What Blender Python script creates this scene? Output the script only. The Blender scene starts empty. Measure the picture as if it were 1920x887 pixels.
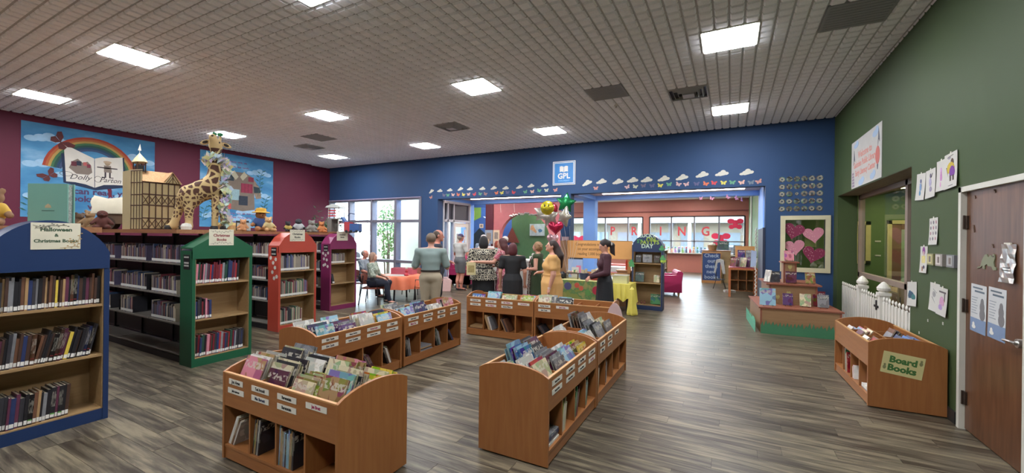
import bpy, math, random
import numpy as np
from mathutils import Matrix, Vector
random.seed(7)
R = math.radians
PI = math.pi
C = bpy.context.scene.collection
SC = bpy.context.scene

# ---------------------------------------------------------------- camera
cam_d = bpy.data.cameras.new('camera')
cam = bpy.data.objects.new('camera', cam_d)
C.objects.link(cam)
SC.camera = cam
cam_d.sensor_width = 36.0
cam_d.lens = 36.0 * 771.5 / 1920.0
cam_d.clip_end = 300
cam.matrix_world = Matrix.Translation((0, 0, 1.65)) @ Matrix.Rotation(R(28.01), 4, 'Z') @ Matrix.Rotation(R(90), 4, 'X') @ Matrix.Rotation(R(0.64), 4, 'Z')

# ---------------------------------------------------------------- sky and exposure
world = bpy.data.worlds.new('world')
SC.world = world
world.use_nodes = True
wn = world.node_tree
wn.nodes.clear()
wo = wn.nodes.new('ShaderNodeOutputWorld')
wb = wn.nodes.new('ShaderNodeBackground')
wb.inputs[0].default_value = (0.80, 0.90, 1.0, 1)
wb.inputs[1].default_value = 4.6
wn.links.new(wb.outputs[0], wo.inputs[0])
SC.view_settings.view_transform = 'Standard'
SC.view_settings.look = 'None'
SC.view_settings.gamma = 1
SC.view_settings.exposure = 2.32
PANEL = 16.0
SC.cycles.max_bounces = 8
SC.cycles.diffuse_bounces = 4
SC.cycles.glossy_bounces = 3
SC.cycles.sample_clamp_indirect = 6
SC.cycles.caustics_reflective = True
SC.cycles.caustics_refractive = False

# ---------------------------------------------------------------- materials
MATS = {}
def srgb(h):
    if isinstance(h, str):
        c = [int(h[i:i + 2], 16) / 255 for i in (0, 2, 4)]
    else:
        c = [x / 255 for x in h]
    return tuple(x / 12.92 if x <= 0.04045 else ((x + 0.055) / 1.055) ** 2.4 for x in c)
def mat(key, col=None, rough=0.6, metal=0.0, var=0.06, scale=6.0, emit=None, bump=0.0, spec=0.5, coat=0.0, stretch=None):
    """A procedural material: base colour varied by noise, with a fine bump."""
    if key in MATS:
        return MATS[key]
    m = bpy.data.materials.new(key)
    m.use_nodes = True
    nt = m.node_tree
    b = nt.nodes['Principled BSDF']
    c = srgb(col)
    b.inputs['Roughness'].default_value = rough
    b.inputs['Metallic'].default_value = metal
    b.inputs['Specular IOR Level'].default_value = spec
    if coat:
        b.inputs['Coat Weight'].default_value = coat
    if var or bump:
        tc = nt.nodes.new('ShaderNodeTexCoord')
        mp = nt.nodes.new('ShaderNodeMapping')
        if stretch:
            mp.inputs['Scale'].default_value = stretch
        nz = nt.nodes.new('ShaderNodeTexNoise')
        nz.inputs['Scale'].default_value = scale
        nz.inputs['Detail'].default_value = 4
        nt.links.new(tc.outputs['Object'], mp.inputs[0])
        nt.links.new(mp.outputs[0], nz.inputs['Vector'])
        mx = nt.nodes.new('ShaderNodeMix')
        mx.data_type = 'RGBA'
        mx.inputs[6].default_value = tuple(x * (1 - var * 2) for x in c) + (1,)
        mx.inputs[7].default_value = tuple(min(1, x * (1 + var * 2)) for x in c) + (1,)
        nt.links.new(nz.outputs['Fac'], mx.inputs[0])
        nt.links.new(mx.outputs[2], b.inputs['Base Color'])
        if bump:
            bp = nt.nodes.new('ShaderNodeBump')
            bp.inputs['Strength'].default_value = bump
            bp.inputs['Distance'].default_value = 0.01
            nt.links.new(nz.outputs['Fac'], bp.inputs['Height'])
            nt.links.new(bp.outputs[0], b.inputs['Normal'])
    else:
        b.inputs['Base Color'].default_value = c + (1,)
    if emit:
        b.inputs['Emission Color'].default_value = c + (1,)
        b.inputs['Emission Strength'].default_value = emit
    MATS[key] = m
    return m
def N(nt, t, **kw):
    n = nt.nodes.new('ShaderNode' + t)
    for k, v in kw.items():
        setattr(n, k, v)
    return n
def ramp(nt, stops, fac, interp='LINEAR'):
    r = N(nt, 'ValToRGB')
    r.color_ramp.interpolation = interp
    el = r.color_ramp.elements
    while len(el) < len(stops):
        el.new(0.5)
    for e, (p, c) in zip(el, stops):
        e.position = p
        e.color = tuple(srgb(c)) + (1,)
    nt.links.new(fac, r.inputs[0])
    return r.outputs[0]
def blank(key, rough=0.6):
    m = bpy.data.materials.new(key)
    m.use_nodes = True
    b = m.node_tree.nodes['Principled BSDF']
    b.inputs['Roughness'].default_value = rough
    MATS[key] = m
    return m, m.node_tree, b
def wood(key, c1, c2, rough=0.45, axis='z', scale=1.0):
    m, nt, b = blank(key, rough)
    tc = N(nt, 'TexCoord')
    mp = N(nt, 'Mapping')
    s = {'x': (1.2, 14, 14), 'y': (14, 1.2, 14), 'z': (14, 14, 1.2)}[axis]
    mp.inputs['Scale'].default_value = tuple(v * scale for v in s)
    nz = N(nt, 'TexNoise')
    nz.inputs['Scale'].default_value = 2.4
    nz.inputs['Detail'].default_value = 8
    nz.inputs['Distortion'].default_value = 0.6
    nt.links.new(tc.outputs['Object'], mp.inputs[0])
    nt.links.new(mp.outputs[0], nz.inputs['Vector'])
    nt.links.new(ramp(nt, [(0.3, c1), (0.7, c2)], nz.outputs['Fac']), b.inputs['Base Color'])
    return m
def glass(key, tint=(0.9, 0.95, 0.97), rough=0.0, fac=0.12):
    """Thin pane: mostly clear, partly mirror-like."""
    m = bpy.data.materials.new(key)
    m.use_nodes = True
    nt = m.node_tree
    nt.nodes.clear()
    o = N(nt, 'OutputMaterial')
    t = N(nt, 'BsdfTransparent')
    t.inputs[0].default_value = tint + (1,)
    g = N(nt, 'BsdfGlossy')
    g.inputs['Roughness'].default_value = rough
    mx = N(nt, 'MixShader')
    mx.inputs[0].default_value = fac
    nt.links.new(t.outputs[0], mx.inputs[1])
    nt.links.new(g.outputs[0], mx.inputs[2])
    nt.links.new(mx.outputs[0], o.inputs[0])
    MATS[key] = m
    return m

# ---------------------------------------------------------------- mesh helpers
class MB:
    """Collects shapes; build() links them as ONE mesh object."""
    def __init__(s):
        s.v = []; s.f = []; s.m = []
    def add(s, vs, fs, m=0):
        o = len(s.v)
        s.v += [tuple(p) for p in vs]
        s.f += [tuple(i + o for i in f) for f in fs]
        s.m += [m] * len(fs)
        return s
    def box(s, x0, y0, z0, x1, y1, z1, m=0):
        vs = [(x, y, z) for z in (z0, z1) for y in (y0, y1) for x in (x0, x1)]
        return s.add(vs, [(0, 2, 3, 1), (4, 5, 7, 6), (0, 1, 5, 4), (2, 6, 7, 3), (0, 4, 6, 2), (1, 3, 7, 5)], m)
    def cbox(s, cx, cy, cz, sx, sy, sz, m=0, M=None):
        b = MB().box(-sx / 2, -sy / 2, -sz / 2, sx / 2, sy / 2, sz / 2)
        M = (Matrix.Translation((cx, cy, cz)) @ M) if M else Matrix.Translation((cx, cy, cz))
        return s.add([M @ Vector(p) for p in b.v], b.f, m)
    def prism(s, pts, plane, lo, hi, m=0):
        """pts: outline in the plane's two axes, pushed from lo to hi on the third."""
        n = len(pts)
        def P(a, b, c):
            return {'xy': (a, b, c), 'xz': (a, c, b), 'yz': (c, a, b)}[plane]
        ar = sum(pts[i][0] * pts[(i + 1) % n][1] - pts[(i + 1) % n][0] * pts[i][1] for i in range(n))
        flip = (ar < 0) != (plane == 'xz')
        q = list(pts)[::-1] if flip else list(pts)
        vs = [P(a, b, lo) for a, b in q] + [P(a, b, hi) for a, b in q]
        fs = [tuple(range(n))[::-1], tuple(range(n, 2 * n))] + [(i, (i + 1) % n, n + (i + 1) % n, n + i) for i in range(n)]
        return s.add(vs, fs, m)
    def cyl(s, p, q, r1, r2=None, n=12, m=0, caps=True):
        p = Vector(p); q = Vector(q); r2 = r1 if r2 is None else r2
        d = (q - p).normalized()
        a = d.orthogonal().normalized(); b = d.cross(a)
        vs = [p + (a * math.cos(t) + b * math.sin(t)) * r1 for t in [2 * PI * i / n for i in range(n)]]
        vs += [q + (a * math.cos(t) + b * math.sin(t)) * r2 for t in [2 * PI * i / n for i in range(n)]]
        fs = [(i, (i + 1) % n, n + (i + 1) % n, n + i) for i in range(n)]
        if caps:
            fs += [tuple(range(n))[::-1], tuple(range(n, 2 * n))]
        return s.add(vs, fs, m)
    def lathe(s, prof, c=(0, 0, 0), n=20, m=0, sx=1, sy=1, rip=0, nr=8):
        k = len(prof)
        vs = []
        for i, (r, z) in enumerate(prof):
            for j in range(n):
                t = 2 * PI * j / n
                rr = r * (1 + rip * (i / max(1, k - 1)) * math.cos(nr * t))
                vs.append((c[0] + rr * math.cos(t) * sx, c[1] + rr * math.sin(t) * sy, c[2] + z))
        fs = [(i * n + j, i * n + (j + 1) % n, (i + 1) * n + (j + 1) % n, (i + 1) * n + j) for i in range(k - 1) for j in range(n)]
        if prof[0][0] > 1e-5: fs.append(tuple(range(n))[::-1])
        if prof[-1][0] > 1e-5: fs.append(tuple(range((k - 1) * n, k * n)))
        return s.add(vs, fs, m)
    def ell(s, c, r, n=12, m=0, M=None):
        k = max(5, n // 2 + 1)
        vs = []
        for i in range(k):
            a = PI * i / (k - 1) - PI / 2
            for j in range(n):
                t = 2 * PI * j / n
                vs.append(Vector((r[0] * math.cos(a) * math.cos(t), r[1] * math.cos(a) * math.sin(t), r[2] * math.sin(a))))
        if M: vs = [M @ v for v in vs]
        vs = [v + Vector(c) for v in vs]
        fs = [(i * n + j, i * n + (j + 1) % n, (i + 1) * n + (j + 1) % n, (i + 1) * n + j) for i in range(k - 1) for j in range(n)]
        return s.add(vs, fs, m)
    def tube(s, pts, r, n=8, m=0, r2=None):
        pts = [Vector(p) for p in pts]
        r2 = r if r2 is None else r2
        rings = []
        for i, p in enumerate(pts):
            d = (pts[min(i + 1, len(pts) - 1)] - pts[max(i - 1, 0)]).normalized()
            a = d.cross(Vector((0.13, 0.31, 0.94))).normalized(); b = d.cross(a)
            rr = r + (r2 - r) * i / (len(pts) - 1)
            rings.append([p + (a * math.cos(t) + b * math.sin(t)) * rr for t in [2 * PI * j / n for j in range(n)]])
        vs = [v for g in rings for v in g]
        fs = [(i * n + j, (i + 1) * n + j, (i + 1) * n + (j + 1) % n, i * n + (j + 1) % n) for i in range(len(pts) - 1) for j in range(n)]
        fs += [tuple(range(n)), tuple(range((len(pts) - 1) * n, len(pts) * n))[::-1]]
        return s.add(vs, fs, m)
    def mesh(s, name, mats, smooth=False):
        me = bpy.data.meshes.new(name)
        me.from_pydata(s.v, [], s.f)
        for m in (mats if isinstance(mats, (list, tuple)) else [mats]):
            me.materials.append(m)
        me.polygons.foreach_set('material_index', s.m)
        if smooth:
            me.polygons.foreach_set('use_smooth', [True] * len(s.f))
        me.update()
        return me
    def build(s, name, mats, parent=None, loc=(0, 0, 0), rot=(0, 0, 0), smooth=False):
        return obj(name, s.mesh(name, mats, smooth), parent, loc, rot)
def obj(name, data, parent=None, loc=(0, 0, 0), rot=(0, 0, 0)):
    o = bpy.data.objects.new(name, data)
    C.objects.link(o)
    o.parent = parent
    o.location = loc
    o.rotation_euler = rot
    return o
def tag(o, label=None, cat=None, group=None, kind=None):
    if label: o['label'] = label
    if cat: o['category'] = cat
    if group: o['group'] = group
    if kind: o['kind'] = kind
    return o
def thing(name, label, cat, loc=(0, 0, 0), rz=0, group=None):
    o = obj(name, None, None, loc, (0, 0, rz))
    o.empty_display_size = 0.1
    return tag(o, label, cat, group)
def struct(name, mb, mats, parent=None, **kw):
    o = mb.build(name, mats, parent, **kw)
    if not parent: o['kind'] = 'structure'
    return o
def copy_tree(o, parent=None):
    c = o.copy(); C.objects.link(c); c.parent = parent
    for ch in list(o.children): copy_tree(ch, c)
    return c
FACE = {'-y': (R(90), 0, 0), '+x': (R(90), 0, R(90)), '-x': (R(90), 0, R(-90)), '+y': (R(90), 0, R(180)), '+z': (0, 0, 0)}
def txt(body, size, m, parent, loc, face='-y', bold=0.0, align='CENTER', shear=0, sx=1.0, sp=1.0, name='lettering', line=1.0):
    cu = bpy.data.curves.new(name, 'FONT')
    cu.body = body
    cu.size = size
    cu.align_x = align
    cu.align_y = 'CENTER'
    cu.offset = bold
    cu.shear = shear
    cu.space_character = sp
    cu.space_line = line
    cu.resolution_u = 2
    cu.extrude = 0.0004
    cu.materials.append(m)
    o = obj(name, cu, parent, loc, FACE[face] if isinstance(face, str) else face)
    o.scale = (sx, 1, 1)
    return o
ONES = 'zeroth first second third fourth fifth sixth seventh eighth ninth tenth eleventh twelfth thirteenth fourteenth fifteenth sixteenth seventeenth eighteenth nineteenth'.split()
TENS = {20: 'twentieth', 30: 'thirtieth', 40: 'fortieth'}
def nth(i):
    if i < 20: return ONES[i]
    if i % 10 == 0: return TENS[i]
    return {2: 'twenty', 3: 'thirty', 4: 'forty'}[i // 10] + '-' + ONES[i % 10]

# shared materials
WHITE = mat('white_paint', 'cfcdc6', 0.5, var=0.02)
PAPER = mat('paper', 'aeaca6', 0.7, var=0.03)
BLACK = mat('black', '16161a', 0.5)
INK = mat('ink', '24242a', 0.7, var=0)
STEEL = mat('steel', 'b9b9b6', 0.28, metal=1.0, var=0.03)
ALU = mat('aluminium_frame', '8a8793', 0.45, metal=0.5, var=0.03)
OAK = wood('maple_laminate', '8f5a31', '9c673a', 0.42, 'z')
OAKX = wood('maple_laminate_long', '8f5a31', '9c673a', 0.42, 'x')
OAKEDGE = mat('maple_edge', 'b98a58', 0.45, var=0.05)
MAPLE = wood('pale_maple', '947650', 'a0835c', 0.5, 'x')
GLASS = glass('window_glass')
BLUEW = mat('blue_wall_paint', '304a70', 0.6, var=0.03, scale=1.5, spec=.25)
DAYLITBLUE = mat('daylit_blue_paint', '7ab0ff', 0.5, var=0.02)  # wall blue lightened to stand in for daylight on the beams
GREENW = mat('green_wall_paint', '3e4d2f', 0.6, var=0.03, scale=1.5, spec=.25)
REDW = mat('maroon_wall_paint', '5c2236', 0.6, var=0.03, scale=1.5, spec=.25)
SALMON = mat('salmon_wall_paint', 'a8685c', 0.6, var=0.03)

# ---------------------------------------------------------------- floor of planks
fm, nt, b = blank('weathered_plank', 0.36)
geo = N(nt, 'NewGeometry'); oi = N(nt, 'ObjectInfo')
seed = N(nt, 'Math', operation='ADD')
nt.links.new(geo.outputs['Random Per Island'], seed.inputs[0]); nt.links.new(oi.outputs['Random'], seed.inputs[1])
sm = N(nt, 'Math', operation='MULTIPLY'); sm.inputs[1].default_value = 37.0
nt.links.new(seed.outputs[0], sm.inputs[0])
cx = N(nt, 'CombineXYZ'); nt.links.new(sm.outputs[0], cx.inputs[2]); nt.links.new(sm.outputs[0], cx.inputs[0])
va = N(nt, 'VectorMath', operation='ADD')
nt.links.new(geo.outputs['Position'], va.inputs[0]); nt.links.new(cx.outputs[0], va.inputs[1])
mp = N(nt, 'Mapping'); mp.inputs['Scale'].default_value = (1.1, 12, 1)
nt.links.new(va.outputs[0], mp.inputs[0])
n1 = N(nt, 'TexNoise'); n1.inputs['Scale'].default_value = 1.6; n1.inputs['Detail'].default_value = 9; n1.inputs['Roughness'].default_value = 0.62; n1.inputs['Distortion'].default_value = 0.4
nt.links.new(mp.outputs[0], n1.inputs['Vector'])
fr = N(nt, 'Math', operation='FRACT'); nt.links.new(sm.outputs[0], fr.inputs[0])
off = N(nt, 'Math', operation='MULTIPLY_ADD'); off.inputs[1].default_value = 0.10; off.inputs[2].default_value = -0.05
nt.links.new(fr.outputs[0], off.inputs[0])
ad = N(nt, 'Math', operation='ADD'); nt.links.new(n1.outputs['Fac'], ad.inputs[0]); nt.links.new(off.outputs[0], ad.inputs[1])
nt.links.new(ramp(nt, [(0.30, '302922'), (0.41, '443c32'), (0.51, '5a5245'), (0.63, '7a705c')], ad.outputs[0]), b.inputs['Base Color'])
bp = N(nt, 'Bump'); bp.inputs['Strength'].default_value = 0.15; bp.inputs['Distance'].default_value = 0.004
nt.links.new(n1.outputs['Fac'], bp.inputs['Height']); nt.links.new(bp.outputs[0], b.inputs['Normal'])
b.inputs['Specular IOR Level'].default_value = 0.32
FLOORX = (-13.2, 1.81); FLOORY = (-4.0, 22.0)
struct('floor', MB().box(-16, -4.2, -0.12, 9.0, 22.3, -0.004), mat('subfloor', '2a2622', 0.8))
floor = bpy.data.objects['floor']
PW, PL, GAP = 0.152, 1.22, 0.0012
pm = MB().prism([(GAP, GAP), (PL - GAP, GAP), (PL - GAP, PW - GAP), (GAP, PW - GAP)], 'xy', -0.008, 0.0).mesh('plank', fm)
cells = []
cf = Vector((-math.sin(R(28.01)), math.cos(R(28.01))))
cr = Vector((cf.y, -cf.x))
for j in range(int((FLOORY[1] - FLOORY[0]) / PW)):
    y = FLOORY[0] + j * PW
    o = random.random() * PL
    for i in range(-1, int((FLOORX[1] - FLOORX[0]) / PL) + 6):
        x = FLOORX[0] + o + i * PL - PL
        if x > 7.2 or (x > 2.0 and (y < 5.9 or y > 10.3)): continue
        ctr = Vector((x + PL / 2, y + PW / 2))
        d = ctr.dot(cf); s_ = ctr.dot(cr)
        vis = d > 1.5 and abs(s_) < d * 1.25 + 0.7
        cells.append((0 if vis else 1, d, x, y))
cells.sort()
hidden = {(a[2], a[3]) for a in cells[300:]}
rest = MB()
for k, (vis, d, x, y) in enumerate(cells):
    if k < 300:
        obj('plank', pm, floor, (x, y, 0))
    else:
        rest.add([(a[0] + x, a[1] + y, a[2]) for a in [tuple(v.co) for v in pm.vertices]], [tuple(p.vertices) for p in pm.polygons])
tag(rest.build('plank_field', fm, floor), kind='stuff')

# ---------------------------------------------------------------- ceiling
CZ = 4.08
ct, nt, b = blank('ceiling_tile_face', 0.9)
geo = N(nt, 'NewGeometry'); oi = N(nt, 'ObjectInfo')
nz = N(nt, 'TexNoise'); nz.inputs['Scale'].default_value = 60; nz.inputs['Detail'].default_value = 3
nt.links.new(geo.outputs['Position'], nz.inputs['Vector'])
ad = N(nt, 'Math', operation='MULTIPLY_ADD'); ad.inputs[1].default_value = 0.25; nt.links.new(geo.outputs['Random Per Island'], ad.inputs[0]); nt.links.new(nz.outputs['Fac'], ad.inputs[2])
nt.links.new(ramp(nt, [(0.35, 'e9ecf1'), (0.8, 'f3f6fb')], ad.outputs[0]), b.inputs['Base Color'])
groove = mat('ceiling_groove', 'b0b4b8', 0.9)
T = 0.6096
lights = {}
LC = [-0.04, -3.68, -7.32, -10.98]; LR = [2.56, 5.64, 8.71]
X0t = LC[0] - T / 2; Y0t = LR[1] - T / 2
struct('ceiling', MB().box(-16, -4.2, CZ + 0.035, 1.86, 10.5, CZ + 0.12), groove)
ceil = bpy.data.objects['ceiling']
tb = MB()
for i in range(4):
    for j in range(4):
        a = T / 4
        g = 0.010
        e = 0.014
        x0 = -T / 2 + i * a + g; x1 = x0 + a - 2 * g; y0 = -T / 2 + j * a + g; y1 = y0 + a - 2 * g
        vs = [(x0, y0, .022), (x1, y0, .022), (x1, y1, .022), (x0, y1, .022), (x0 + e, y0 + e, 0), (x1 - e, y0 + e, 0), (x1 - e, y1 - e, 0), (x0 + e, y1 - e, 0)]
        tb.add(vs, [(4, 7, 6, 5), (0, 4, 5, 1), (1, 5, 6, 2), (2, 6, 7, 3), (3, 7, 4, 0)], 0)
tb.add([(-T / 2, -T / 2, .022), (T / 2, -T / 2, .022), (T / 2, T / 2, .022), (-T / 2, T / 2, .022)], [(0, 3, 2, 1)], 1)
tile = tb.mesh('ceiling_tile', [ct, groove])
def cell(i, j): return (X0t + T / 2 + i * T, Y0t + T / 2 + j * T)
def near_cell(x, y): return (round((x - X0t - T / 2) / T), round((y - Y0t - T / 2) / T))
lit = []
for r, y in enumerate([LR[0] - 3.08] + LR):  # first row is unseen, added to light the foreground from behind
    for c_, x in enumerate(LC):
        lit.append((x, y))
occupied = {near_cell(x, y) for x, y in lit}
# pixel-measured positions of the other fittings: (x, y) on the ceiling
GREYP = [(1.179, 5.64, 'largest in view, nearest the green wall'), (-1.869, 6.859, 'beside the largest air vent'), (-9.184, 6.859, 'towards the maroon wall')]
VENTS = [(-0.65, 7.469), (-5.526, 7.469), (-10.403, 7.469)]
for x, y, *_ in GREYP + VENTS: occupied.add(near_cell(x, y))
tl = []
for i in range(-26, 4):
    for j in range(-17, 8):
        x, y = cell(i, j)
        if x - T / 2 > 1.72 or x < -13.3 or y > 10.4: continue
        if (i, j) in occupied: continue
        d = Vector((x, y)).dot(cf); s_ = Vector((x, y)).dot(cr)
        tl.append((0 if d > 3.2 and abs(s_) < d * 1.27 + .3 else 1, d, x, y))
tl.sort()
rest = MB()
for k, (vis, d, x, y) in enumerate(tl):
    w = min(x + T / 2, 1.81) - (x - T / 2)
    if k < 300: obj('ceiling_tile', tile, ceil, (x, y, CZ))
    else:
        o = len(rest.v)
        rest.v += [(v.co.x + x, v.co.y + y, v.co.z + CZ) for v in tile.vertices]
        rest.f += [tuple(q + o for q in p.vertices) for p in tile.polygons]
        rest.m += [p.material_index for p in tile.polygons]
tag(rest.build('ceiling_tile_field', [ct, groove], ceil), kind='stuff')
diff = mat('light_diffuser', 'fafcff', 0.5, var=0, emit=PANEL)
lframe = mat('light_frame', 'cfcfc6', 0.5, var=0.02)
desc = {(0, 0): 'ceiling light just above the view, nearest the green wall', (0, 1): 'largest square ceiling light, near the green wall', (0, 2): 'square ceiling light beside the green wall end of the blue wall',
        (1, 0): 'ceiling light cut off by the top edge of the view', (1, 1): 'square ceiling light above the bins, left of the grey panel', (1, 2): 'square ceiling light above the white-bordered letter sign',
        (2, 0): 'large square ceiling light above the half-timbered model house', (2, 1): 'square ceiling light over the orange-ended bookcase', (2, 2): 'small square ceiling light just before the blue wall windows',
        (3, 0): 'square ceiling light above the rainbow mural', (3, 1): 'square ceiling light beside the giraffe head', (3, 2): 'smallest ceiling light in the corner of red and blue walls'}
lp = None
for (x, y) in lit:
    c_ = LC.index(x); r_ = LR.index(y) if y in LR else None
    i, j = near_cell(x, y); x, y = cell(i, j) if False else (x, y)
    t = thing('ceiling_light', ('bright ' + desc[(c_, r_)]) if r_ is not None and (c_, r_) in desc else 'added square ceiling light, unseen behind the viewer, %s from the green wall' % nth(LC.index(x) + 1), 'light', (x, y, CZ), 0, 'square ceiling lights')
    if lp is None:
        fb = MB(); h = T / 2; w_ = 0.02
        for a in ((-h, -h, h, -h + w_), (-h, h - w_, h, h), (-h, -h + w_, -h + w_, h - w_), (h - w_, -h + w_, h, h - w_)):
            fb.box(a[0], a[1], -0.006, a[2], a[3], 0.03)
        db = MB().box(-h + w_, -h + w_, -0.012, h - w_, h - w_, 0.012)
        lp = (fb.mesh('frame', lframe), db.mesh('diffuser', diff))
    obj('frame', lp[0], t); obj('diffuser', lp[1], t)
gp = mat('grey_return_panel', '8a8d90', 0.7, var=0.02)
for x, y, w_ in GREYP:
    i, j = near_cell(x, y); x, y = cell(i, j)
    t = thing('ceiling_panel', 'flat dark grey square ceiling panel, ' + w_, 'panel', (x, y, CZ), 0, 'grey ceiling panels')
    MB().box(-T / 2, -T / 2, 0, T / 2, T / 2, 0.02).build('panel_face', gp, t)
    fb = MB()
    for a in range(9): fb.box(-T / 2 + 0.03, -T / 2 + 0.05 + a * 0.062, -0.004, T / 2 - 0.03, -T / 2 + 0.06 + a * 0.062, 0)
    fb.build('grille', gp, t)
vm = mat('vent_metal', 'c4c4c4', 0.4, var=0.03)
for (x, y), w_ in zip(VENTS, ('largest, between two lights near the green wall', 'middle one above the blue wall opening', 'small one towards the red wall')):
    i, j = near_cell(x, y); x, y = cell(i, j)
    t = thing('ceiling_vent', 'square stepped air vent in the ceiling, ' + w_, 'vent', (x, y, CZ), 0, 'ceiling air vents')
    for q in range(4):
        h0 = T / 2 - q * 0.065; h1 = h0 - 0.03; z = -0.012 * q
        fb = MB()
        vs = [(-h0, -h0, .02), (h0, -h0, .02), (h0, h0, .02), (-h0, h0, .02), (-h1, -h1, z - .012), (h1, -h1, z - .012), (h1, h1, z - .012), (-h1, h1, z - .012)]
        fb.add(vs, [(0, 4, 5, 1), (1, 5, 6, 2), (2, 6, 7, 3), (3, 7, 4, 0), (0, 1, 5, 4), (1, 2, 6, 5), (2, 3, 7, 6), (3, 0, 4, 7)])
        fb.build('vane', vm, t)
    MB().box(-.09, -.09, -.05, .09, .09, -.04).build('centre_plate', vm, t)
    MB().box(-T / 2, -T / 2, .024, T / 2, T / 2, .034).build('duct_back', BLACK, t)
sp_ = thing('sprinkler_head', 'small round white sprinkler head under the grey ceiling panel', 'sprinkler', (-1.88, 7.54, CZ), 0)
MB().cyl((0, 0, 0.02), (0, 0, -.02), .04, .03).build('rose', WHITE, sp_); MB().cyl((0, 0, -.02), (0, 0, -.05), .012, .02).build('nozzle', STEEL, sp_)

# ---------------------------------------------------------------- walls
WT = 4.12
# green wall x = 1.81, opening y 6.27..9.93, z up to 2.5 ; door y 4.15..5.10
G0, G1 = 1.81, 2.11
gw = MB()
gw.box(G0, 9.93, 0, G1, 10.6, WT).box(G0, 6.27, 2.5, G1, 9.93, WT).box(G0, 5.11, 0, G1, 6.27, WT).box(G0, 4.14, 2.13, G1, 5.11, WT).box(G0, -4.2, 0, G1, 4.14, WT)
struct('wall_right', gw, GREENW)
# blue wall y = 10.26..10.52
B0, B1 = 10.26, 10.52
bw = MB()
zl = 2.79
bw.box(-13.4, B0, 2.86, -8.8, B1, WT)                                # over the window
bw.box(-13.4, B0, 0, -8.8, B1, 0.10)
bw.box(-8.8, B0, 0, -8.1, B1, WT)
bw.box(-8.1, B0, zl, 0.64, B1, WT)
bw.box(-4.0, B0, 0, -3.72, B1, zl)
bw.box(0.64, B0, 0, 0.98, B1, WT).box(1.70, B0, 0, 1.81, B1, WT)
bw.box(0.98, B0, 0, 1.70, B1, 1.06).box(0.98, B0, 2.08, 1.70, B1, WT)
struct('wall_back', bw, BLUEW)
rw = MB().box(-13.3, -4.2, 0, -13.0, 9.42, WT).box(-13.3, 9.42, 0, -13.12, 10.3, WT)
struct('wall_left', rw, REDW)
struct('wall_front', MB().box(-13.3, -4.4, 0, 2.1, -4.2, WT), mat('cream_wall_paint', 'b9b2a2', 0.6))
dk = mat('dark_baseboard', '2b2a2a', 0.5)
struct('baseboard_right', MB().box(1.795, 5.16, 0, 1.812, 6.25, 0.11).box(1.795, 9.95, 0, 1.812, 10.26, 0.11).box(1.795, -4, 0, 1.812, 4.08, 0.11), dk)
struct('baseboard_back', MB().box(0.66, 10.245, 0, 1.79, 10.262, 0.11).box(-8.78, 10.245, 0, -8.12, 10.262, .11).box(-3.99, 10.245, 0, -3.73, 10.262, .11), dk)
struct('baseboard_left', MB().box(-13.0, -4, 0, -12.985, 9.42, 0.11), dk)
# inner ring of blue beams behind the openings, daylight put into their lighter paint
zb = 2.775
struct('trim_1', MB().box(-8.5, 12.1, zb, 0.75, 12.4, 3.3).box(-8.5, 10.52, zb, -8.1, 12.1, 3.3).box(-3.9, 10.52, zb, -3.6, 12.1, 3.3).box(0.62, 10.52, 1.9, 0.9, 12.4, 3.3)
       .box(-8.5, 12.1, 0, -8.15, 12.4, zb).box(-3.98, 12.1, 0, -3.62, 12.4, zb), DAYLITBLUE)
struct('trim_2', MB().box(0.62, 10.52, 0, 0.9, 12.4, 1.9).box(.60, 10.24, 0, .645, 10.53, 1.9), mat('dark_blue_panel', '1c2740', 0.5))
struct('trim_3', MB().box(-8.1, 10.52, 2.89, -3.9, 12.1, 2.97).box(-3.6, 10.52, 2.89, 0.62, 12.1, 2.97), mat('soffit_paint', 'c9bdbb', 0.6))
strip = mat('added_glow', 'ffe9e2', 0.5, var=0, emit=9)
for x0, x1, w_ in ((-7.6, -4.3, 'the entrance opening'), (-3.2, 0.3, 'the reading room opening')):  # glowing strips added to light the blue beams, in place of lit soffit
    t = thing('added_strip', 'added long thin pinkish glowing strip in the soffit over ' + w_, 'light', (0, 0, 0))
    MB().box(x0, 11.30, 2.87, x1, 11.46, 2.889).build('housing', WHITE, t)
    MB().box(x0 + .02, 11.32, 2.862, x1 - .02, 11.44, 2.87).build('tube', strip, t)

# ---- left windows in the blue wall
fr_ = MB()
xs = [-13.1, -12.06, -10.95, -9.85, -8.8]
zs = [0.10, 0.78, 2.12, 2.86]
wb_ = MB()
for x in xs: wb_.box(x - .05, B0 - .02, .10, x + .05, B1 - .05, 2.86)
for z in zs: wb_.box(-13.1, B0 - .01, z - .045, -8.8, B1 - .06, z + .045)
w1 = struct('window_1', wb_, ALU)
for i in range(4):
    for j in range(3):
        MB().box(xs[i] + .05, B0 + .10, zs[j] + .045, xs[i + 1] - .05, B0 + .106, zs[j + 1] - .045).build('pane', GLASS, w1)
MB().box(-13.1, B0 - .05, 2.86, -8.75, B0 + .01, 2.90).build('window_trim', mat('pinkish_trim', '8f86a0', .5), w1)

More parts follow.
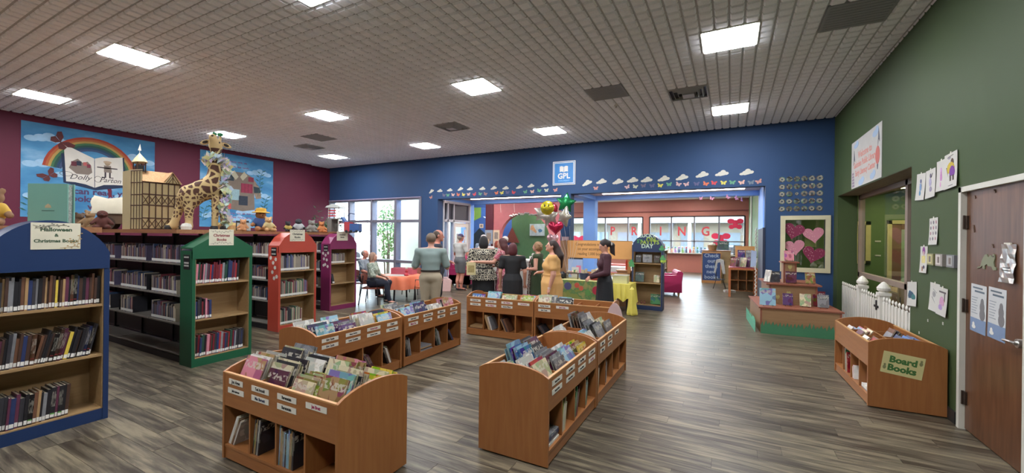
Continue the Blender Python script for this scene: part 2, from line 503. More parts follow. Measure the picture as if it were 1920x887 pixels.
# ---- entrance storefront on the left side of the vestibule, plane x = -8.15
sf = MB()
for y in (10.56, 10.78, 11.1, 12.05): sf.box(-8.2, y - .03, 0, -8.08, y + .03, 2.76)
for z in (2.14, 2.74): sf.box(-8.2, 10.56, z - .04, -8.08, 12.05, z + .04)
d1 = struct('door_1', sf, mat('door_frame_silver', 'b4b6c0', .4, metal=.3))
tint = mat('dark_transom', '3c3c48', .3, var=.05)
MB().box(-8.16, 10.59, 2.18, -8.15, 11.07, 2.70).build('pane', tint, d1)
MB().box(-8.16, 11.13, 2.18, -8.15, 12.02, 2.70).build('pane', tint, d1)
MB().box(-8.16, 10.59, 0.05, -8.15, 11.07, 2.10).build('pane', GLASS, d1)
dd = MB(); 
for a in ((11.14, .05, 11.26, 2.08), (11.9, .05, 12.02, 2.08), (11.26, 1.95, 11.9, 2.08), (11.26, .05, 11.9, .35), (11.26, .95, 11.9, 1.05)): dd.box(-8.18, a[0], a[1], -8.12, a[2], a[3])
dl = dd.build('door_leaf', WHITE, d1)
MB().box(-8.155, 11.26, .35, -8.15, 11.9, 1.95).build('pane', GLASS, d1)
MB().box(-8.12, 11.3, 1.2, -8.115, 11.62, 1.72).build('door_notice', PAPER, d1)
MB().box(-8.118, 11.28, 1.12, -8.11, 11.7, 1.2).build('door_notice', mat('red_notice', 'd8504c', .6), d1)
MB().cyl((-8.08, 11.2, .9), (-8.08, 11.2, 1.3), .015).build('door_handle', STEEL, d1)

# ---- vestibule and reading-room shell
BK = 21.8
sw = MB()
wz0, wz1 = .95, 2.72
segs = [(-9.6, -5.9 + .0), ]
sw.box(-12.0, BK, 0, 1.0, BK + .2, wz0).box(-12.0, BK, wz1, 1.0, BK + .2, 4.0)
for a, b_ in ((-12.0, -9.6), (-4.01, -3.66), (0.56, 1.0)): sw.box(a, BK, wz0, b_, BK + .2, wz1)
struct('wall_far', sw, SALMON)
# drop beam in front of the far windows: a darker band
struct('trim_4', MB().box(-12, BK - .12, 2.98, 1.0, BK, 3.02), mat('salmon_dark', '8a4a48', .6))
w2 = MB()
for x in (-9.6, -8.2, -6.9, -5.95, -4.75, -4.01): w2.box(x - .035, BK, wz0, x + .035, BK + .1, wz1)
for z in (wz0, 1.42, wz1): w2.box(-9.6, BK, z - .03, -4.01, BK + .1, z + .03)
w2 = struct('window_2', w2, mat('grey_frame', '77757c', .5))
MB().box(-9.6, BK + .05, wz0, -4.01, BK + .056, wz1).build('pane', GLASS, w2)
xs3 = (-3.66, -2.62, -1.57, -0.5, 0.56)
w3 = MB()
for x in xs3: w3.box(x - .035, BK, wz0, x + .035, BK + .1, wz1)
for z in (wz0, 1.52, wz1): w3.box(-3.66, BK, z - .03, .56, BK + .1, z + .03)
w3 = struct('window_3', w3, mat('grey_frame', '77757c', .5))
for i in range(4): MB().box(xs3[i], BK + .05, wz0, xs3[i + 1], BK + .056, wz1).build('pane', GLASS, w3)
struct('ceiling_2', MB().box(-12, 12.4, 3.55, 1.0, 22, 3.65), mat('far_ceiling', 'cfcac4', .8))
struct('wall_2', MB().box(0.72, 12.4, 0, 1.0, 21.8, 3.6), mat('far_green_paint', '5d7a52', .6))
MB_ = MB().cyl((0.66, 17.5, .9), (0.66, 17.5, 3.5), .035)
tag(MB_.build('pipe', WHITE), 'thin white vertical pipe on the green wall of the reading room', 'pipe')
# arch wall at y = 15.6
AY = 16.0
pts = [(-9.46, 0), (-9.46, 3.5), (-5.75, 3.5), (-5.75, 0), (-6.72, 0), (-6.72, 1.7)]
ac, ar = (-7.93, 1.55), (1.21, 1.12)
arc = [(ac[0] + ar[0] * math.cos(t), ac[1] + ar[1] * math.sin(t)) for t in [PI * i / 16 for i in range(17)]]
aw = MB()
xa0, xa1 = ac[0] - ar[0], ac[0] + ar[0]
aw.box(-9.46, AY, 0, xa0, AY + .25, 3.55).box(xa1, AY, 0, -5.75, AY + .25, 3.55)
for (a, b_) in zip(arc[:-1], arc[1:]):
    aw.prism([(a[0], a[1]), (b_[0], b_[1]), (b_[0], 3.55), (a[0], 3.55)], 'xz', AY, AY + .25)
struct('wall_3', aw, mat('pink_arch_paint', 'b8696c', .6))
struct('wall_4', MB().box(-9.85, AY - .06, 0, -9.46, AY + .25, 3.55), mat('maroon_strip', '55202f', .6))
bwl = MB().box(-12.2, AY, 0, -9.85, AY + .2, 1.9).box(-12.2, AY, 1.9, -10.9, AY + .2, 3.55)
bwl.prism([(-10.9, 1.9), (-9.85, 1.9), (-9.85, 2.45), (-10.05, 2.55), (-10.9, 2.2)], 'xz', AY, AY + .2)
bwl.box(-10.9, AY, 2.98, -9.85, AY + .2, 3.55)
struct('wall_5', bwl, mat('vestibule_blue', '3f63a8', .6))
MB_ = MB().prism([(-10.9, 1.35), (-10.9, 0), (-9.86, 0), (-9.86, 1.75), (-10.2, 2.02)], 'xz', AY - .03, AY)
tag(MB_.build('mountain_cutout', mat('dark_cutout', '232c3a', .7)), 'dark peaked cut-out panel on the blue entrance wall', 'cutout')
struct('wall_6', MB().box(-11.4, 18.0, 0, -9.6, 18.2, 3.55), mat('vestibule_blue', '3f63a8', .6))
struct('wall_7', MB().box(-9.6, 18.0, 0, -6.95, 18.2, 3.55), mat('arch_room_green', '4f7650', .6))
struct('wall_8', MB().box(-12.2, 18.0, 0, -11.4, 18.3, 3.55).box(-12.3, 12.4, 0, -12.1, 18.0, 3.55), mat('lime_wall', '7da04a', .6))
struct('wall_9', MB().box(-12.3, 12.4, 0, -8.5, 12.6, 3.55), mat('vestibule_blue', '3f63a8', .6))
# room behind the green wall opening
OFG = mat('office_green', '57703f', .6)
struct('wall_10', MB().box(1.0, 12.0, 0, 6.2, 12.2, 2.95).box(6.0, 5.7, 0, 6.2, 12.0, 2.95).box(2.11, 5.7, 0, 6.0, 5.9, 2.95).box(0.92, 10.53, 0, 1.0, 12.0, 2.95), OFG)
struct('ceiling_3', MB().box(0.95, 10.53, 2.75, 2.11, 12.1, 2.85).box(2.12, 5.8, 2.75, 6.1, 12.1, 2.85), mat('office_ceiling', '9c968a', .8))
for k, (x, y) in enumerate(((3.2, 8.2), (3.2, 9.6), (3.2, 11.0))):
    t = thing('office_light', 'long yellowish lamp in the office ceiling, %s from the glass front' % nth(k + 1), 'light', (x, y, 2.75), 0, 'office ceiling lamps')
    MB().box(-.62, -.16, -.03, .62, .16, 0).build('frame', lframe, t)
    MB().box(-.58, -.12, -.035, .58, .12, -.03).build('diffuser', mat('warm_diffuser', 'fff0b8', .5, var=0, emit=5), t)
for k, (x, y) in enumerate(((-9.5, 14.5), (-7.0, 14.3), (-4.5, 14.5), (-1.6, 14.5), (-4.5, 17.5), (-1.6, 17.5), (-7.6, 17.5), (-4.5, 20), (-1.6, 20), (-10.4, 17.2))):  # lamps out of sight, added to brighten the far rooms
    t = thing('added_lamp', 'added flat ceiling lamp, unseen, %s of the rooms behind the blue wall' % nth(k + 1), 'light', (x, y, 3.55), 0, 'lamps of the rooms behind')
    MB().box(-.31, -.61, -.02, .31, .61, 0).build('frame', lframe, t)
    MB().box(-.28, -.58, -.025, .28, .58, -.02).build('diffuser', mat('added_lamp_glow', 'fff8f0', .5, var=0, emit=7), t)

# ================================================================ books
COL = {'black': '1d1c22', 'charcoal': '34333a', 'dark brown': '46312a', 'brown': '6d4a38', 'tan': 'a5855e', 'cream': 'd3c8a8', 'white': 'dcdad4', 'grey': '84858a',
       'dark red': '6e1f2a', 'red': 'a52f33', 'orange': 'c46a35', 'yellow': 'd3b84a', 'green': '3f7a4c', 'dark green': '27463a', 'teal': '3d8488', 'blue': '3c6aa6',
       'navy': '27345e', 'light blue': '8fb8cc', 'purple': '5c3f70', 'pink': 'c98090', 'lime': '9fb04c', 'plum': '5e2e45'}
def make_cover(key, art):
    m, nt, b = blank(key, 0.33)
    oi = N(nt, 'ObjectInfo'); tc = N(nt, 'TexCoord')
    sd = N(nt, 'Math', operation='MULTIPLY'); sd.inputs[1].default_value = 91.0
    nt.links.new(oi.outputs['Random'], sd.inputs[0])
    cx = N(nt, 'CombineXYZ')
    for i in range(3): nt.links.new(sd.outputs[0], cx.inputs[i])
    va = N(nt, 'VectorMath', operation='ADD')
    nt.links.new(tc.outputs['Object'], va.inputs[0]); nt.links.new(cx.outputs[0], va.inputs[1])
    hs = N(nt, 'HueSaturation'); hs.inputs['Value'].default_value = .62; hs.inputs['Saturation'].default_value = 1.15
    nt.links.new(oi.outputs['Color'], hs.inputs['Color'])
    # picture: blobs of neighbouring hues
    vo = N(nt, 'TexVoronoi'); vo.inputs['Scale'].default_value = 3.6 if art else 3.0
    nt.links.new(va.outputs[0], vo.inputs['Vector'])
    h2 = N(nt, 'Math', operation='MULTIPLY_ADD'); h2.inputs[1].default_value = 0.3; h2.inputs[2].default_value = 0.38
    sp = N(nt, 'SeparateColor'); nt.links.new(vo.outputs['Color'], sp.inputs[0])
    nt.links.new(sp.outputs[0], h2.inputs[0]); nt.links.new(h2.outputs[0], hs.inputs['Hue'])
    # lettering band: broken light strokes
    se = N(nt, 'SeparateXYZ'); nt.links.new(tc.outputs['Object'], se.inputs[0])
    band = N(nt, 'MapRange'); band.clamp = True
    if art:
        wv = N(nt, 'TexNoise'); wv.inputs['Scale'].default_value = 9; wv.inputs['Detail'].default_value = 1
        a1 = N(nt, 'Math', operation='COMPARE'); a1.inputs[1].default_value = 0.80; a1.inputs[2].default_value = 0.085
        nt.links.new(se.outputs[2], a1.inputs[0])
    else:
        wv = N(nt, 'TexNoise'); wv.inputs['Scale'].default_value = 6; wv.inputs['Detail'].default_value = 1
        a1 = N(nt, 'Math', operation='COMPARE'); a1.inputs[1].default_value = 0.62; a1.inputs[2].default_value = 0.24
        nt.links.new(se.outputs[2], a1.inputs[0])
    nt.links.new(va.outputs[0], wv.inputs['Vector'])
    gt = N(nt, 'Math', operation='GREATER_THAN'); gt.inputs[1].default_value = 0.5
    nt.links.new(wv.outputs['Fac'], gt.inputs[0])
    mu = N(nt, 'Math', operation='MULTIPLY'); nt.links.new(a1.outputs[0], mu.inputs[0]); nt.links.new(gt.outputs[0], mu.inputs[1])
    m1 = N(nt, 'Mix', data_type='RGBA')
    g2 = N(nt, 'Math', operation='GREATER_THAN'); g2.inputs[1].default_value = 0.45 if art else 0.75
    nt.links.new(sp.outputs[1], g2.inputs[0]); nt.links.new(g2.outputs[0], m1.inputs[0])
    nt.links.new(oi.outputs['Color'], m1.inputs[6]); nt.links.new(hs.outputs[0], m1.inputs[7])
    m2 = N(nt, 'Mix', data_type='RGBA'); m2.inputs[7].default_value = (0.5, 0.47, 0.4, 1)
    s7 = N(nt, 'Math', operation='MULTIPLY'); s7.inputs[1].default_value = 0.7 if art else 0.35; nt.links.new(mu.outputs[0], s7.inputs[0])
    nt.links.new(s7.outputs[0], m2.inputs[0]); nt.links.new(m1.outputs[2], m2.inputs[6])
    nt.links.new(m2.outputs[2], b.inputs['Base Color'])
    return m
ART = make_cover('cover_picture', True)
SPINE = make_cover('cover_spine', False)
PAGES = mat('page_edges', 'cfc6ae', 0.8, var=0.08, scale=2, stretch=(80, 1, 1))
_b = MB()
_b.box(0, 0, 0, .07, 1, 1, 0).box(.93, 0, 0, 1, 1, 1, 0)
_b.box(0, -.03, 0, 1, 0, 1, 1)
BOOK_ME = _b.mesh('cover', [ART, SPINE])
PAGE_ME = MB().box(.07, 0, .015, .93, .97, .985).mesh('pages', PAGES)
LAB_ME = MB().box(.06, -.034, .04, .94, -.031, .17).mesh('spine_label', mat('spine_label', 'd8d8d4', .7))
LABG_ME = MB().box(.06, -.034, .04, .94, -.031, .13).box(.06, -.034, .13, .94, -.031, .17, 1).mesh('spine_label', [mat('spine_label', 'd8d8d4', .7), mat('spine_label_green', '5f9a4e', .7)])
LABR_ME = MB().box(.06, -.034, .04, .94, -.031, .14).box(.06, -.034, .2, .94, -.031, .225, 1).mesh('spine_label', [mat('spine_label', 'd8d8d4', .7), mat('spine_label_red', '7a2328', .7)])
QUEUE = []
def book(M, t, w, h, cn, label, group, lab=None, parts=True, name='book'):
    """M places the lower spine corner; x = thickness, y = into the shelf, z = up. Linked in flush_books()."""
    QUEUE.append((M, t, w, h, cn, label, group, lab, random.uniform(.85, 1.15), name))
def flush_books(limit):
    """The books that show largest become objects; the rest join the mass of far books."""
    def size(q):
        M, t, w, h = q[:4]
        p = M @ Vector((t / 2, w / 2, h / 2)); d = (p - Vector((0, 0, 1.65)))
        L = d.length; d = d / L
        R3 = M.to_3x3()
        s_ = abs(R3.col[0].dot(d)) * w * h * (.45 if 'shelf' in q[6] or 'cubby' in q[5] else .8) + abs(R3.col[1].dot(d)) * t * h + abs(R3.col[2].dot(d)) * t * w
        px = d.dot(cf.to_3d()) ; sx_ = d.dot(cr.to_3d())
        if px <= 0 or abs(sx_) > px * 1.25: s_ = 0
        return s_ / L / L
    QUEUE.sort(key=size, reverse=True)
    for k, (M, t, w, h, cn, label, group, lab, kk, name) in enumerate(QUEUE):
        if k < limit:
            o = bpy.data.objects.new(name, BOOK_ME); C.objects.link(o)
            o.matrix_world = M @ Matrix.Diagonal((t, w, h, 1))
            kk *= .55 if lab else .8
            c = srgb(COL[cn]); o.color = (c[0] * kk, c[1] * kk, c[2] * kk, 1)
            tag(o, label, 'book', group)
            p = bpy.data.objects.new('pages', PAGE_ME); C.objects.link(p); p.parent = o
            if lab:
                p = bpy.data.objects.new('spine_label', lab); C.objects.link(p); p.parent = o
        else:
            DM = M @ Matrix.Diagonal((t, w, h, 1))
            ci = 9 + list(COL).index(cn)
            FB.add([DM @ v.co for v in BOOK_ME.vertices], [tuple(p.vertices) for p in BOOK_ME.polygons], ci)
            FB.add([DM @ v.co for v in PAGE_ME.vertices], [tuple(p.vertices) for p in PAGE_ME.polygons], 5)
            if lab: FB.add([DM @ v.co for v in LAB_ME.vertices], [tuple(p.vertices) for p in LAB_ME.polygons], 8)
    tag(FB.build('shelved_books', BM), 'closely packed library books on the far shelf rows and coral and magenta bookcases', 'books', kind='stuff')
    print('BOOKS', len(QUEUE))
def TR(x=0, y=0, z=0): return Matrix.Translation((x, y, z))
def RZ(a): return Matrix.Rotation(R(a), 4, 'Z')
def RY(a): return Matrix.Rotation(R(a), 4, 'Y')
def RX(a): return Matrix.Rotation(R(a), 4, 'X')
def row(M, x0, x1, z, y, n, pal, where, grp, hs=(.2, .27), lean=0, lab=None, depth=.17, tmax=.028, end='near end'):
    """A row of upright books along local x; lean in degrees, tops towards +x."""
    x = x0; k = 0
    th = [random.uniform(.45, 1) for _ in range(n)]
    s = (x1 - x0) / sum(th)
    for i in range(n):
        t = th[i] * s
        ln = lean[i] if isinstance(lean, list) else lean
        h = random.uniform(*hs); cn = random.choice(pal); w = depth * random.uniform(.85, 1.05)
        if ln >= 0: m = M @ TR(x + t, y + random.uniform(0, .02), z + .0015) @ RY(ln) @ TR(-t * math.cos(R(ln)) * .97, 0, 0)
        else: m = M @ TR(x, y + random.uniform(0, .02), z + .0015) @ RY(ln)
        book(m, t * .95 * math.cos(R(ln)), w, h, cn, f'{cn} book, {nth(i + 1)} from the {end}, {where}', grp, lab)
        x += t

# ================================================================ low book bins
def arch(x0, x1, z0, zc, n=12, top=None):
    """closed outline: flat base at z0, sides up to zc, then an arch rising by top."""
    pts = [(x0, z0), (x1, z0)]
    for i in range(n + 1):
        a = i / n
        pts.append((x1 + (x0 - x1) * a, zc + top * (1 - (2 * a - 1) ** 2) ** .8))
    return pts
CARD = mat('name_card', 'd5d1c6', 0.6, var=0.02)
INKB = mat('ink_blue', '2c3350', .7, var=0)
INKR = mat('ink_magenta', 'a0305e', .7, var=0)
def bin_unit(label, loc, rz, cards, L=1.20, D=.58, stick=None):
    t = thing('book_bin', label, 'book bin', loc, R(rz), 'low wooden picture book bins')
    for x in (0, L - .022):
        MB().prism(arch(0, D, 0.012, .64, top=.065), 'yz', x, x + .022).build('end_panel', OAK, t)
    MB().box(.022, .012, .012, L - .022, D - .012, .095).build('plinth', OAKX, t)
    MB().box(.022, .006, .095, L - .022, D - .006, .113).build('bottom_board', OAKX, t)
    MB().box(.022, D / 2 - .009, .113, L - .022, D / 2 + .009, .60).build('centre_board', OAKX, t)
    MB().box(.022, .02, .455, L - .022, D - .02, .47).build('tray_board', OAKX, t)
    for y0 in (.002, D - .02):
        MB().box(.022, y0, .40, L - .022, y0 + .018, .635).build('front_panel', OAKX, t)
        MB().box(.022, y0 - .0015, .632, L - .022, y0 + .0195, .642).build('edge_strip', OAKEDGE, t)
    cw = (L - .044) / 4
    for i in (1, 2, 3):
        x = .022 + cw * i
        for y0, y1 in ((.02, D / 2 - .009), (D / 2 + .009, D - .02)):
            MB().box(x - .008, y0 - .008 if y0 < .1 else y0, .113, x + .008, y1 if y0 < .1 else y1 + .008, .455).build('divider', OAK, t)
            MB().box(x - .006, y0, .47, x + .006, y1, .60).build('divider', OAK, t)
    for (cx_, cz_, s, ink, hw) in cards:
        c = MB().box(cx_ - hw, -.0005, cz_ - .019, cx_ + hw, .002, cz_ + .019).build('name_card', CARD, t)
        c.location.y = -.0008
        txt(s, .034 if len(s) < 9 else .028 if len(s) < 13 else .02, {'k': INK, 'b': INKB, 'r': INKR}[ink], c, (cx_, -.001, cz_), '-y', bold=.0012, sx=.82)
    return t, t.matrix_basis.copy() if False else Matrix.Translation(loc) @ RZ(rz)
def slot(M, L, D, i, half, n, mode, pal, where, grp, seed, hs=(.23, .29), lean=24, ws=(.19, .24), z=.474):
    """books dropped into tray slot i (0..3) of the front (0) or back (1) half."""
    rs = random.Random(seed); lean = min(abs(lean), 36)
    cw = (L - .044) / 4
    xa = .022 + cw * i + .012; xb = xa + cw - .024
    ya = .026 if half == 0 else D / 2 + .014; yb = D / 2 - .014 if half == 0 else D - .026
    for k in range(n):
        cn = rs.choice(pal)
        h = rs.uniform(*hs); w = min(rs.uniform(*ws), xb - xa - .004); t = rs.uniform(.008, .016)
        if mode == 'front':
            a = -(lean - rs.uniform(0, 3) - k * .5)
            sp = (yb - ya - .025 - .14 * math.tan(R(-a))) / max(n, 5)
            y = ya + .006 + sp * k
            x = xa + rs.uniform(0, xb - xa - w)
            m = M @ TR(x, y + t, z) @ RX(a) @ RZ(-90)
            t = min(t, sp * .85 * math.cos(R(lean)))
        else:
            al = lean * .62 - k
            sp = (xb - xa - .02 - .19 * math.tan(R(abs(al)))) / max(n, 4)
            x = xa + .008 + sp * k + (0 if al > 0 else .19 * math.tan(R(-al)))
            w = min(w, yb - ya - .02)
            t = min(t, sp * .85 * math.cos(R(lean)))
            yy = ya + .002 + rs.uniform(0, max(0, yb - ya - w - .012)) + .008
            m = (M @ TR(x + t, yy, z) @ RY(al) @ TR(-t, 0, 0)) if al > 0 else (M @ TR(x, yy, z) @ RY(al))
        book(m, t, w, h, cn, f'{cn} picture book, {nth(k + 1)} in the {nth(i + 1)} {"front" if half == 0 else "rear"} tray, {where}', grp)
def cubby(M, L, D, i, n, lean, pal, where, grp, seed, x0=None, hs=(.2, .26)):
    rs = random.Random(seed)
    cw = (L - .044) / 4
    xa = .022 + cw * i + .012; xb = xa + cw - .024
    x = xa if x0 is None else xa + x0
    if lean is None:      # a flat pile
        z = .114
        for k in range(n):
            cn = rs.choice(pal); t = rs.uniform(.008, .016)
            m = M @ TR(xa + .005 + rs.uniform(0, .015), .03 + rs.uniform(0, .01), z + t) @ RY(90)
            book(m, t, .2, .235, cn, f'{cn} picture book lying {nth(k + 1)} up, {nth(i + 1)} cubby, {where}', grp)
            z += t + .001
        return
    hmax = .27
    for k in range(n):
        cn = rs.choice(pal); t = rs.uniform(.008, .016); h = rs.uniform(*hs)
        c_ = math.cos(R(lean))
        if lean < 0:      # tops towards -x: keep the top edge inside
            xx = max(x, xa + h * math.sin(R(-lean)) + .002)
            m = M @ TR(xx, .03, .114) @ RY(lean)
            x = xx + t / c_ + .001
        else:
            if x + t / c_ + h * math.sin(R(lean)) > xb: break
            m = M @ TR(x + t / c_, .03, .114) @ RY(lean) @ TR(-t, 0, 0)
            x += t / c_ + .001
        if x > xb + .001: break
        book(m, t, .2, h, cn, f'{cn} picture book, {nth(k + 1)} in the {nth(i + 1)} cubby, {where}', grp)

PIC = ['cream', 'white', 'tan', 'light blue', 'yellow', 'plum', 'navy', 'grey', 'lime', 'teal', 'red', 'cream']
DARKP = ['black', 'charcoal', 'navy', 'dark brown', 'grey', 'white', 'plum', 'tan']
def cards(rows):
    out = []
    for i, (a, b_) in enumerate(rows):
        cx_ = .022 + .289 * i + .145
        for s, z in ((a, .585), (b_, .52)):
            if s: out.append((cx_, z, s.lstrip('*#'), 'r' if s[0] == '*' else 'b' if s[0] == '#' else 'k', .098 if len(s) > 9 else .085))
    return out
# C: the foreground bin
LCb, DCb = 1.23, .59
_, MC = bin_unit('wooden picture book bin alone in the foreground, its wide side to the viewer', (-3.27, 1.67, 0), 0,
                 cards([('Jon Agee', 'Julie Andrews'), ('Ted Arnold', '#Mac Barnett'), ('Berenstain', 'Berenstain'), ('*Jan Brett', None)]), LCb, DCb)
W = 'foreground bin'; G_ = 'picture books in the foreground bin'
slot(MC, LCb, DCb, 0, 0, 9, 'front', ['tan', 'pink', 'teal', 'white'], W, G_, 1, hs=(.25, .30))
slot(MC, LCb, DCb, 1, 0, 8, 'front', ['plum', 'navy', 'cream', 'charcoal'], W, G_, 2)
slot(MC, LCb, DCb, 2, 0, 9, 'front', ['dark red', 'cream', 'yellow', 'tan', 'lime'], W, G_, 3, hs=(.19, .22))
slot(MC, LCb, DCb, 3, 0, 10, 'front', ['cream', 'tan', 'cream', 'charcoal', 'light blue'], W, G_, 4, hs=(.26, .31))
slot(MC, LCb, DCb, 0, 1, 7, 'front', ['cream', 'grey', 'charcoal', 'white'], W, G_, 5)
slot(MC, LCb, DCb, 1, 1, 5, 'front', ['navy', 'black', 'white'], W, G_, 6, hs=(.2, .25))
slot(MC, LCb, DCb, 2, 1, 7, 'front', ['tan', 'cream', 'pink'], W, G_, 7, hs=(.23, .27))
slot(MC, LCb, DCb, 3, 1, 7, 'front', ['plum', 'yellow', 'tan', 'cream'], W, G_, 8, hs=(.2, .24))
cubby(MC, LCb, DCb, 0, 5, 26, ['tan', 'white', 'brown'], W, G_, 11, hs=(.2, .24))
cubby(MC, LCb, DCb, 1, 6, 8, ['white', 'light blue', 'tan', 'charcoal', 'white'], W, G_, 12, hs=(.22, .27))
cubby(MC, LCb, DCb, 2, 11, 3, ['grey', 'tan', 'light blue', 'cream', 'charcoal', 'dark brown'], W, G_, 13, hs=(.22, .27))
# D and E: the pair in the middle, faces towards +x
_, MD = bin_unit('wooden picture book bin in front of the green bookcase, its arched end to the viewer', (-3.58, 2.66, 0), 90,
                 cards([('Eric Carle', '#Eric Carle'), ('Nancy Carlson', 'Lucy Cousins'), ('*Doreen Cronin', 'Doreen Cronin'), ('Demi', 'Tomie de Paola')]))
W = 'middle near bin'; G_ = 'picture books in the middle near bin'
slot(MD, 1.2, .58, 0, 0, 6, 'front', ['cream', 'light blue', 'white', 'navy'], W, G_, 21)
slot(MD, 1.2, .58, 1, 0, 6, 'front', ['purple', 'grey', 'charcoal'], W, G_, 22, hs=(.2, .25))
slot(MD, 1.2, .58, 2, 0, 6, 'front', ['cream', 'red', 'white', 'grey'], W, G_, 23)
slot(MD, 1.2, .58, 3, 0, 5, 'front', ['yellow', 'navy', 'light blue'], W, G_, 24, hs=(.22, .27))
slot(MD, 1.2, .58, 0, 1, 2, 'front', ['cream', 'white'], W, G_, 25); slot(MD, 1.2, .58, 1, 1, 2, 'front', ['light blue', 'grey'], W, G_, 26)
cubby(MD, 1.2, .58, 1, 6, 34, ['plum', 'brown', 'white'], W, G_, 27, hs=(.18, .21)); cubby(MD, 1.2, .58, 2, 5, -30, ['plum', 'brown', 'charcoal'], W, G_, 28, hs=(.2, .22))
cubby(MD, 1.2, .58, 3, 6, -22, ['white', 'brown', 'black'], W, G_, 29, hs=(.2, .24))
_, ME_ = bin_unit('wooden picture book bin joined behind the one before the green bookcase', (-3.58, 3.90, 0), 90,
                 cards([('Denise Fleming', '*Mem Fox'), ('Don Freeman', 'Freeman'), ('Gibbons', 'Gibbons'), ('Gravett', 'Henkes')]), 1.22)
W = 'middle far bin'; G_ = 'picture books in the middle far bin'
slot(ME_, 1.22, .58, 0, 0, 5, 'front', ['light blue', 'grey', 'tan'], W, G_, 31); slot(ME_, 1.22, .58, 1, 0, 5, 'front', ['navy', 'white', 'light blue'], W, G_, 32)
slot(ME_, 1.22, .58, 2, 0, 3, 'front', ['pink', 'yellow', 'white'], W, G_, 33, hs=(.2, .22)); slot(ME_, 1.22, .58, 3, 0, 5, 'front', ['charcoal', 'lime', 'pink', 'black'], W, G_, 34)
slot(ME_, 1.22, .58, 0, 1, 2, 'front', ['cream', 'grey'], W, G_, 35); slot(ME_, 1.22, .58, 2, 1, 3, 'front', ['black', 'charcoal', 'grey'], W, G_, 36)
cubby(ME_, 1.22, .58, 0, 6, -10, ['charcoal', 'grey', 'black'], W, G_, 37); cubby(ME_, 1.22, .58, 1, 4, None, ['tan', 'charcoal', 'grey'], W, G_, 38)
cubby(ME_, 1.22, .58, 2, 7, -18, ['charcoal', 'grey', 'dark green'], W, G_, 39); cubby(ME_, 1.22, .58, 3, 3, -34, ['navy', 'charcoal'], W, G_, 40, hs=(.2, .22))
# A and B: the pair beside the aisle
_, MA = bin_unit('wooden picture book bin at the near end of the aisle pair', (-1.13, 2.70, 0), 90,
                 cards([('Beatrix Potter', 'Beatrix Potter'), ('Jerry Pinkney', 'Patricia Polacco'), ('Dav Pilkey', 'James Proimos'), ('Jack Prelutsky', '*H. A. Rey')]))
W = 'near aisle bin'; G_ = 'picture books in the near aisle bin'
slot(MA, 1.2, .58, 0, 0, 6, 'front', ['white', 'white', 'red', 'cream'], W, G_, 41, lean=30); slot(MA, 1.2, .58, 1, 0, 8, 'front', ['grey', 'plum', 'light blue', 'cream'], W, G_, 42, hs=(.2, .25))
slot(MA, 1.2, .58, 2, 0, 4, 'front', ['light blue', 'blue', 'white'], W, G_, 43, lean=55, hs=(.22, .26)); slot(MA, 1.2, .58, 3, 0, 5, 'front', ['cream', 'yellow', 'tan'], W, G_, 44, hs=(.17, .2))
slot(MA, 1.2, .58, 0, 1, 4, 'front', ['yellow', 'cream', 'white'], W, G_, 45, lean=50, hs=(.18, .22)); slot(MA, 1.2, .58, 1, 1, 8, 'front', ['blue', 'purple', 'light blue', 'dark brown'], W, G_, 46)
slot(MA, 1.2, .58, 2, 1, 5, 'front', ['plum', 'brown', 'charcoal', 'grey'], W, G_, 47, lean=44)
cubby(MA, 1.2, .58, 0, 5, None, ['white', 'grey', 'navy'], W, G_, 51); cubby(MA, 1.2, .58, 1, 6, 12, ['white', 'green', 'lime', 'cream'], W, G_, 52)
cubby(MA, 1.2, .58, 2, 6, 16, ['dark red', 'white', 'green'], W, G_, 53); cubby(MA, 1.2, .58, 3, 4, 14, ['teal', 'white', 'green'], W, G_, 54)
_, MB2 = bin_unit('wooden picture book bin at the far end of the aisle pair', (-1.13, 3.93, 0), 90,
                 cards([('Rylant', 'Rylant'), ('Scieszka', 'Dr. Seuss'), ('Shannon', None), (None, None)]), 1.24)
W = 'far aisle bin'; G_ = 'picture books in the far aisle bin'
slot(MB2, 1.24, .58, 0, 0, 4, 'front', ['light blue', 'white', 'black'], W, G_, 61, lean=50); slot(MB2, 1.24, .58, 1, 0, 6, 'front', ['charcoal', 'black', 'grey'], W, G_, 62, lean=30, hs=(.26, .32))
slot(MB2, 1.24, .58, 2, 0, 4, 'front', ['tan', 'grey', 'cream'], W, G_, 63, hs=(.22, .26)); slot(MB2, 1.24, .58, 0, 1, 3, 'front', ['grey', 'white'], W, G_, 64, lean=50)
slot(MB2, 1.24, .58, 2, 1, 5, 'front', ['brown', 'grey', 'charcoal'], W, G_, 65, lean=20, hs=(.26, .3)); slot(MB2, 1.24, .58, 3, 1, 4, 'front', ['white', 'grey', 'black'], W, G_, 66, lean=50, hs=(.25, .3))
cubby(MB2, 1.24, .58, 0, 7, 8, ['cream', 'tan', 'white', 'grey'], W, G_, 67); cubby(MB2, 1.24, .58, 1, 2, 4, ['white', 'black'], W, G_, 68, x0=.05)
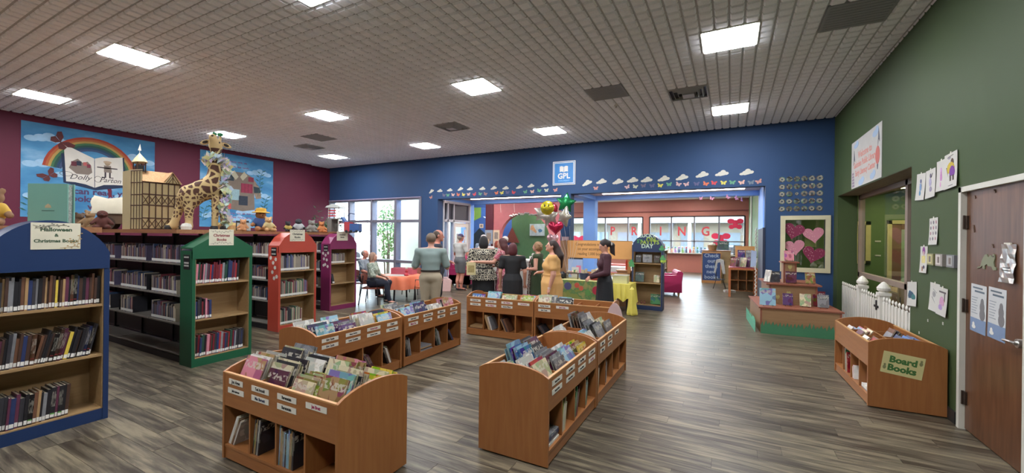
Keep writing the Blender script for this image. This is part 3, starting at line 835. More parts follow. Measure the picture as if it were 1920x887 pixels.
# F and G: the cross row
_, MF = bin_unit('wooden picture book bin across the aisle in front of the woman in black', (-3.90, 5.74, 0), 3.5,
                 cards([('Rosemary Wells', 'Rosemary Wells'), ('Rosemary Wells', '*Mo Willems'), ('*Mo Willems', 'Karma Wilson'), ('*Laura Numeroff', None)]))
W = 'cross-row bin by the black dress'; G_ = 'picture books in the first cross-row bin'
slot(MF, 1.2, .58, 0, 0, 2, 'front', ['light blue', 'blue'], W, G_, 71, hs=(.21, .23)); slot(MF, 1.2, .58, 1, 0, 4, 'front', ['light blue', 'teal', 'cream'], W, G_, 72, hs=(.25, .28))
slot(MF, 1.2, .58, 2, 0, 3, 'front', ['lime', 'cream'], W, G_, 73, hs=(.22, .25)); slot(MF, 1.2, .58, 3, 0, 4, 'front', ['orange', 'light blue', 'lime'], W, G_, 74, hs=(.23, .27))
cubby(MF, 1.2, .58, 0, 3, None, ['white', 'brown', 'tan'], W, G_, 75); cubby(MF, 1.2, .58, 1, 7, -20, ['white', 'black', 'tan', 'grey'], W, G_, 76); cubby(MF, 1.2, .58, 2, 6, -26, ['brown', 'tan', 'charcoal'], W, G_, 77, hs=(.2, .23))
_, MG = bin_unit('wooden picture book bin across the aisle in front of the woman in yellow', (-2.69, 5.815, 0), 3.5,
                 cards([('Audrey Wood', 'Jane Yolen'), ('*Jane Yolen', None), (None, None), (None, None)]))
W = 'cross-row bin by the yellow dress'; G_ = 'picture books in the second cross-row bin'
slot(MG, 1.2, .58, 0, 0, 5, 'front', ['grey', 'white', 'cream'], W, G_, 81, hs=(.24, .28)); slot(MG, 1.2, .58, 1, 0, 5, 'front', ['black', 'light blue', 'white'], W, G_, 82, hs=(.22, .26))
cubby(MG, 1.2, .58, 0, 5, -36, ['charcoal', 'black', 'brown'], W, G_, 83, hs=(.18, .2))
ov = thing('oval_panel', 'pale pinkish oval board standing up at the end of the cross row of bins', 'panel', (-1.43, 5.78, 0), R(8))
MB().prism([(.12 * math.cos(a), .40 + .33 * math.sin(a)) for a in [2 * PI * i / 24 for i in range(24)]], 'xz', 0, .02).build('board', mat('pale_pink_board', 'c9aeae', .5), ov)
MB().box(-.07, -.08, 0, .07, .1, .03).build('foot', mat('pale_pink_board', 'c9aeae', .5), ov)
MB().box(-.015, .02, 0, .015, .035, .4).build('stay', mat('pale_pink_board', 'c9aeae', .5), ov)
# H: board books, faces -x, beside the green wall
tH, MH = bin_unit('wooden bin labelled Board Books against the green wall', (1.17, 6.51, 0), -88, [], 1.24, .58)
W = 'board-book bin'; G_ = 'board books in the bin by the green wall'
slot(MH, 1.24, .58, 0, 0, 5, 'front', ['white', 'pink', 'light blue'], W, G_, 91, hs=(.13, .18), ws=(.13, .17), lean=-40); slot(MH, 1.24, .58, 1, 0, 4, 'front', ['pink', 'plum', 'cream'], W, G_, 92, hs=(.16, .2), ws=(.15, .18), lean=-50)
slot(MH, 1.24, .58, 2, 0, 4, 'front', ['brown', 'white', 'red'], W, G_, 93, hs=(.12, .16), ws=(.13, .16), lean=-60); slot(MH, 1.24, .58, 1, 1, 4, 'front', ['charcoal', 'brown', 'grey'], W, G_, 94, hs=(.16, .2), lean=-30, ws=(.15, .18))
slot(MH, 1.24, .58, 2, 1, 6, 'front', ['blue', 'light blue', 'navy'], W, G_, 95, hs=(.16, .2), lean=-30, ws=(.15, .18)); slot(MH, 1.24, .58, 3, 1, 4, 'front', ['white', 'grey', 'tan'], W, G_, 96, hs=(.14, .2), lean=-60, ws=(.15, .18))
cubby(MH, 1.24, .58, 1, 7, -8, ['green', 'white', 'red', 'cream'], W, G_, 97); cubby(MH, 1.24, .58, 2, 4, -10, ['red', 'white'], W, G_, 98, hs=(.12, .15)); cubby(MH, 1.24, .58, 3, 3, None, ['white', 'grey'], W, G_, 99)
sg = MB().cbox(0, 0, 0, .31, .002, .21).build('board_books_sign', mat('pale_yellow_paper', 'c6bf88', .6), tH, (1.2425, .26, .45), (0, R(8), R(90)))
gk = mat('ink_green', '3d6a34', .7, var=0)
txt('Board\nBooks', .085, gk, sg, (0, -.0015, -.005), '-y', bold=.004, sx=1.0, line=.95)
for x, z in ((-.13, -.05), (.13, .045)):
    MB().ell((x, -.002, z), (.014, .001, .02), 8).ell((x, -.002, z + .026), (.010, .001, .011), 8).build('little_drawing', mat('drawing_grey', '7f8058', .7), sg)

# ================================================================ painted end bookcases
def endcase(label, loc, colkey, hexc, style, sign, shelves, W_=.71, D_=.29, H=1.47, rz=90):
    """front at local y = 0 facing -y; shelves = list of shelf heights."""
    pm_ = mat(colkey, hexc, .42, var=.03)
    t = thing('end_bookcase', label, 'bookcase', loc, R(rz), 'painted end-of-row bookcases')
    MB().box(0, 0, 0, .035, D_, H - .04).build('side_panel', pm_, t)
    MB().box(W_ - .035, 0, 0, W_, D_, H - .04).build('side_panel', pm_, t)
    MB().box(.035, .004, 0, W_ - .035, D_, .10).build('plinth', pm_, t)
    if style == 'arch': outl = arch(0, W_, H - .14, H, top=.27, n=20)
    elif style == 'peak': outl = [(0, H - .14), (W_, H - .14), (W_, H), (W_ * .62, H + .17), (W_ * .5, H + .21), (W_ * .38, H + .17), (0, H)]
    else: outl = [(0, H - .14), (W_, H - .14), (W_, H - .02), (W_ * .86, H + .12), (W_ * .7, H + .2), (W_ * .3, H + .2), (W_ * .14, H + .12), (0, H - .02)]
    MB().prism(outl, 'xz', -.004, .02).build('header', pm_, t)
    # solid top that follows the outline back over the case
    tb_ = MB(); q = outl[2:]
    for a, b_ in zip(q[:-1], q[1:]):
        tb_.prism([(a[0], a[1] - .02), (a[0], a[1]), (b_[0], b_[1]), (b_[0], b_[1] - .02)], 'xz', .02, D_)
    tb_.build('top_board', pm_, t)
    MB().box(.035, D_ - .012, .10, W_ - .035, D_, H - .06).build('back_board', MAPLE, t)
    for s in (.035, W_ - .043): MB().box(s, .008, .10, s + .008, D_ - .012, H - .14).build('liner', MAPLE, t)
    for z in shelves: MB().box(.043, .006, z - .02, W_ - .043, D_ - .012, z).build('shelf', MAPLE, t)
    if sign:
        cx_, cz_, w, h, lines = sign
        s_ = MB().cbox(cx_, 0, cz_, w, .002, h).build('sign_card', mat('cream_card', 'd2cdb8', .6), t, (0, -.006, 0))
        for (tx, dz, sz, ink) in lines: txt(tx, sz, ink, s_, (cx_, -.0015, cz_ + dz), '-y', bold=sz * .035, sx=1.0)
        return t, Matrix.Translation(loc) @ RZ(rz), s_
    return t, Matrix.Translation(loc) @ RZ(rz), None
ink_dg = mat('ink_dark_green', '38523c', .7, var=0); ink_mr = mat('ink_maroon', '7a2430', .7, var=0)
twig = mat('twig_print', 'a98a58', .7, var=0); gt_ = mat('twig_grey_print', '77746c', .7, var=0)
def twigs(parent, pts, m, y=-.0022, r=.0015, n=3, name='printed_twig', seed=0):
    rs = random.Random(seed); b_ = MB()
    for (x, z, a, l) in pts:
        dx, dz = math.cos(R(a)) * l, math.sin(R(a)) * l
        b_.box(0, 0, 0, 0, 0, 0) if False else None
        for k in range(5):
            f0, f1 = k / 5, (k + 1) / 5
            b_.tube([(x + dx * f0, y, z + dz * f0), (x + dx * f1, y, z + dz * f1)], r, 4)
            aa = R(a + (50 if k % 2 else -50) + rs.uniform(-10, 10))
            b_.ell((x + dx * f1 + math.cos(aa) * .012, y, z + dz * f1 + math.sin(aa) * .012), (.007, .0012, .004), 6)
    return b_.build(name, m, parent)
SH = [.11, .58, 1.02]
t1, M1, s1 = endcase('navy blue bookcase with an arched top holding Halloween and Christmas books', (-4.87, .84, 0), 'navy_paint', '17305a', 'arch',
                 (.380, 1.612, .282, .215, [('Halloween', .052, .042, ink_dg), ('&', .006, .034, ink_dg), ('Christmas Books', -.04, .036, ink_dg)]), SH)
twigs(s1, [(.26, 1.67, 20, .12), (.25, 1.70, -20, .08), (.30, 1.69, 5, .14)], gt_, seed=1); twigs(s1, [(.50, 1.52, 80, .11), (.40, 1.515, 8, .1), (.49, 1.54, 130, .05)], twig, seed=2)
pB = ['black', 'charcoal', 'dark brown', 'black', 'charcoal', 'navy', 'brown', 'black', 'grey', 'dark brown', 'charcoal', 'tan', 'plum', 'dark brown', 'black', 'brown'] * 2
W = 'of the blue bookcase'; 
row(M1, .05, .655, 1.02, .03, 36, pB + ['orange', 'yellow', 'dark red'], 'top shelf ' + W, 'books on the top shelf of the blue bookcase', (.22, .27), 2, LABR_ME)
row(M1, .05, .60, .58, .03, 30, pB + ['yellow', 'pink'], 'middle shelf ' + W, 'books on the middle shelf of the blue bookcase', (.22, .27), [5] * 12 + [12] * 18, LABR_ME)
row(M1, .05, .47, .11, .03, 20, pB + ['white', 'navy', 'green'], 'bottom shelf ' + W, 'books on the bottom shelf of the blue bookcase', (.22, .26), 4, LABG_ME)
pG = ['dark red', 'plum', 'charcoal', 'red', 'navy', 'black', 'pink', 'dark green', 'dark red', 'grey']
t2, M2, s2 = endcase('green bookcase with a peaked top holding Christmas books', (-5.79, 2.60, 0), 'green_paint', '18563a', 'peak',
                 (.320, 1.597, .29, .205, [('Christmas', .024, .047, ink_mr), ('Books', -.03, .045, ink_mr)]), SH)
twigs(s2, [(.19, 1.68, -8, .12), (.45, 1.68, 188, .12), (.19, 1.515, 8, .12), (.45, 1.515, 172, .12)], gt_, seed=3)
W = 'of the green bookcase'
row(M2, .05, .55, 1.02, .03, 24, pG, 'top shelf ' + W, 'books on the top shelf of the green bookcase', (.22, .28), 3, LABG_ME)
row(M2, .05, .23, .58, .03, 9, pG, 'middle shelf ' + W, 'books on the middle shelf of the green bookcase', (.2, .27), 0, LABG_ME)
row(M2, .05, .62, .11, .03, 25, pG + ['charcoal', 'navy', 'black'], 'bottom shelf ' + W, 'books on the bottom shelf of the green bookcase', (.22, .27), 3, LABG_ME)
MB().box(-.006, .06, 1.20, 0, .20, 1.38).build('label_holder', BLACK, t2)
for z in (1.235, 1.27, 1.34): MB().box(-.008, .075, z, -.006, .185, z + .02).build('label_strip', PAPER, t2)
t3, M3, s3 = endcase('coral orange bookcase with a rounded top and white paper flowers on its side', (-6.68, 4.25, 0), 'coral_paint', 'ae4334', 'round',
                 (.33, 1.625, .28, .20, [('Christmas', .024, .046, INK), ('Books', -.03, .044, INK)]), SH)
twigs(s3, [(.2, 1.71, -8, .12), (.46, 1.71, 188, .12), (.2, 1.545, 8, .12), (.46, 1.545, 172, .12)], gt_, seed=4)
t4, M4, s4 = endcase('magenta bookcase with a rounded top and white paper flowers on its side', (-7.60, 5.97, 0), 'magenta_paint', '772351', 'round',
                 (.31, 1.62, .29, .205, [('Christmas', .024, .04, INK), ('Books', -.03, .04, INK)]), SH)
twigs(s4, [(.2, 1.70, -8, .2)], gt_, seed=5)
flower = MB()
for k in range(5):
    a = 2 * PI * k / 5
    flower.prism([(.018 * math.cos(a) + .016 * math.cos(t), .018 * math.sin(a) + .016 * math.sin(t)) for t in [2 * PI * i / 8 for i in range(8)]], 'yz', -.003, 0)
fl_me = flower.mesh('paper_flower', WHITE)
for tt, pts in ((t3, [(.08, 1.22), (.15, 1.16), (.22, 1.24), (.10, 1.08), (.17, 1.0), (.05, .93), (.12, .9)]), (t4, [(.06, 1.25), (.14, 1.2), (.22, 1.24), (.1, 1.1), (.19, 1.12), (.15, 1.0), (.07, .96), (.2, .98)])):
    f_ = None
    for k, (y, z) in enumerate(pts):
        obj('paper_flower', fl_me, tt, (0, y, z), (R(20 * k), 0, 0))
    MB().box(-.006, .06, 1.28, 0, .20, 1.42).build('label_holder', BLACK, tt)
    for z in (1.30, 1.37): MB().box(-.008, .075, z, -.006, .185, z + .02).build('label_strip', PAPER, tt)
for y, z in ((.22, 1.12), (.26, .95), (.2, .86)): obj('paper_flower', fl_me, t2, (W_ := .713, y, z), (0, 0, R(180)))
# the other rows of books, more than can be told apart: one mass
BM = [mat('far_book_%d' % i, h, .45, var=.1, scale=12) for i, h in enumerate(['33333a', '5d463c', '8c8478', '3a4f70', '7d3a44', 'b4aa94', '4a6c58', '655f7c'])] + [mat('spine_label', 'd8d8d4', .7)] + [mat('book_' + k.replace(' ', '_'), v, .45, var=.12, scale=25) for k, v in COL.items()]
FB = MB()
def mass(M, x0, x1, z, y, pal, seed, hs=(.19, .25), t=(.008, .022), lean=0, gaps=(), depth=.17, flip=False):
    rs = random.Random(seed); x = x0
    while x < x1:
        tt = rs.uniform(*t)
        if any(a < x < b_ for a, b_ in gaps): x += .02; continue
        h = rs.uniform(*hs); k = rs.choice(pal)
        m = M @ TR(x, y, z) @ RY(lean)
        b_ = MB().box(0, 0, 0, tt * .93, depth, h)
        FB.add([m @ Vector(p) for p in b_.v], b_.f, k)
        b_ = MB().box(0, -.001, .01, tt * .93, 0, .045)
        FB.add([m @ Vector(p) for p in b_.v], b_.f, 8)
        x += tt
mass(M3, .05, .58, 1.021, .03, [0, 1, 2, 3, 5, 7, 2], 1, (.22, .28)); mass(M3, .05, .55, .581, .03, [0, 1, 2, 5, 6, 7, 4], 2, (.22, .28)); mass(M3, .05, .45, .111, .03, [4, 0, 5, 0, 2, 6], 3, (.22, .28))
mass(M4, .05, .40, 1.021, .03, [0, 1, 2, 5, 7], 4, (.19, .22)); mass(M4, .10, .15, .581, .03, [0, 2], 5, (.19, .22), lean=-12)
FB_done = False

# ================================================================ dark steel stacks with wooden tops behind the end bookcases
STK = mat('dark_steel_shelf', '2c2c30', .45, metal=.4, var=.05)
STL = mat('shelf_grey', '8a867e', .45, metal=.4, var=.05)
TOPW = wood('stack_top', '8a5c3c', '9c6c48', .45, 'x')
def stack(label, x0, x1, y0, y1, n, rows, seed):
    t = thing('book_stack', label, 'shelving', (0, 0, 0), 0, 'dark double-sided shelf rows')
    w = (x1 - x0) / n; ym = (y0 + y1) / 2
    MB().box(x0, y0 + .02, 0, x1, y1 - .02, .09).build('base', BLACK, t)
    for i in range(n + 1):
        MB().box(x0 + w * i - (.02 if i else 0), ym - .03, .09, x0 + w * i + (.02 if i < n else 0), ym + .03, 1.64).build('upright', STK, t)
    for z in (.10, .49, .85, 1.255):
        for i in range(n):
            MB().box(x0 + w * i + .01, y0 + .02, z - .018, x0 + w * i + w - .01, ym - .03, z).build('shelf', STL, t)
            MB().box(x0 + w * i + .01, ym + .03, z - .018, x0 + w * i + w - .01, y1 - .02, z).build('shelf', STL, t)
    MB().box(x0 + .02, ym - .008, .12, x1 - .02, ym + .008, 1.60).build('back_sheet', mat('stack_back', '38383a', .6), t)
    MB().box(x0 - .05, y0 - .06, 1.642, x1 + (.0), y1 + .06, 1.692).build('top_board', TOPW, t)
    M = TR()
    k = seed
    for z, gaps in rows:
        for i in range(n):
            rs = random.Random(k); k += 1
            a = x0 + w * i + .03; b_ = a + w - .08
            mass(M, a, b_ - rs.uniform(.02, .3), z, y0 + .05, [0, 1, 2, 3, 5, 0, 4, 7, 0], k, (.17, .24), gaps=gaps)
            mass(M, a, b_ - rs.uniform(.02, .3), z, ym + .06, [0, 1, 2, 3, 5, 0, 4, 7, 0], k + 50, (.17, .24))
            if rs.random() < .6:   # a black bookend
                MB().box(b_ - .01, y0 + .06, z, b_ - .006, y0 + .2, z + .16).build('bookend', BLACK, t)
    return t
stack('long dark shelf row behind the green bookcase with a wooden top', -10.9, -6.09, 2.62, 3.28, 5, [(1.256, ()), (.851, ()), (.491, ((-7.6, -7.25),))], 10)
stack('dark shelf row behind the coral bookcase', -10.9, -6.98, 4.27, 4.93, 4, [(1.256, ()), (.851, ()), (.491, ())], 40)
stack('dark shelf row behind the magenta bookcase', -10.9, -7.90, 5.99, 6.65, 3, [(1.256, ()), (.851, ()), (.491, ())], 80)
stack('dark shelf row behind the blue bookcase with toys on its wooden top', -9.0, -5.17, .86, 1.53, 4, [(1.256, ()), (.851, ()), (.491, ())], 120)

# ================================================================ things on the walls
def wallthing(name, label, cat, loc, face, group=None):
    o = obj(name, None, None, loc, FACE[face])
    o.empty_display_size = .05
    return tag(o, label, cat, group)
def flat(pts, z0, z1, m, name, par, loc=(0, 0, 0), rot=(0, 0, 0)):
    return MB().prism(pts, 'xy', z0, z1).build(name, m, par, loc, rot)
def disc(x, y, rx, ry=None, n=16, a0=0, a1=360):
    ry = rx if ry is None else ry
    return [(x + rx * math.cos(R(a0 + (a1 - a0) * i / n)), y + ry * math.sin(R(a0 + (a1 - a0) * i / n))) for i in range(n if a1 - a0 == 360 else n + 1)]
def blobs(ds, z0, z1, m, name, par, n=14):
    b_ = MB()
    for k, (x, y, rx, ry) in enumerate(ds): b_.prism(disc(x, y, rx, ry, n), 'xy', z0, z1 + k * .0003)
    return b_.build(name, m, par)
def heart(cx_, cy_, s):
    out = []
    for i in range(28):
        t = 2 * PI * i / 28
        out.append((cx_ + s * 16 * math.sin(t) ** 3 / 17, cy_ + s * (13 * math.cos(t) - 5 * math.cos(2 * t) - 2 * math.cos(3 * t) - math.cos(4 * t)) / 17))
    return out
CLOUDS = [(-8.354, 3.04), (-8.022, 3.044), (-7.642, 3.05), (-7.246, 3.066), (-6.9, 3.051), (-6.462, 3.042), (-6.075, 3.041), (-5.681, 3.023), (-5.242, 3.029), (-4.885, 3.048), (-4.473, 3.038), (-3.284, 3.042), (-2.91, 3.06), (-2.494, 3.033), (-2.137, 3.051), (-1.805, 3.041), (-1.417, 3.046), (-1.015, 3.053), (-0.591, 3.091), (-0.192, 3.096), (0.286, 3.09)]
BFLY = [(-8.366, 2.856, 'salmon'), (-7.864, 2.906, 'mauve'), (-7.71, 2.901, 'green'), (-7.516, 2.905, 'peach'), (-7.325, 2.903, 'orange'), (-7.13, 2.896, 'yellow'), (-6.944, 2.899, 'peach'), (-6.729, 2.891, 'red'), (-6.536, 2.895, 'green'), (-6.353, 2.887, 'brown'), (-6.147, 2.895, 'navy'), (-5.975, 2.899, 'orange'), (-5.799, 2.897, 'yellow'), (-5.62, 2.901, 'purple'), (-5.426, 2.893, 'red'), (-5.052, 2.893, 'green'), (-4.838, 2.894, 'peach'), (-4.634, 2.911, 'green'), (-4.417, 2.911, 'cream'), (-4.152, 2.905, 'salmon'), (-3.051, 2.904, 'salmon'), (-2.259, 2.9, 'pink'), (-2.07, 2.9, 'cream'), (-1.876, 2.913, 'mauve'), (-1.676, 2.903, 'purple'), (-1.493, 2.899, 'yellow'), (-1.293, 2.919, 'green'), (-1.089, 2.909, 'pink'), (-0.915, 2.9, 'pink'), (-0.703, 2.898, 'purple'), (-0.514, 2.892, 'orange'), (-0.347, 2.9, 'red'), (-0.157, 2.895, 'yellow'), (0.015, 2.894, 'green'), (0.198, 2.884, 'peach'), (0.374, 2.875, 'grey'), (0.516, 2.887, 'salmon')]
cm = mat('cloud_paper', 'c4c2b8', .7)
cb = MB()
for k, (x, y, r, s) in enumerate(((-.09, -.01, .055, .03), (-.03, .0, .06, .05), (.03, .025, .062, .06), (.09, -.005, .055, .036), (0, -.02, .10, .025))): cb.prism(disc(x, y, r, s, 14), 'xy', 0, .003 + k * .0004)
cme = cb.mesh('paper_cloud', cm)
for k, (x, z) in enumerate(CLOUDS):
    o = obj('paper_cloud', cme, None, (x, 10.258, z), (R(90), 0, 0))
    o.rotation_euler = (R(90), R([-24, 0, 0, -14, 0, 0, -8, 0, -8, -6, -4, -20, -6, -8, -4, -4, -8, -10, -10, -6, -8][k]), 0)
    s = .72 if x < -4 else .95
    o.scale = (s, s, 1)
    w_ = f'{nth(k + 1)} from the window end over the entrance' if k < 11 else f'{nth(k - 10)} from the square letter sign over the reading room'
    tag(o, 'white paper cloud, ' + w_, 'cloud', 'paper clouds on the blue wall')
BC = {'salmon': 'c08a80', 'mauve': '6d6378', 'green': '5f9a78', 'peach': 'd0a79a', 'orange': 'cf6f4d', 'yellow': 'd2c75e', 'red': 'c4434c', 'brown': '96706e', 'navy': '2b3f66', 'purple': '5b5a80', 'cream': 'c0c3ac', 'pink': 'c9a7a8', 'grey': '6b7885'}
bb = MB()
for sx_ in (-1, 1):
    bb.prism([(sx_ * a, b_) for a, b_ in ((.004, 0), (.02, .03), (.05, .045), (.062, .03), (.05, .005), (.035, 0))], 'xy', 0, .004)
    bb.prism([(sx_ * a, b_) for a, b_ in ((.004, 0), (.035, -.001), (.045, -.02), (.03, -.042), (.012, -.035))], 'xy', 0, .004)
bb.box(-.004, -.035, 0, .004, .03, .006)
bmes = {}
cnt = {}
for k, (x, z, c_) in enumerate(BFLY):
    if c_ not in bmes: bmes[c_] = bb.mesh('paper_butterfly', mat('butterfly_' + c_, BC[c_], .6))
    o = obj('paper_butterfly', bmes[c_], None, (x, 10.258, z), (R(90), R(random.uniform(-22, 22)), 0))
    o.scale = (1.05, 1.05, 1)
    cnt[c_] = cnt.get(c_, 0) + 1
    tag(o, f'{c_} paper butterfly under the clouds, {nth(k + 1)} of the row from the window end', 'butterfly', 'paper butterflies on the blue wall')
# square letter sign
t = wallthing('square_sign', 'square blue sign with white border, open book emblem and letters', 'sign', (-3.915, 10.258, 3.345), '-y')
MB().box(-.315, -.315, 0, .315, .315, .015).build('outer_border', WHITE, t)
SB = mat('sign_blue', '3479b8', .45)
MB().box(-.295, -.295, .015, .295, .295, .018).build('blue_line', SB, t)
MB().box(-.28, -.28, .018, .28, .28, .020).build('inner_border', WHITE, t)
MB().box(-.262, -.262, .020, .262, .262, .023).build('blue_field', SB, t)
for s in (-1, 1): flat([(s * a, b_) for a, b_ in ((.006, .02), (.006, .165), (.06, .185), (.115, .175), (.115, .03), (.06, .042))], .023, .026, WHITE, 'book_emblem', t)
txt('GPL', .20, WHITE, t, (0, -.085, .0235), '+z', bold=.006)
txt("CHILDREN'S", .052, mat('sign_pale_blue', '7fb0d8', .5), t, (0, -.205, .0235), '+z', bold=.001, sp=1.1)
# shiny discs
dm, nt, b = blank('disc_foil', .22)
b.inputs['Metallic'].default_value = .9
oi = N(nt, 'ObjectInfo'); tc = N(nt, 'TexCoord')
gr = N(nt, 'TexVoronoi'); gr.inputs['Scale'].default_value = 26
va = N(nt, 'VectorMath', operation='ADD'); nt.links.new(tc.outputs['Object'], va.inputs[0]); nt.links.new(oi.outputs['Random'], va.inputs[1])
nt.links.new(va.outputs[0], gr.inputs['Vector'])
sp = N(nt, 'SeparateColor'); nt.links.new(gr.outputs['Color'], sp.inputs[0])
nt.links.new(ramp(nt, [(.15, '5c5a5e'), (.35, 'c9c6be'), (.6, 'a08a80'), (.8, '8fc0a8'), (.9, 'e0dfd8')], sp.outputs[0]), b.inputs['Base Color'])
dk_me = MB().cyl((0, 0, 0), (0, 0, .006), .056, n=20).mesh('rim', dm)
dc_me = MB().cyl((0, 0, .006), (0, 0, .008), .02, n=14).mesh('hub', mat('disc_hub', '3f4a52', .5))
db_me = MB().cyl((0, 0, .006), (0, 0, .0075), .04, n=18).mesh('art', mat('disc_art', 'a8a49c', .3, metal=.6, var=.3, scale=40))
for r_ in range(5):
    for c_ in range(6):
        x = .935 + .128 * c_; z = 2.905 - .1535 * r_
        t = wallthing('shiny_disc', f'shiny round disc in the {nth(r_ + 1)} row down, {nth(c_ + 1)} across, above the heart window', 'disc', (x, 10.258, z), '-y', 'shiny discs on the blue wall')
        s = .6 if (r_, c_) == (2, 2) else 1
        t.scale = (s, s, 1)
        obj('rim', dk_me, t); obj('hub', dc_me, t)
        if c_ in (0, 5) or (r_ + c_) % 4 == 0: obj('art', db_me, t)
# heart window
cr_ = mat('cream_frame', 'c9c2a2', .5)
hw = MB()
for a in ((.915, .985, 1.76, 1.075), (.915, 2.06, 1.76, 2.145), (.915, 1.075, 1.0, 2.06), (1.675, 1.075, 1.76, 2.06)): hw.box(a[0], 10.235, a[1], a[2], 10.27, a[3])
w4 = struct('window_4', hw, cr_)
MB().box(.99, 10.32, 1.06, 1.69, 10.326, 2.08).build('pane', GLASS, w4)
hd_, nt, b = blank('glitter_heart_red', .5)
for key, c1, c2 in (('heart_red', '7a2246', 'c9a8a8'), ('heart_pink', 'c07f90', 'd8b0ae')):
    m, nt, b = blank(key, .6)
    tc = N(nt, 'TexCoord'); vo = N(nt, 'TexVoronoi'); vo.inputs['Scale'].default_value = 28
    nt.links.new(tc.outputs['Object'], vo.inputs['Vector'])
    nt.links.new(ramp(nt, [(.0, c2), (.18, c2), (.22, c1), (1, c1)], vo.outputs['Distance']), b.inputs['Base Color'])
for (x, z, s, k, w_) in ((1.15, 1.84, .20, 'heart_red', 'upper dark red'), (1.49, 1.76, .19, 'heart_pink', 'upper pink'), (1.17, 1.50, .19, 'heart_pink', 'lower pink'), (1.49, 1.36, .205, 'heart_red', 'lower dark red')):
    o = flat(heart(0, 0, s), 0, .008, MATS[k], 'paper_heart', None, (x, 10.315 - .009 * ('red' in w_), z), (R(90), R(12 if 'dark' in w_ else -8), 0))
    tag(o, w_ + ' paper heart stuck in the cream-framed window', 'heart', 'paper hearts in the window')
tag(MB().box(1.36, 10.45, 1.5, 1.56, 10.455, 1.72).build('yellow_notice', mat('yellow_note', 'c6c26a', .6)), 'yellow notice seen through the heart window', 'notice')

# ---- green wall
gx = 1.808
t = wallthing('welcome_poster', 'white Welcome poster with balloon drawing high on the green wall', 'poster', (gx, 8.10, 2.90), '-x')
MB().box(-.79, -.385, 0, .79, .385, .006).build('sheet', mat('poster_white', 'b9b7b3', .5), t)
pr_ = mat('poster_red', 'c98478', .6, var=0)
for s, z, sz in (('Welcome to', .12, .15), ("Gadsden Public Library's", -.02, .135), ('Early Literacy Center', -.16, .13)): txt(s, sz, pr_, t, (-.02, z, .0065), '+z', bold=.004, sx=.95)
bl_ = mat('poster_blue', '9db4cf', .6, var=0)
for ds in ([(-.52, .30, .12, .04), (-.45, .32, .08, .05)], [(.5, .28, .13, .05), (.58, .31, .08, .06)], [(-.22, -.33, .13, .05), (-.12, -.30, .09, .05)], [(.38, -.31, .11, .05), (.46, -.28, .07, .05)]): blobs(ds, .006, .0075, bl_, 'printed_cloud', t)
blobs([(.62, -.05, .095, .13)], .006, .0085, mat('balloon_red', 'b8655c', .6), 'balloon_print', t)
flat([(.59, -.18), (.65, -.18), (.63, -.25), (.61, -.25)], .006, .008, mat('print_dark', '4a4a58', .6), 'basket_print', t)
for (x, y) in ((-.62, .12), (.66, .2)): flat([(x, y + .12), (x + .03, y + .02), (x + .05, y - .08), (x, y - .03), (x - .04, y - .12), (x - .02, y)], .006, .008, MATS['print_dark'], 'bird_print', t)
b_ = MB()
for k in range(5): b_.box(-.74, -.36 + .05 * k, .006, -.60 - .01 * k, -.325 + .05 * k, .008)
b_.build('book_pile_print', mat('print_mauve', '8d7c90', .6), t)
def sheet(label, y, z, w, h, rot, art, group=None, col='b9b7b1', lift=.002):
    t = wallthing('drawing_sheet', label, 'drawing', (gx - .0, y, z), '-x', group)
    t.rotation_euler = (Matrix.Rotation(R(-90), 4, 'Z') @ Matrix.Rotation(R(90), 4, 'X') @ Matrix.Rotation(R(rot), 4, 'Z')).to_euler()
    # a sheet that curls slightly off the wall at its lower end
    b_ = MB(); n = 6
    vs = []
    for i in range(n + 1):
        f = i / n
        for x in (-w / 2, w / 2): vs.append((x, h / 2 - h * f, lift + .012 * f * f))
    for i in range(n + 1):
        f = i / n
        for x in (-w / 2, w / 2): vs.append((x, h / 2 - h * f, lift + .012 * f * f + .0008))
    o2 = 2 * (n + 1)
    fs = []
    for i in range(n):
        a = 2 * i
        fs += [(a, a + 2, a + 3, a + 1)[::-1], (o2 + a, o2 + a + 2, o2 + a + 3, o2 + a + 1), (a, o2 + a, o2 + a + 2, a + 2), (a + 1, a + 3, o2 + a + 3, o2 + a + 1)]
    fs += [(0, 1, o2 + 1, o2), (2 * n, o2 + 2 * n, o2 + 2 * n + 1, 2 * n + 1)]
    b_.add(vs, fs).build('sheet', mat('sheet_' + col, col, .7, var=.02), t)
    MB().box(-.012, h / 2 - .012, lift, .012, h / 2 + .014, lift + .0018).build('tape', mat('tape', 'c9c6b8', .4), t)
    for (kind, x, y_, a, b2, c_) in art:
        mm = mat('crayon_' + c_, c_, .7, var=.15, scale=60)
        zz = lift + .012 * ((h / 2 - y_) / h) ** 2 + .0012
        if kind == 'o': blobs([(x, y_, a, b2)], zz, zz + .0012, mm, 'crayon_mark', t, 10)
        elif kind == 'b': MB().box(x - a, y_ - b2, zz, x + a, y_ + b2, zz + .001).build('crayon_mark', mm, t)
        elif kind == 'l': MB().tube([(x, y_, zz + .001), (a, b2, zz + .001)], .0022, 5).build('crayon_mark', mm, t)
    return t
GRP = 'drawings taped to the green wall'
sheet('drawing of a small blue figure, outermost of the upper pair nearest the opening', 5.99, 2.235, .23, .285, -3, [('o', 0, .06, .02, .022, '555a80'), ('o', .005, -.01, .028, .05, '6a86ac'), ('o', .0, -.07, .022, .03, '4f7ea0'), ('l', -.03, .03, .03, .01, '6a5a90')], GRP)
sheet('drawing of a grey and violet figure overlapping the blue figure drawing', 5.73, 2.24, .23, .29, 3, [('o', 0, .08, .02, .024, '5a5468'), ('o', -.005, .01, .03, .05, '9a94b0'), ('o', .01, -.06, .03, .03, '8a8298'), ('l', .02, .06, .05, .10, '454050')], GRP, lift=.005)
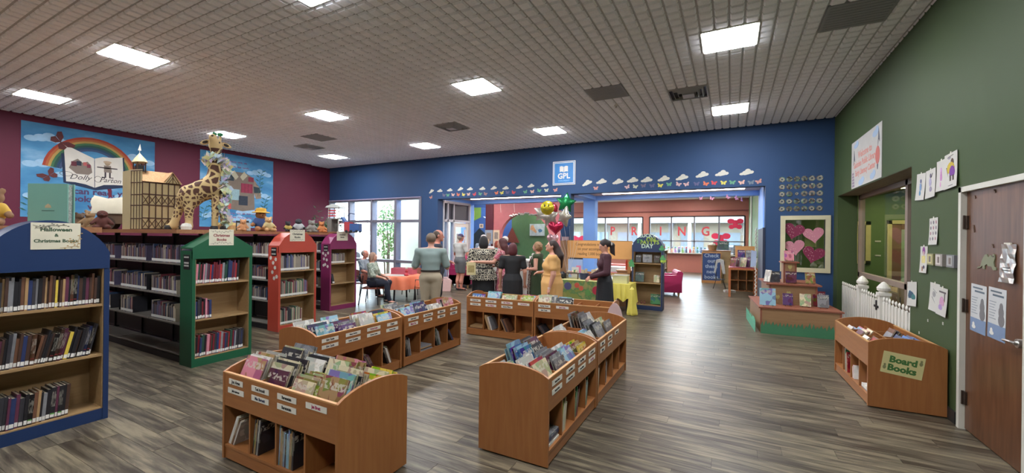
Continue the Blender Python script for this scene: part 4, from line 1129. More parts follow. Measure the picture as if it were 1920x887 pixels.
sheet('drawing with a thin pink figure behind the yellow and purple one', 5.50, 2.29, .20, .30, 2, [('o', .0, .05, .016, .03, 'c08ac0'), ('o', .005, -.02, .02, .06, 'b070a8'), ('o', 0, -.09, .012, .03, 'c890b8')], GRP)
sheet('large drawing with a yellow and purple figure, nearest the door top', 5.29, 2.31, .25, .33, 4, [('o', .0, .02, .075, .06, 'b8a030'), ('o', .03, .07, .03, .04, '4a3428'), ('o', .03, -.02, .055, .06, '6a2f88'), ('b', -.0, -.075, .015, .03, '3d3028'), ('b', .055, -.075, .015, .025, '3d3028'), ('l', -.08, .04, -.05, -.06, '3d3028'), ('l', -.06, .13, .05, .14, '58504c'), ('l', -.03, -.14, .05, -.14, '77707c'), ('o', -.03, .125, .03, .014, '8f8a94')], GRP, lift=.006)
sheet('small sheet printed with many little grey and pink doodles', 5.66, 1.75, .195, .27, 2, [('o', -.06 + .06 * i, .09 - .055 * j, .014, .018, ['8a8088', '6f6a74', 'a07880'][(i + j) % 3]) for i in range(3) for j in range(4)], GRP)
sheet('drawing of a face with purple hair and yellow dress', 5.89, 1.455, .18, .28, 1, [('o', 0, .09, .035, .045, '7a3a80'), ('o', .0, .065, .02, .026, 'b89a9a'), ('b', 0, -.01, .045, .05, 'c4b878'), ('o', .02, -.08, .02, .02, '4a4058'), ('b', -.015, -.105, .012, .03, '8a5a3a')], GRP)
sheet('drawing of a dark blue and green hill, lowest near the opening', 6.20, 1.055, .27, .27, 5, [('o', -.02, -.02, .085, .05, '25465e'), ('o', .05, -.035, .06, .035, '2c6a6c'), ('o', -.05, .0, .04, .04, '2a4a70')], GRP)
sheet('pencil sketch partly behind the colourful dragon drawing', 5.62, 1.09, .22, .28, -2, [('o', -.01, .03, .035, .03, '8c8a8c'), ('l', -.05, .0, .04, -.07, '6a6a70'), ('l', -.03, .08, .05, .05, '6a6a70')], GRP)
sheet('drawing of a curled pink and yellow creature with a dark tail', 5.44, 1.07, .21, .27, -3, [('o', .0, -.01, .05, .06, 'b88aa8'), ('o', .02, .0, .03, .035, 'c8a868'), ('o', -.02, -.06, .04, .03, '9a80b0'), ('b', .0, .09, .07, .008, '50484c'), ('b', .05, .04, .008, .05, '50484c')], GRP, lift=.006)
for (y, lab, c1, c2) in ((5.655, 'small olive card holder on the green wall', 'b5ae7c', '7d7a50'), (5.46, 'white picture card below the drawings, middle of three', 'bcb5ae', '8d8580'), (5.225, 'grey framed picture card beside the door frame', '9a9a98', '6c6c70')):
    t = wallthing('card_holder', lab, 'card holder', (gx, y, 1.47), '-x', 'card holders in a row by the door')
    MB().box(-.075, -.06, 0, .075, .055, .03).build('box', mat('holder_' + c2, c2, .5), t)
    MB().box(-.06, -.045, .03, .045, .045, .032).build('card', mat('card_' + c1, c1, .6), t)
    MB().box(-.02, -.03, .032, .02, .03, .033).build('picture', mat('card_pic_' + c2, '6e625c', .6, var=.3, scale=80), t)
for y, z, w_ in ((5.44, .86, 'under the curled creature drawing'), (5.78, .83, 'under the pencil sketch'), (6.0, .66, 'the lowest')): tag(MB().box(gx - .002, y - .012, z - .014, gx, y + .012, z + .014).build('tape_scrap', PAPER), f'scrap of white tape on the green wall, {w_}', 'tape', 'tape scraps on the green wall')

# ---- wooden door in the green wall
fr2 = MB()
for a in ((5.07, 0, 5.115, 2.13), (4.135, 0, 4.18, 2.13), (4.135, 2.085, 5.115, 2.13)): fr2.box(1.79, a[0], a[1], 1.86, a[2], a[3])
d2 = struct('door_2', fr2, mat('door_frame_cream', 'c4c2b8', .5))
DW = wood('door_veneer', '4c3020', '67452f', .33, 'z', .8)
MB().box(1.83, 4.18, .01, 1.87, 5.07, 2.085).build('door_leaf', DW, d2)
MB().box(2.0, 4.1, 0, 2.1, 5.2, 2.3).build('door_backing', BLACK, d2)
HB = mat('hinge_bronze', '4d4038', .4, metal=.7)
for z in (1.82, 1.09, .28):
    MB().box(1.815, 5.03, z - .055, 1.829, 5.075, z + .055).cyl((1.812, 5.07, z - .06), (1.812, 5.07, z + .06), .009).build('hinge', HB, d2)
MB().cyl((1.80, 4.27, .93), (1.83, 4.27, .93), .032, n=18).cyl((1.785, 4.27, .93), (1.80, 4.27, .93), .014).tube([(1.79, 4.26, .93), (1.785, 4.30, .932), (1.785, 4.36, .93), (1.79, 4.41, .925)], .010, 8).build('door_handle', STEEL, d2)
dxx = 1.829
for (y, w_) in ((4.86, 'nearer the hinges'), (4.59, 'nearer the handle')):
    t = wallthing('door_flyer', 'white flyer with grey child photo and blue foot on the wooden door, ' + w_, 'flyer', (dxx, y, 1.09), '-x', 'two flyers on the door')
    t.rotation_euler = (Matrix.Rotation(R(-90), 4, 'Z') @ Matrix.Rotation(R(90), 4, 'X') @ Matrix.Rotation(R(-2), 4, 'Z')).to_euler()
    MB().box(-.12, -.20, 0, .12, .20, .002).build('sheet', mat('flyer_paper', 'b7b9ba', .6), t)
    MB().box(-.12, -.20, .002, .12, -.085, .003).build('blue_foot', mat('flyer_blue', '6f82a0', .6), t)
    blobs([(.06, .06, .024, .034), (.06, .02, .034, .05), (.065, -.04, .04, .05)], .002, .003, mat('child_grey', '6c6a6c', .6), 'child_photo', t)
    blobs([(-.065, -.14, .018, .02), (-.06, -.16, .03, .016)], .003, .0035, WHITE, 'mascot_print', t)
    MB().box(-.09, .165, .002, .06, .178, .0028).box(-.06, .135, .002, .09, .150, .0028).build('heading_lines', mat('ink_grey', '54606c', .7, var=0), t)
    b_ = MB()
    for k in range(7): b_.box(-.105, .085 - k * .022, .002, -.01 - (k % 3) * .012, .092 - k * .022, .0026)
    b_.build('text_lines', mat('ink_light', '8c9298', .7, var=0), t)
t = wallthing('foil_sheet', 'crumpled shiny silver sheet taped high on the wooden door', 'sheet', (dxx, 4.43, 1.49), '-x')
b_ = MB(); rs = random.Random(5); vs = []
for i in range(9):
    for j in range(6): vs.append((-.09 + .036 * j + rs.uniform(-.002, .002), .145 - .036 * i, .004 + rs.uniform(0, .010) + .012 * (i / 8) ** 2))
b_.add(vs, [(i * 6 + j, (i + 1) * 6 + j, (i + 1) * 6 + j + 1, i * 6 + j + 1) for i in range(8) for j in range(5)])
b_.build('foil', mat('foil', 'c8c6c0', .25, metal=.9), t)
MB().box(-.05, -.035, .014, .04, -.030, .0165).box(-.06, -.055, .015, .06, -.049, .0175).build('text_lines', INK, t)
MB().box(-.05, .14, .002, .03, .155, .012).build('tape', mat('tape', 'c9c6b8', .4), t)
t = wallthing('dinosaur_magnet', 'flat green dinosaur cut-out stuck on the wooden door', 'cut-out', (dxx, 4.73, 1.50), '-x')
flat([(-.15, -.075), (-.13, -.055), (-.10, -.06), (-.07, .0), (-.03, .045), (0, .05), (.015, .03), (.03, .03), (.05, .045), (.075, .03), (.09, .055), (.11, .05), (.115, .02), (.10, -.01), (.11, -.045), (.13, -.05), (.135, -.07), (.09, -.075), (.07, -.045), (.02, -.045), (.0, -.03), (-.03, -.045), (-.03, -.072), (-.06, -.072), (-.065, -.045), (-.10, -.065)], 0, .006, mat('dino_olive', '767a60', .5), 'body', t)
MB().cyl((.095, .035, .006), (.095, .035, .008), .006).build('eye', BLACK, t)
for (y, z, w_) in ((4.94, 2.03, 'upper'), (4.64, 2.05, 'upper middle'), (4.95, 1.78, 'long curved'), (4.66, 1.62, 'middle')):
    o = MB().box(-.012, -.012, 0, .012, .012, .003).tube([(-.0, .012, .003), (.02, -.05 if 'long' in w_ else -.015, .004)], .004, 5).build('sticky_mark', mat('sticky_mark', '5a4334', .5), None, (dxx, y, z), FACE['-x'])
    tag(o, w_ + ' bit of old tape left on the wooden door', 'tape mark')

# ---- white picket fence across the green wall opening
VIN = mat('white_vinyl', 'd6d4cc', .35, var=.01)
ft = thing('picket_fence', 'white picket fence across the opening in the green wall', 'fence', (1.90, 6.30, 0))
L_ = 3.58
for z in (.22, .66): MB().box(-.018, 0, z - .045, .018, L_, z + .045).build('rail', VIN, ft)
pk = MB().box(-.034, -.032, .05, -.018, .032, .80)
pk.lathe([(.0, .0), (.022, 0.005), (.014, .018), (.03, .04), (.03, .055), (.014, .075), (0, .082)], (-.026, 0, .795), n=10, sx=.4)
pk = pk.mesh('picket', VIN)
posts = (1.25, 2.31)
y = .06
while y < L_ - .02:
    if all(abs(y - p) > .10 for p in posts): obj('picket', pk, ft, (0, y, 0))
    y += .118
for p in posts:
    po = MB().box(-.055, p - .055, 0, .055, p + .055, .90).build('post', VIN, ft)
    c_ = MB().box(-.068, p - .068, .88, .068, p + .068, .92).lathe([(.052, .92), (.052, .935), (.075, .955), (.078, .985), (.05, 1.03), (.02, 1.065), (0, 1.075)], (0, p, 0), n=4 * 4)
    c_.build('post_cap', VIN, po)
MB().box(-.066, posts[0] + .06, .66, -.05, posts[0] + .10, .80).box(-.07, posts[0] - .01, .70, -.05, posts[0] + .16, .73).build('latch', BLACK, ft)
# glass front behind the fence
mul = mat('taupe_mullion', '86756a', .5)
gf = MB()
for y in (6.27, 7.52, 9.88): gf.box(2.12, y - .045, 0, 2.20, y + .045, 2.5)
gf.box(2.12, 6.27, .98, 2.20, 9.93, 1.06).box(2.12, 6.27, 2.42, 2.20, 9.93, 2.5)
w5 = struct('window_5', gf, mul)
for a, b2 in ((6.31, 7.48), (7.56, 9.84)):
    for c_, d_ in ((.02, .98), (1.06, 2.42)): MB().box(2.155, a, c_, 2.161, b2, d_).build('pane', GLASS, w5)
MB().box(1.815, 6.27, 2.496, 2.12, 9.93, 2.505).build('soffit_boards', wood('soffit_wood', '6f6656', '7f7564', .6, 'y'), w5)
# inside the office
wf = MB()
for a in ((2.45, 1.12, 2.55, 2.08), (2.45, 1.12, 2.78, 1.19), (2.45, 2.0, 2.78, 2.08), (2.69, 1.12, 2.78, 2.08)): wf.box(a[0], 11.96, a[1], a[2], 12.0, a[3])
w6 = struct('window_6', wf, mat('pale_yellow_frame', 'c9bd84', .5))
MB().box(2.55, 11.98, 1.19, 2.69, 11.99, 2.0).build('pane', mat('dark_pane', '4a5c50', .3), w6)
dfm = MB()
for a in ((3.06, 0, 3.14, 2.1), (3.95, 0, 4.03, 2.1), (3.06, 2.02, 4.03, 2.1)): dfm.box(a[0], 11.95, a[1], a[2], 12.0, a[3])
d3 = struct('door_3', dfm, MATS['pale_yellow_frame'])
MB().box(3.14, 11.97, 0, 3.95, 11.995, 2.02).build('door_leaf', mat('office_door', '7a5640', .5), d3)
MB().box(3.3, 11.965, .3, 3.8, 11.975, 1.9).build('pane', mat('pale_green_pane', '8fa888', .3), d3)
for z in (1.3, 1.62): tag(MB().box(2.86, 11.98, z, 2.96, 12.0, z + .03).build('wall_plate', WHITE), 'small white plate on the office wall, ' + ('upper' if z > 1.5 else 'lower'), 'wall plate', 'wall plates in the office')
t = thing('office_counter', 'brown counter standing behind the glass front', 'counter', (2.5, 7.0, 0))
MB().box(0, 0, 0, .6, 1.3, 1.05).build('body', mat('counter_brown', '5a3e32', .5), t)
MB().box(-.04, -.04, 1.05, .66, 1.36, 1.09).build('top', TOPW, t)
MB().box(-.02, .1, .1, 0, 1.2, .98).build('front_panel', mat('counter_brown_2', '6a4a3a', .5), t)
t = thing('office_table', 'low table with papers beyond the counter in the office', 'table', (2.55, 9.0, 0))
MB().box(0, 0, .72, .9, 1.6, .75).build('tabletop', MAPLE, t)
for x, y in ((.05, .05), (.85, .05), (.05, 1.55), (.85, 1.55)): MB().cyl((x, y, 0), (x, y, .72), .02).build('leg', BLACK, t)
t = thing('office_chair', 'tan backed chair between the office table and counter', 'chair', (2.62, 8.6, 0), R(20))
MB().box(-.2, -.2, .43, .2, .2, .47).build('seat', MAPLE, t); MB().box(-.2, .17, .6, .2, .2, .92).build('backrest', MAPLE, t)
for x, y in ((-.18, -.18), (.18, -.18)): MB().cyl((x, y, 0), (x, y, .43), .014).build('leg', BLACK, t)
for x, y in ((-.18, .18), (.18, .18)): MB().cyl((x, y, 0), (x, y, .75), .014).build('leg', BLACK, t)
t = thing('storage_box', 'grey box standing on the office counter', 'box', (2.7, 7.5, 1.09)); MB().box(-.15, -.2, 0, .15, .2, .14).build('body', mat('box_grey', '6b6d68', .6), t); MB().box(-.16, -.21, .14, .16, .21, .165).build('lid', mat('box_grey', '6b6d68', .6), t)

# ================================================================ stepped display stand
TRIM = mat('reddish_edge', '8a5240', .45); TAN = wood('stand_plywood', '927050', '9c7a58', .5, 'x')
ds = thing('display_stand', 'three-tier wooden display stand with paper grass before the blue wall', 'display stand', (.475, 8.50, 0), R(4))
MS = Matrix.Translation((.475, 8.50, 0)) @ RZ(4)
def tier(x0, x1, y0, y1, z0, z1, ov):
    MB().box(x0, y0, z0, x1, y1, z1 - .02).build('tier', TAN, ds)
    MB().box(x0 - ov, y0 - ov, z1 - .02, x1 + ov, y1, z1 + .005).build('tier_top', TRIM, ds)
    for x in (x0, x1 - .02): MB().box(x - .004, y0 - .006, z0, x + .024, y0 + .001, z1 - .02).build('corner_strip', TRIM, ds)
tier(0, 1.16, 0, 1.5, 0, .455, .03)
tier(.20, .93, .48, 1.5, .46, .835, .06)
tier(.445, .645, .64, .86, .84, 1.235, .04)
GF = mat('paper_grass', '3f7a58', .7, var=.08); 
def grass_strip(n, L, seed, m, z=.19):
    rs = random.Random(seed); pts = [(0, 0), (L, 0)]
    w = L / n
    for i in range(n, 0, -1):
        pts += [(w * i - w * .1, z + rs.uniform(-.02, .02) - .05), (w * i - w * .5, z + rs.uniform(.0, .06))]
    pts.append((0, z - .05))
    return pts
flat_ = MB().prism(grass_strip(22, 1.17, 1, GF), 'xz', -.045, -.040).build('paper_grass_strip', GF, ds)
MB().prism(grass_strip(24, 1.4, 2, GF), 'yz', -.08, -.075).build('paper_grass_strip', mat('paper_grass_light', '5fae90', .7), ds)
for (x, z, y0) in ((.545, 1.13, .634), (.33, .58, .474), (.50, .66, .474)):
    MB().prism([(x + a, z + b_) for a, b_ in ((-.035, .02), (-.02, .05), (0, .035), (.02, .05), (.035, .02), (.02, -.02), (0, -.03), (-.02, -.02))], 'xz', y0 - .003, y0).build('leaf_motif', mat('leaf_motif', 'b3a86c', .6), ds)
    MB().box(x - .003, y0 - .002, z - .09, x + .003, y0, z - .03).build('leaf_motif', mat('leaf_motif', 'b3a86c', .6), ds)
def facing(M, x, y, z, w, h, cn, label, grp, tilt=12, t=.014, turn=0, name='display_book', easel=True):
    m = M @ TR(x, y, z) @ RZ(turn)
    m2 = m @ TR(-w / 2, .01, .014) @ RX(-tilt) @ RZ(-90)
    o = bpy.data.objects.new(name, BOOK_ME); C.objects.link(o); o.matrix_world = m2 @ Matrix.Diagonal((t, w, h, 1))
    c = srgb(COL[cn]); o.color = c + (1,); tag(o, label, 'book', grp)
    p = bpy.data.objects.new('pages', PAGE_ME); C.objects.link(p); p.parent = o
    if easel:
        e = obj('easel', None, None); e.matrix_world = m; tag(e, 'small wire easel holding the ' + label[:1].lower() + label[1:], 'easel', 'small book easels')
        e['label'] = ' '.join(('black wire easel under the ' + label).split()[:15])
        s = w * .3
        for sx_ in (-1, 1): MB().tube([(sx_ * s, -.03, .0035), (sx_ * s, .012 + math.tan(R(tilt)) * h * .5 + .022, .0035), (sx_ * s, .028 + math.tan(R(tilt)) * h * .75 , h * .7)], .003, 5).tube([(sx_ * s, -.03, .0035), (sx_ * s, -.03, .02)], .003, 5).build('wire', BLACK, e)
    return o
GD = 'books propped on the three-tier stand'
facing(MS, .545, .70, 1.241, .15, .19, 'pink', 'small pink and grey book propped on the stand top', GD)
facing(MS, .30, .56, .841, .16, .20, 'charcoal', 'dark framed book on the middle tier beside the post', GD)
facing(MS, .17, .60, .841, .13, .22, 'white', 'thin pale book at the outer end of the middle tier', GD, turn=-55)
facing(MS, .55, .53, .841, .165, .21, 'plum', 'brownish book before the post of the stand', GD)
facing(MS, .86, .60, .841, .15, .20, 'tan', 'pale book with gold picture at the fence end, middle tier', GD, turn=6)
facing(MS, .13, .12, .461, .24, .30, 'light blue', 'large pale blue picture book at the outer front corner of the stand', GD, tilt=10)
facing(MS, .46, .28, .461, .15, .21, 'purple', 'cream book with a violet picture on the lowest tier', GD)
facing(MS, .72, .28, .461, .16, .22, 'cream', 'cream book with red leaf picture on the lowest tier', GD, turn=-4)
facing(MS, .98, .28, .461, .16, .22, 'grey', 'grey picture book with a white circle, fence end of the lowest tier', GD)
facing(MS, .96, .44, .461, .18, .26, 'dark red', 'dark red book behind the grey one on the lowest tier', GD)

# ================================================================ murals on the maroon wall
MX = -12.995
SKY = None
m, nt, b = blank('mural_sky', .7)
tc = N(nt, 'TexCoord'); mp = N(nt, 'Mapping'); mp.inputs['Scale'].default_value = (.8, 1.6, 1)
nz = N(nt, 'TexNoise'); nz.inputs['Scale'].default_value = 1.3; nz.inputs['Detail'].default_value = 5
nt.links.new(tc.outputs['Object'], mp.inputs[0]); nt.links.new(mp.outputs[0], nz.inputs['Vector'])
nt.links.new(ramp(nt, [(.35, '2f6f9c'), (.55, '4a8ab4'), (.72, '8fb0cc')], nz.outputs['Fac']), b.inputs['Base Color'])
def mural(label, y, z, w, h):
    t = wallthing('mural', label, 'mural', (MX, y, z), '+x', 'painted murals on the maroon wall')
    MB().box(-w / 2, -h / 2, 0, w / 2, h / 2, .004).build('painted_sky', MATS['mural_sky'], t)
    return t
def pcloud(t, x, y, s, seed=0, m=None):
    rs = random.Random(seed)
    blobs([(x + s * (i - 2) * .32 + rs.uniform(-.05, .05) * s, y + s * (.16 - abs(i - 2) * .08), s * .26, s * (.22 - abs(i - 2) * .035)) for i in range(5)], .004, .0045, m or mat('mural_cloud', '8fb2cc', .8, var=.2, scale=5), 'painted_cloud', t, 16)
m1 = mural('mural of a rainbow over an open book on the maroon wall', 3.855, 2.95, 2.24, 2.0)
yc = 3.855; zc = 2.95
for k, (x, y, s) in enumerate(((-.72, .66, .42), (-.68, .12, .46), (-.3, -.05, .4), (.7, .45, .46), (.72, -.15, .42), (-.72, -.55, .42), (.7, -.45, .4))): pcloud(m1, x, y, s, k)
cols = ['9c3c2a', 'a85c34', 'a88a4c', '3f6a48', '284c44', '24405c', '3c4a6c']
for k, c_ in enumerate(cols):
    r0 = .86 - k * .045; r1 = r0 - .045
    out = [(-.03 + r0 * .93 * math.cos(R(a)), .0 + r0 * math.sin(R(a))) for a in range(2, 173, 10)] + [(-.03 + r1 * .93 * math.cos(R(a)), .0 + r1 * math.sin(R(a))) for a in range(172, 1, -10)]
    b_ = MB(); n = len(out) // 2
    for i in range(n - 1): b_.prism([out[i], out[i + 1], out[-2 - i], out[-1 - i]], 'xy', .004, .006)
    b_.build('rainbow_band', mat('rainbow_' + c_, c_, .8), m1)
bk = -.0
flat([(-.54, .42), (-.02, .34), (.52, .5), (.55, -.22), (.02, -.34), (-.5, -.22)][::-1], .006, .008, mat('mural_navy', '1f2c48', .8), 'book_cover_painting', m1)
pg = mat('mural_page', 'cfcac0', .8)
flat([(-.5, .60), (-.36, .56), (-.2, .48), (-.01, .39), (.0, -.28), (-.15, -.22), (-.32, -.19), (-.46, -.19)][::-1], .008, .0095, pg, 'page_painting', m1)
flat([(.0, .39), (.14, .45), (.32, .46), (.49, .5), (.52, -.17), (.34, -.18), (.16, -.2), (.01, -.28)][::-1], .008, .0095, pg, 'page_painting', m1)
flat([(-.42, .12), (-.36, .28), (-.28, .34), (-.2, .26), (-.12, .3), (-.06, .22), (-.04, .06), (-.1, -.0), (-.3, .0)][::-1], .0095, .0105, mat('mural_taupe', '7c6f66', .8), 'coat_painting', m1)
for (x, y, w, h, c_) in ((-.34, .22, .045, .05, '5e2a34'), (-.26, .24, .04, .05, '2b3142'), (-.16, .24, .03, .04, 'b05a58'), (-.1, .2, .03, .04, '7a3444')): MB().box(x - w, y - h, .0105, x + w, y + h, .0112).build('patch_painting', mat('patch_' + c_, c_, .8), m1)
flat([(.16, .1), (.16, .26), (.28, .26), (.30, .1)][::-1], .0095, .0105, MATS['mural_taupe'], 'figure_painting', m1)
blobs([(.22, .31, .05, .05)], .0095, .0105, mat('mural_hair', 'a08a70', .8), 'figure_painting', m1); blobs([(.22, .34, .075, .03)], .0105, .011, mat('mural_hat', 'b09a80', .8), 'figure_painting', m1)
MB().box(.04, .19, .0095, .40, .215, .0105).box(.17, -.02, .0095, .20, .1, .0105).box(.25, -.02, .0095, .28, .1, .0105).box(.12, -.03, .0095, .2, -.01, .0105).box(.25, -.03, .0095, .33, -.01, .0105).build('figure_painting', mat('mural_dark', '3b343a', .8), m1)
txt('Dolly', .16, MATS['mural_dark'], m1, (-.24, -.075, .0105), '+z', shear=.4, sx=1.0); txt('Parton', .16, MATS['mural_dark'], m1, (.27, -.085, .0105), '+z', shear=.4, sx=.88)
b_ = MB(); b_.tube([(-.46 + .1 * math.cos(R(a)) + .0, .0 + .05 * math.sin(R(a)) - .02, .011) for a in range(0, 361, 20)], .004, 5).tube([(.06 + .06 * math.cos(R(a)), -.08 + .07 * math.sin(R(a)), .011) for a in range(20, 341, 20)], .004, 5); b_.build('flourish_painting', MATS['mural_dark'], m1)
flat([(.22, -.28), (.3, -.28), (.29, -.4), (.33, -.52), (.28, -.47), (.24, -.52), (.25, -.4)][::-1], .005, .0065, mat('mural_maroon', '6b1f34', .8), 'ribbon_painting', m1)
ink = mat('mural_text', '4c3558', .8, var=0)
txt('If I can read, you', .19, ink, m1, (.05, -.39, .0055), '+z', bold=.006); txt('can... books or', .19, ink, m1, (-.02, -.56, .0055), '+z', bold=.006) if False else txt('books or you', .19, ink, m1, (.04, -.56, .0055), '+z', bold=.006); txt('want', .19, ink, m1, (.08, -.73, .0055), '+z', bold=.006)
def pbutterfly(t, x, y, s, rot, c_='5a2b2c'):
    b_ = MB(); ca, sa = math.cos(R(rot)), math.sin(R(rot))
    for sg in (-1, 1):
        for sh in ([(.0, 0), (.3, .55), (.85, .8), (1.0, .5), (.7, .1)], [(0, 0), (.7, .05), (.8, -.3), (.5, -.6), (.15, -.4)]):
            q = [(sg * a * s, b2 * s) for a, b2 in sh]
            b_.prism([(x + a * ca - b2 * sa, y + a * sa + b2 * ca) for a, b2 in q], 'xy', .012, .0135)
    b_.ell((x, y, .013), (.03 * s * 2, .03 * s * 2, .003), 8)
    b_.build('butterfly_painting', mat('mural_butterfly', c_, .8, var=.2, scale=20), t)
pbutterfly(m1, -.55, .66, .2, -50); pbutterfly(m1, -.72, -.1, .16, 40); pbutterfly(m1, .82, .4, .12, 20)
def leaves(t, x, y, h, seed, m=None):
    rs = random.Random(seed); b_ = MB(); m = m or mat('mural_leaf', '2a5a54', .8)
    b_.tube([(x, y, .006), (x + .03, y + h * .5, .006), (x + .1, y + h, .006)], .006, 5)
    for k in range(7):
        f = k / 7; s = -1 if k % 2 else 1
        cx_, cy_ = x + .1 * f * f + s * .07, y + h * f + .05
        b_.prism([(cx_ - s * .06, cy_ - .03), (cx_, cy_ - .02), (cx_ + s * .06, cy_ + .035), (cx_, cy_ + .02)][::s], 'xy', .005, .007)
    b_.build('leaf_painting', m, t)
for k, (x, y) in enumerate(((-1.02, -.95), (-.82, -.9), (.1, -.98), (.3, -.95), (.62, -.98), (.85, -.9))): leaves(m1, x, y, .4, k)
m2 = mural('mural of a patched coat among leaves on the maroon wall', 7.02, 2.9, 2.06, 2.14)
for k, (x, y, s) in enumerate(((-.5, .75, .5), (.6, .6, .42), (.62, -.1, .42), (.3, -.62, .45), (-.58, -.75, .45), (0, -.85, .4))): pcloud(m2, x, y, s, k + 20)
ct_ = mat('coat_taupe', '75675c', .8, var=.1)
flat([(-.40, .42), (-.12, .58), (.16, .58), (.42, .45), (.46, -.52), (.1, -.58), (-.46, -.5)][::-1], .005, .008, ct_, 'coat_painting', m2)
for s in (-1, 1):
    flat([(s * .40, .45), (s * .62, .15), (s * .66, -.15), (s * .50, -.18), (s * .40, .1)][::-s], .005, .007, mat('coat_sleeve', '8a7868', .8), 'sleeve_painting', m2)
    flat([(s * .42, .2), (s * .60, .18), (s * .64, .02), (s * .44, .0)][::-s], .007, .009, mat('patch_4a2030' if s < 0 else 'patch_24343c', '4a2030' if s < 0 else '24343c', .8), 'patch_painting', m2)
    flat([(s * .02, .44), (s * .14, .62), (s * .24, .5), (s * .10, .34)][::-s], .008, .010, mat('collar_cream', 'b0a890', .8), 'collar_painting', m2)
for (x, y, w, h, c_) in ((-.26, .42, .11, .12, '27343c'), (.22, .12, .17, .14, '8a2c44'), (-.12, -.1, .13, .16, '8aa6ac'), (.12, -.26, .13, .14, '2b3340'), (-.34, -.38, .12, .16, 'b0504e'), (.34, .4, .08, .07, '7a2a3c')):
    MB().box(x - w, y - h, .008, x + w, y + h, .0095).build('patch_painting', mat('patch_' + c_, c_, .8, var=.15, scale=30), m2)
for i in range(4): MB().box(.06 + .1 * i, -.02, .0095, .068 + .1 * i, .26, .0102).build('patch_line_painting', mat('patch_line', '5a1c30', .8), m2)
pbutterfly(m2, -.55, .5, .14, 10)
for k, (x, y) in enumerate(((.55, -.1), (.75, -.5), (.6, .3), (-.75, .0), (-.7, -.6), (-.95, -.9), (.62, -.8))): leaves(m2, x, y, .42, k + 9)
pk_ = mat('mural_pink_script', 'a05c86', .8, var=0)
for (y, x0, x1) in ((.86, -.75, .2), (.72, -.55, .25), (-.66, -.6, .5), (-.78, -.4, .75), (-.9, -.3, .2)):
    b_ = MB(); rs = random.Random(int(y * 100)); x = x0
    while x < x1:
        w_ = rs.uniform(.07, .2)
        b_.tube([(x + w_ * i / 8, y + .022 * math.sin(i * 2.4) + rs.uniform(-.006, .006), .006) for i in range(9)], .007, 5)
        x += w_ + .05
    b_.build('script_painting', pk_, m2)

# ================================================================ seating corner by the windows
ORG = mat('orange_tablecloth', 'e07a58', .6, var=.05)
t = thing('round_table', 'round table under an orange cloth before the tall windows', 'table', (-7.50, 8.02, 0)); t.scale = (1, 1, .83)
MB().cyl((0, 0, .72), (0, 0, .745), .46, n=32).build('tabletop', MAPLE, t)
for a in (20, 110, 200, 290): MB().cyl((.40 * math.cos(R(a)), .40 * math.sin(R(a)), 0), (.36 * math.cos(R(a)), .36 * math.sin(R(a)), .72), .022).build('leg', BLACK, t)
def cloth(name, label, loc, prof, m, sx=1, sy=1, rip=.10, nr=9, n=72, grp=None):
    b_ = MB().lathe(prof, (0, 0, 0), n, 0, sx, sy, rip, nr)
    b_.f.pop(); b_.m.pop()
    o = b_.build(name, m, None, (loc[0], loc[1], loc[2] - .122), smooth=True); return tag(o, label, 'tablecloth', grp)
cloth('tablecloth', 'orange paper cloth draped over the round table', (-7.50, 8.02, 0), [(0, .752), (.3, .752), (.515, .752), (.53, .74), (.535, .65), (.545, .55), (.555, .43)], ORG)
tag(MB().box(-.3, -.2, 0, .3, .2, .006).build('paper_sheet', PAPER, None, (-7.5, 7.85, .632), (0, 0, .4)), 'white papers lying on the orange tablecloth', 'papers')
bx = thing('gift_box', 'pink-red open box standing on the orange table', 'box', (-7.6, 8.25, .632), .3)
MB().box(-.30, -.15, 0, .30, .15, .01).box(-.30, -.15, .01, .30, -.14, .16).box(-.30, .14, .01, .30, .15, .16).box(-.30, -.14, .01, -.29, .14, .16).box(.29, -.14, .01, .30, .14, .16).build('box_body', mat('rose_box', 'b85a6c', .5), bx)
MB().box(-.28, -.13, .012, .28, .13, .14).build('tissue', PAPER, bx)
st = thing('toy_figure', 'small red and white figure standing on the orange table', 'figurine', (-7.2, 7.9, .632)); MB().lathe([(.05, 0), (.06, .03), (.03, .08), (.045, .12), (.02, .17), (0, .18)], n=12).build('body', mat('figurine_red', 'b0303e', .4), st); MB().ell((0, 0, .19), (.03, .03, .03), 10).build('head', WHITE, st)
CW = mat('chair_shell', '8a4a3a', .5); CF = mat('chair_frame_dark', '232328', .4)
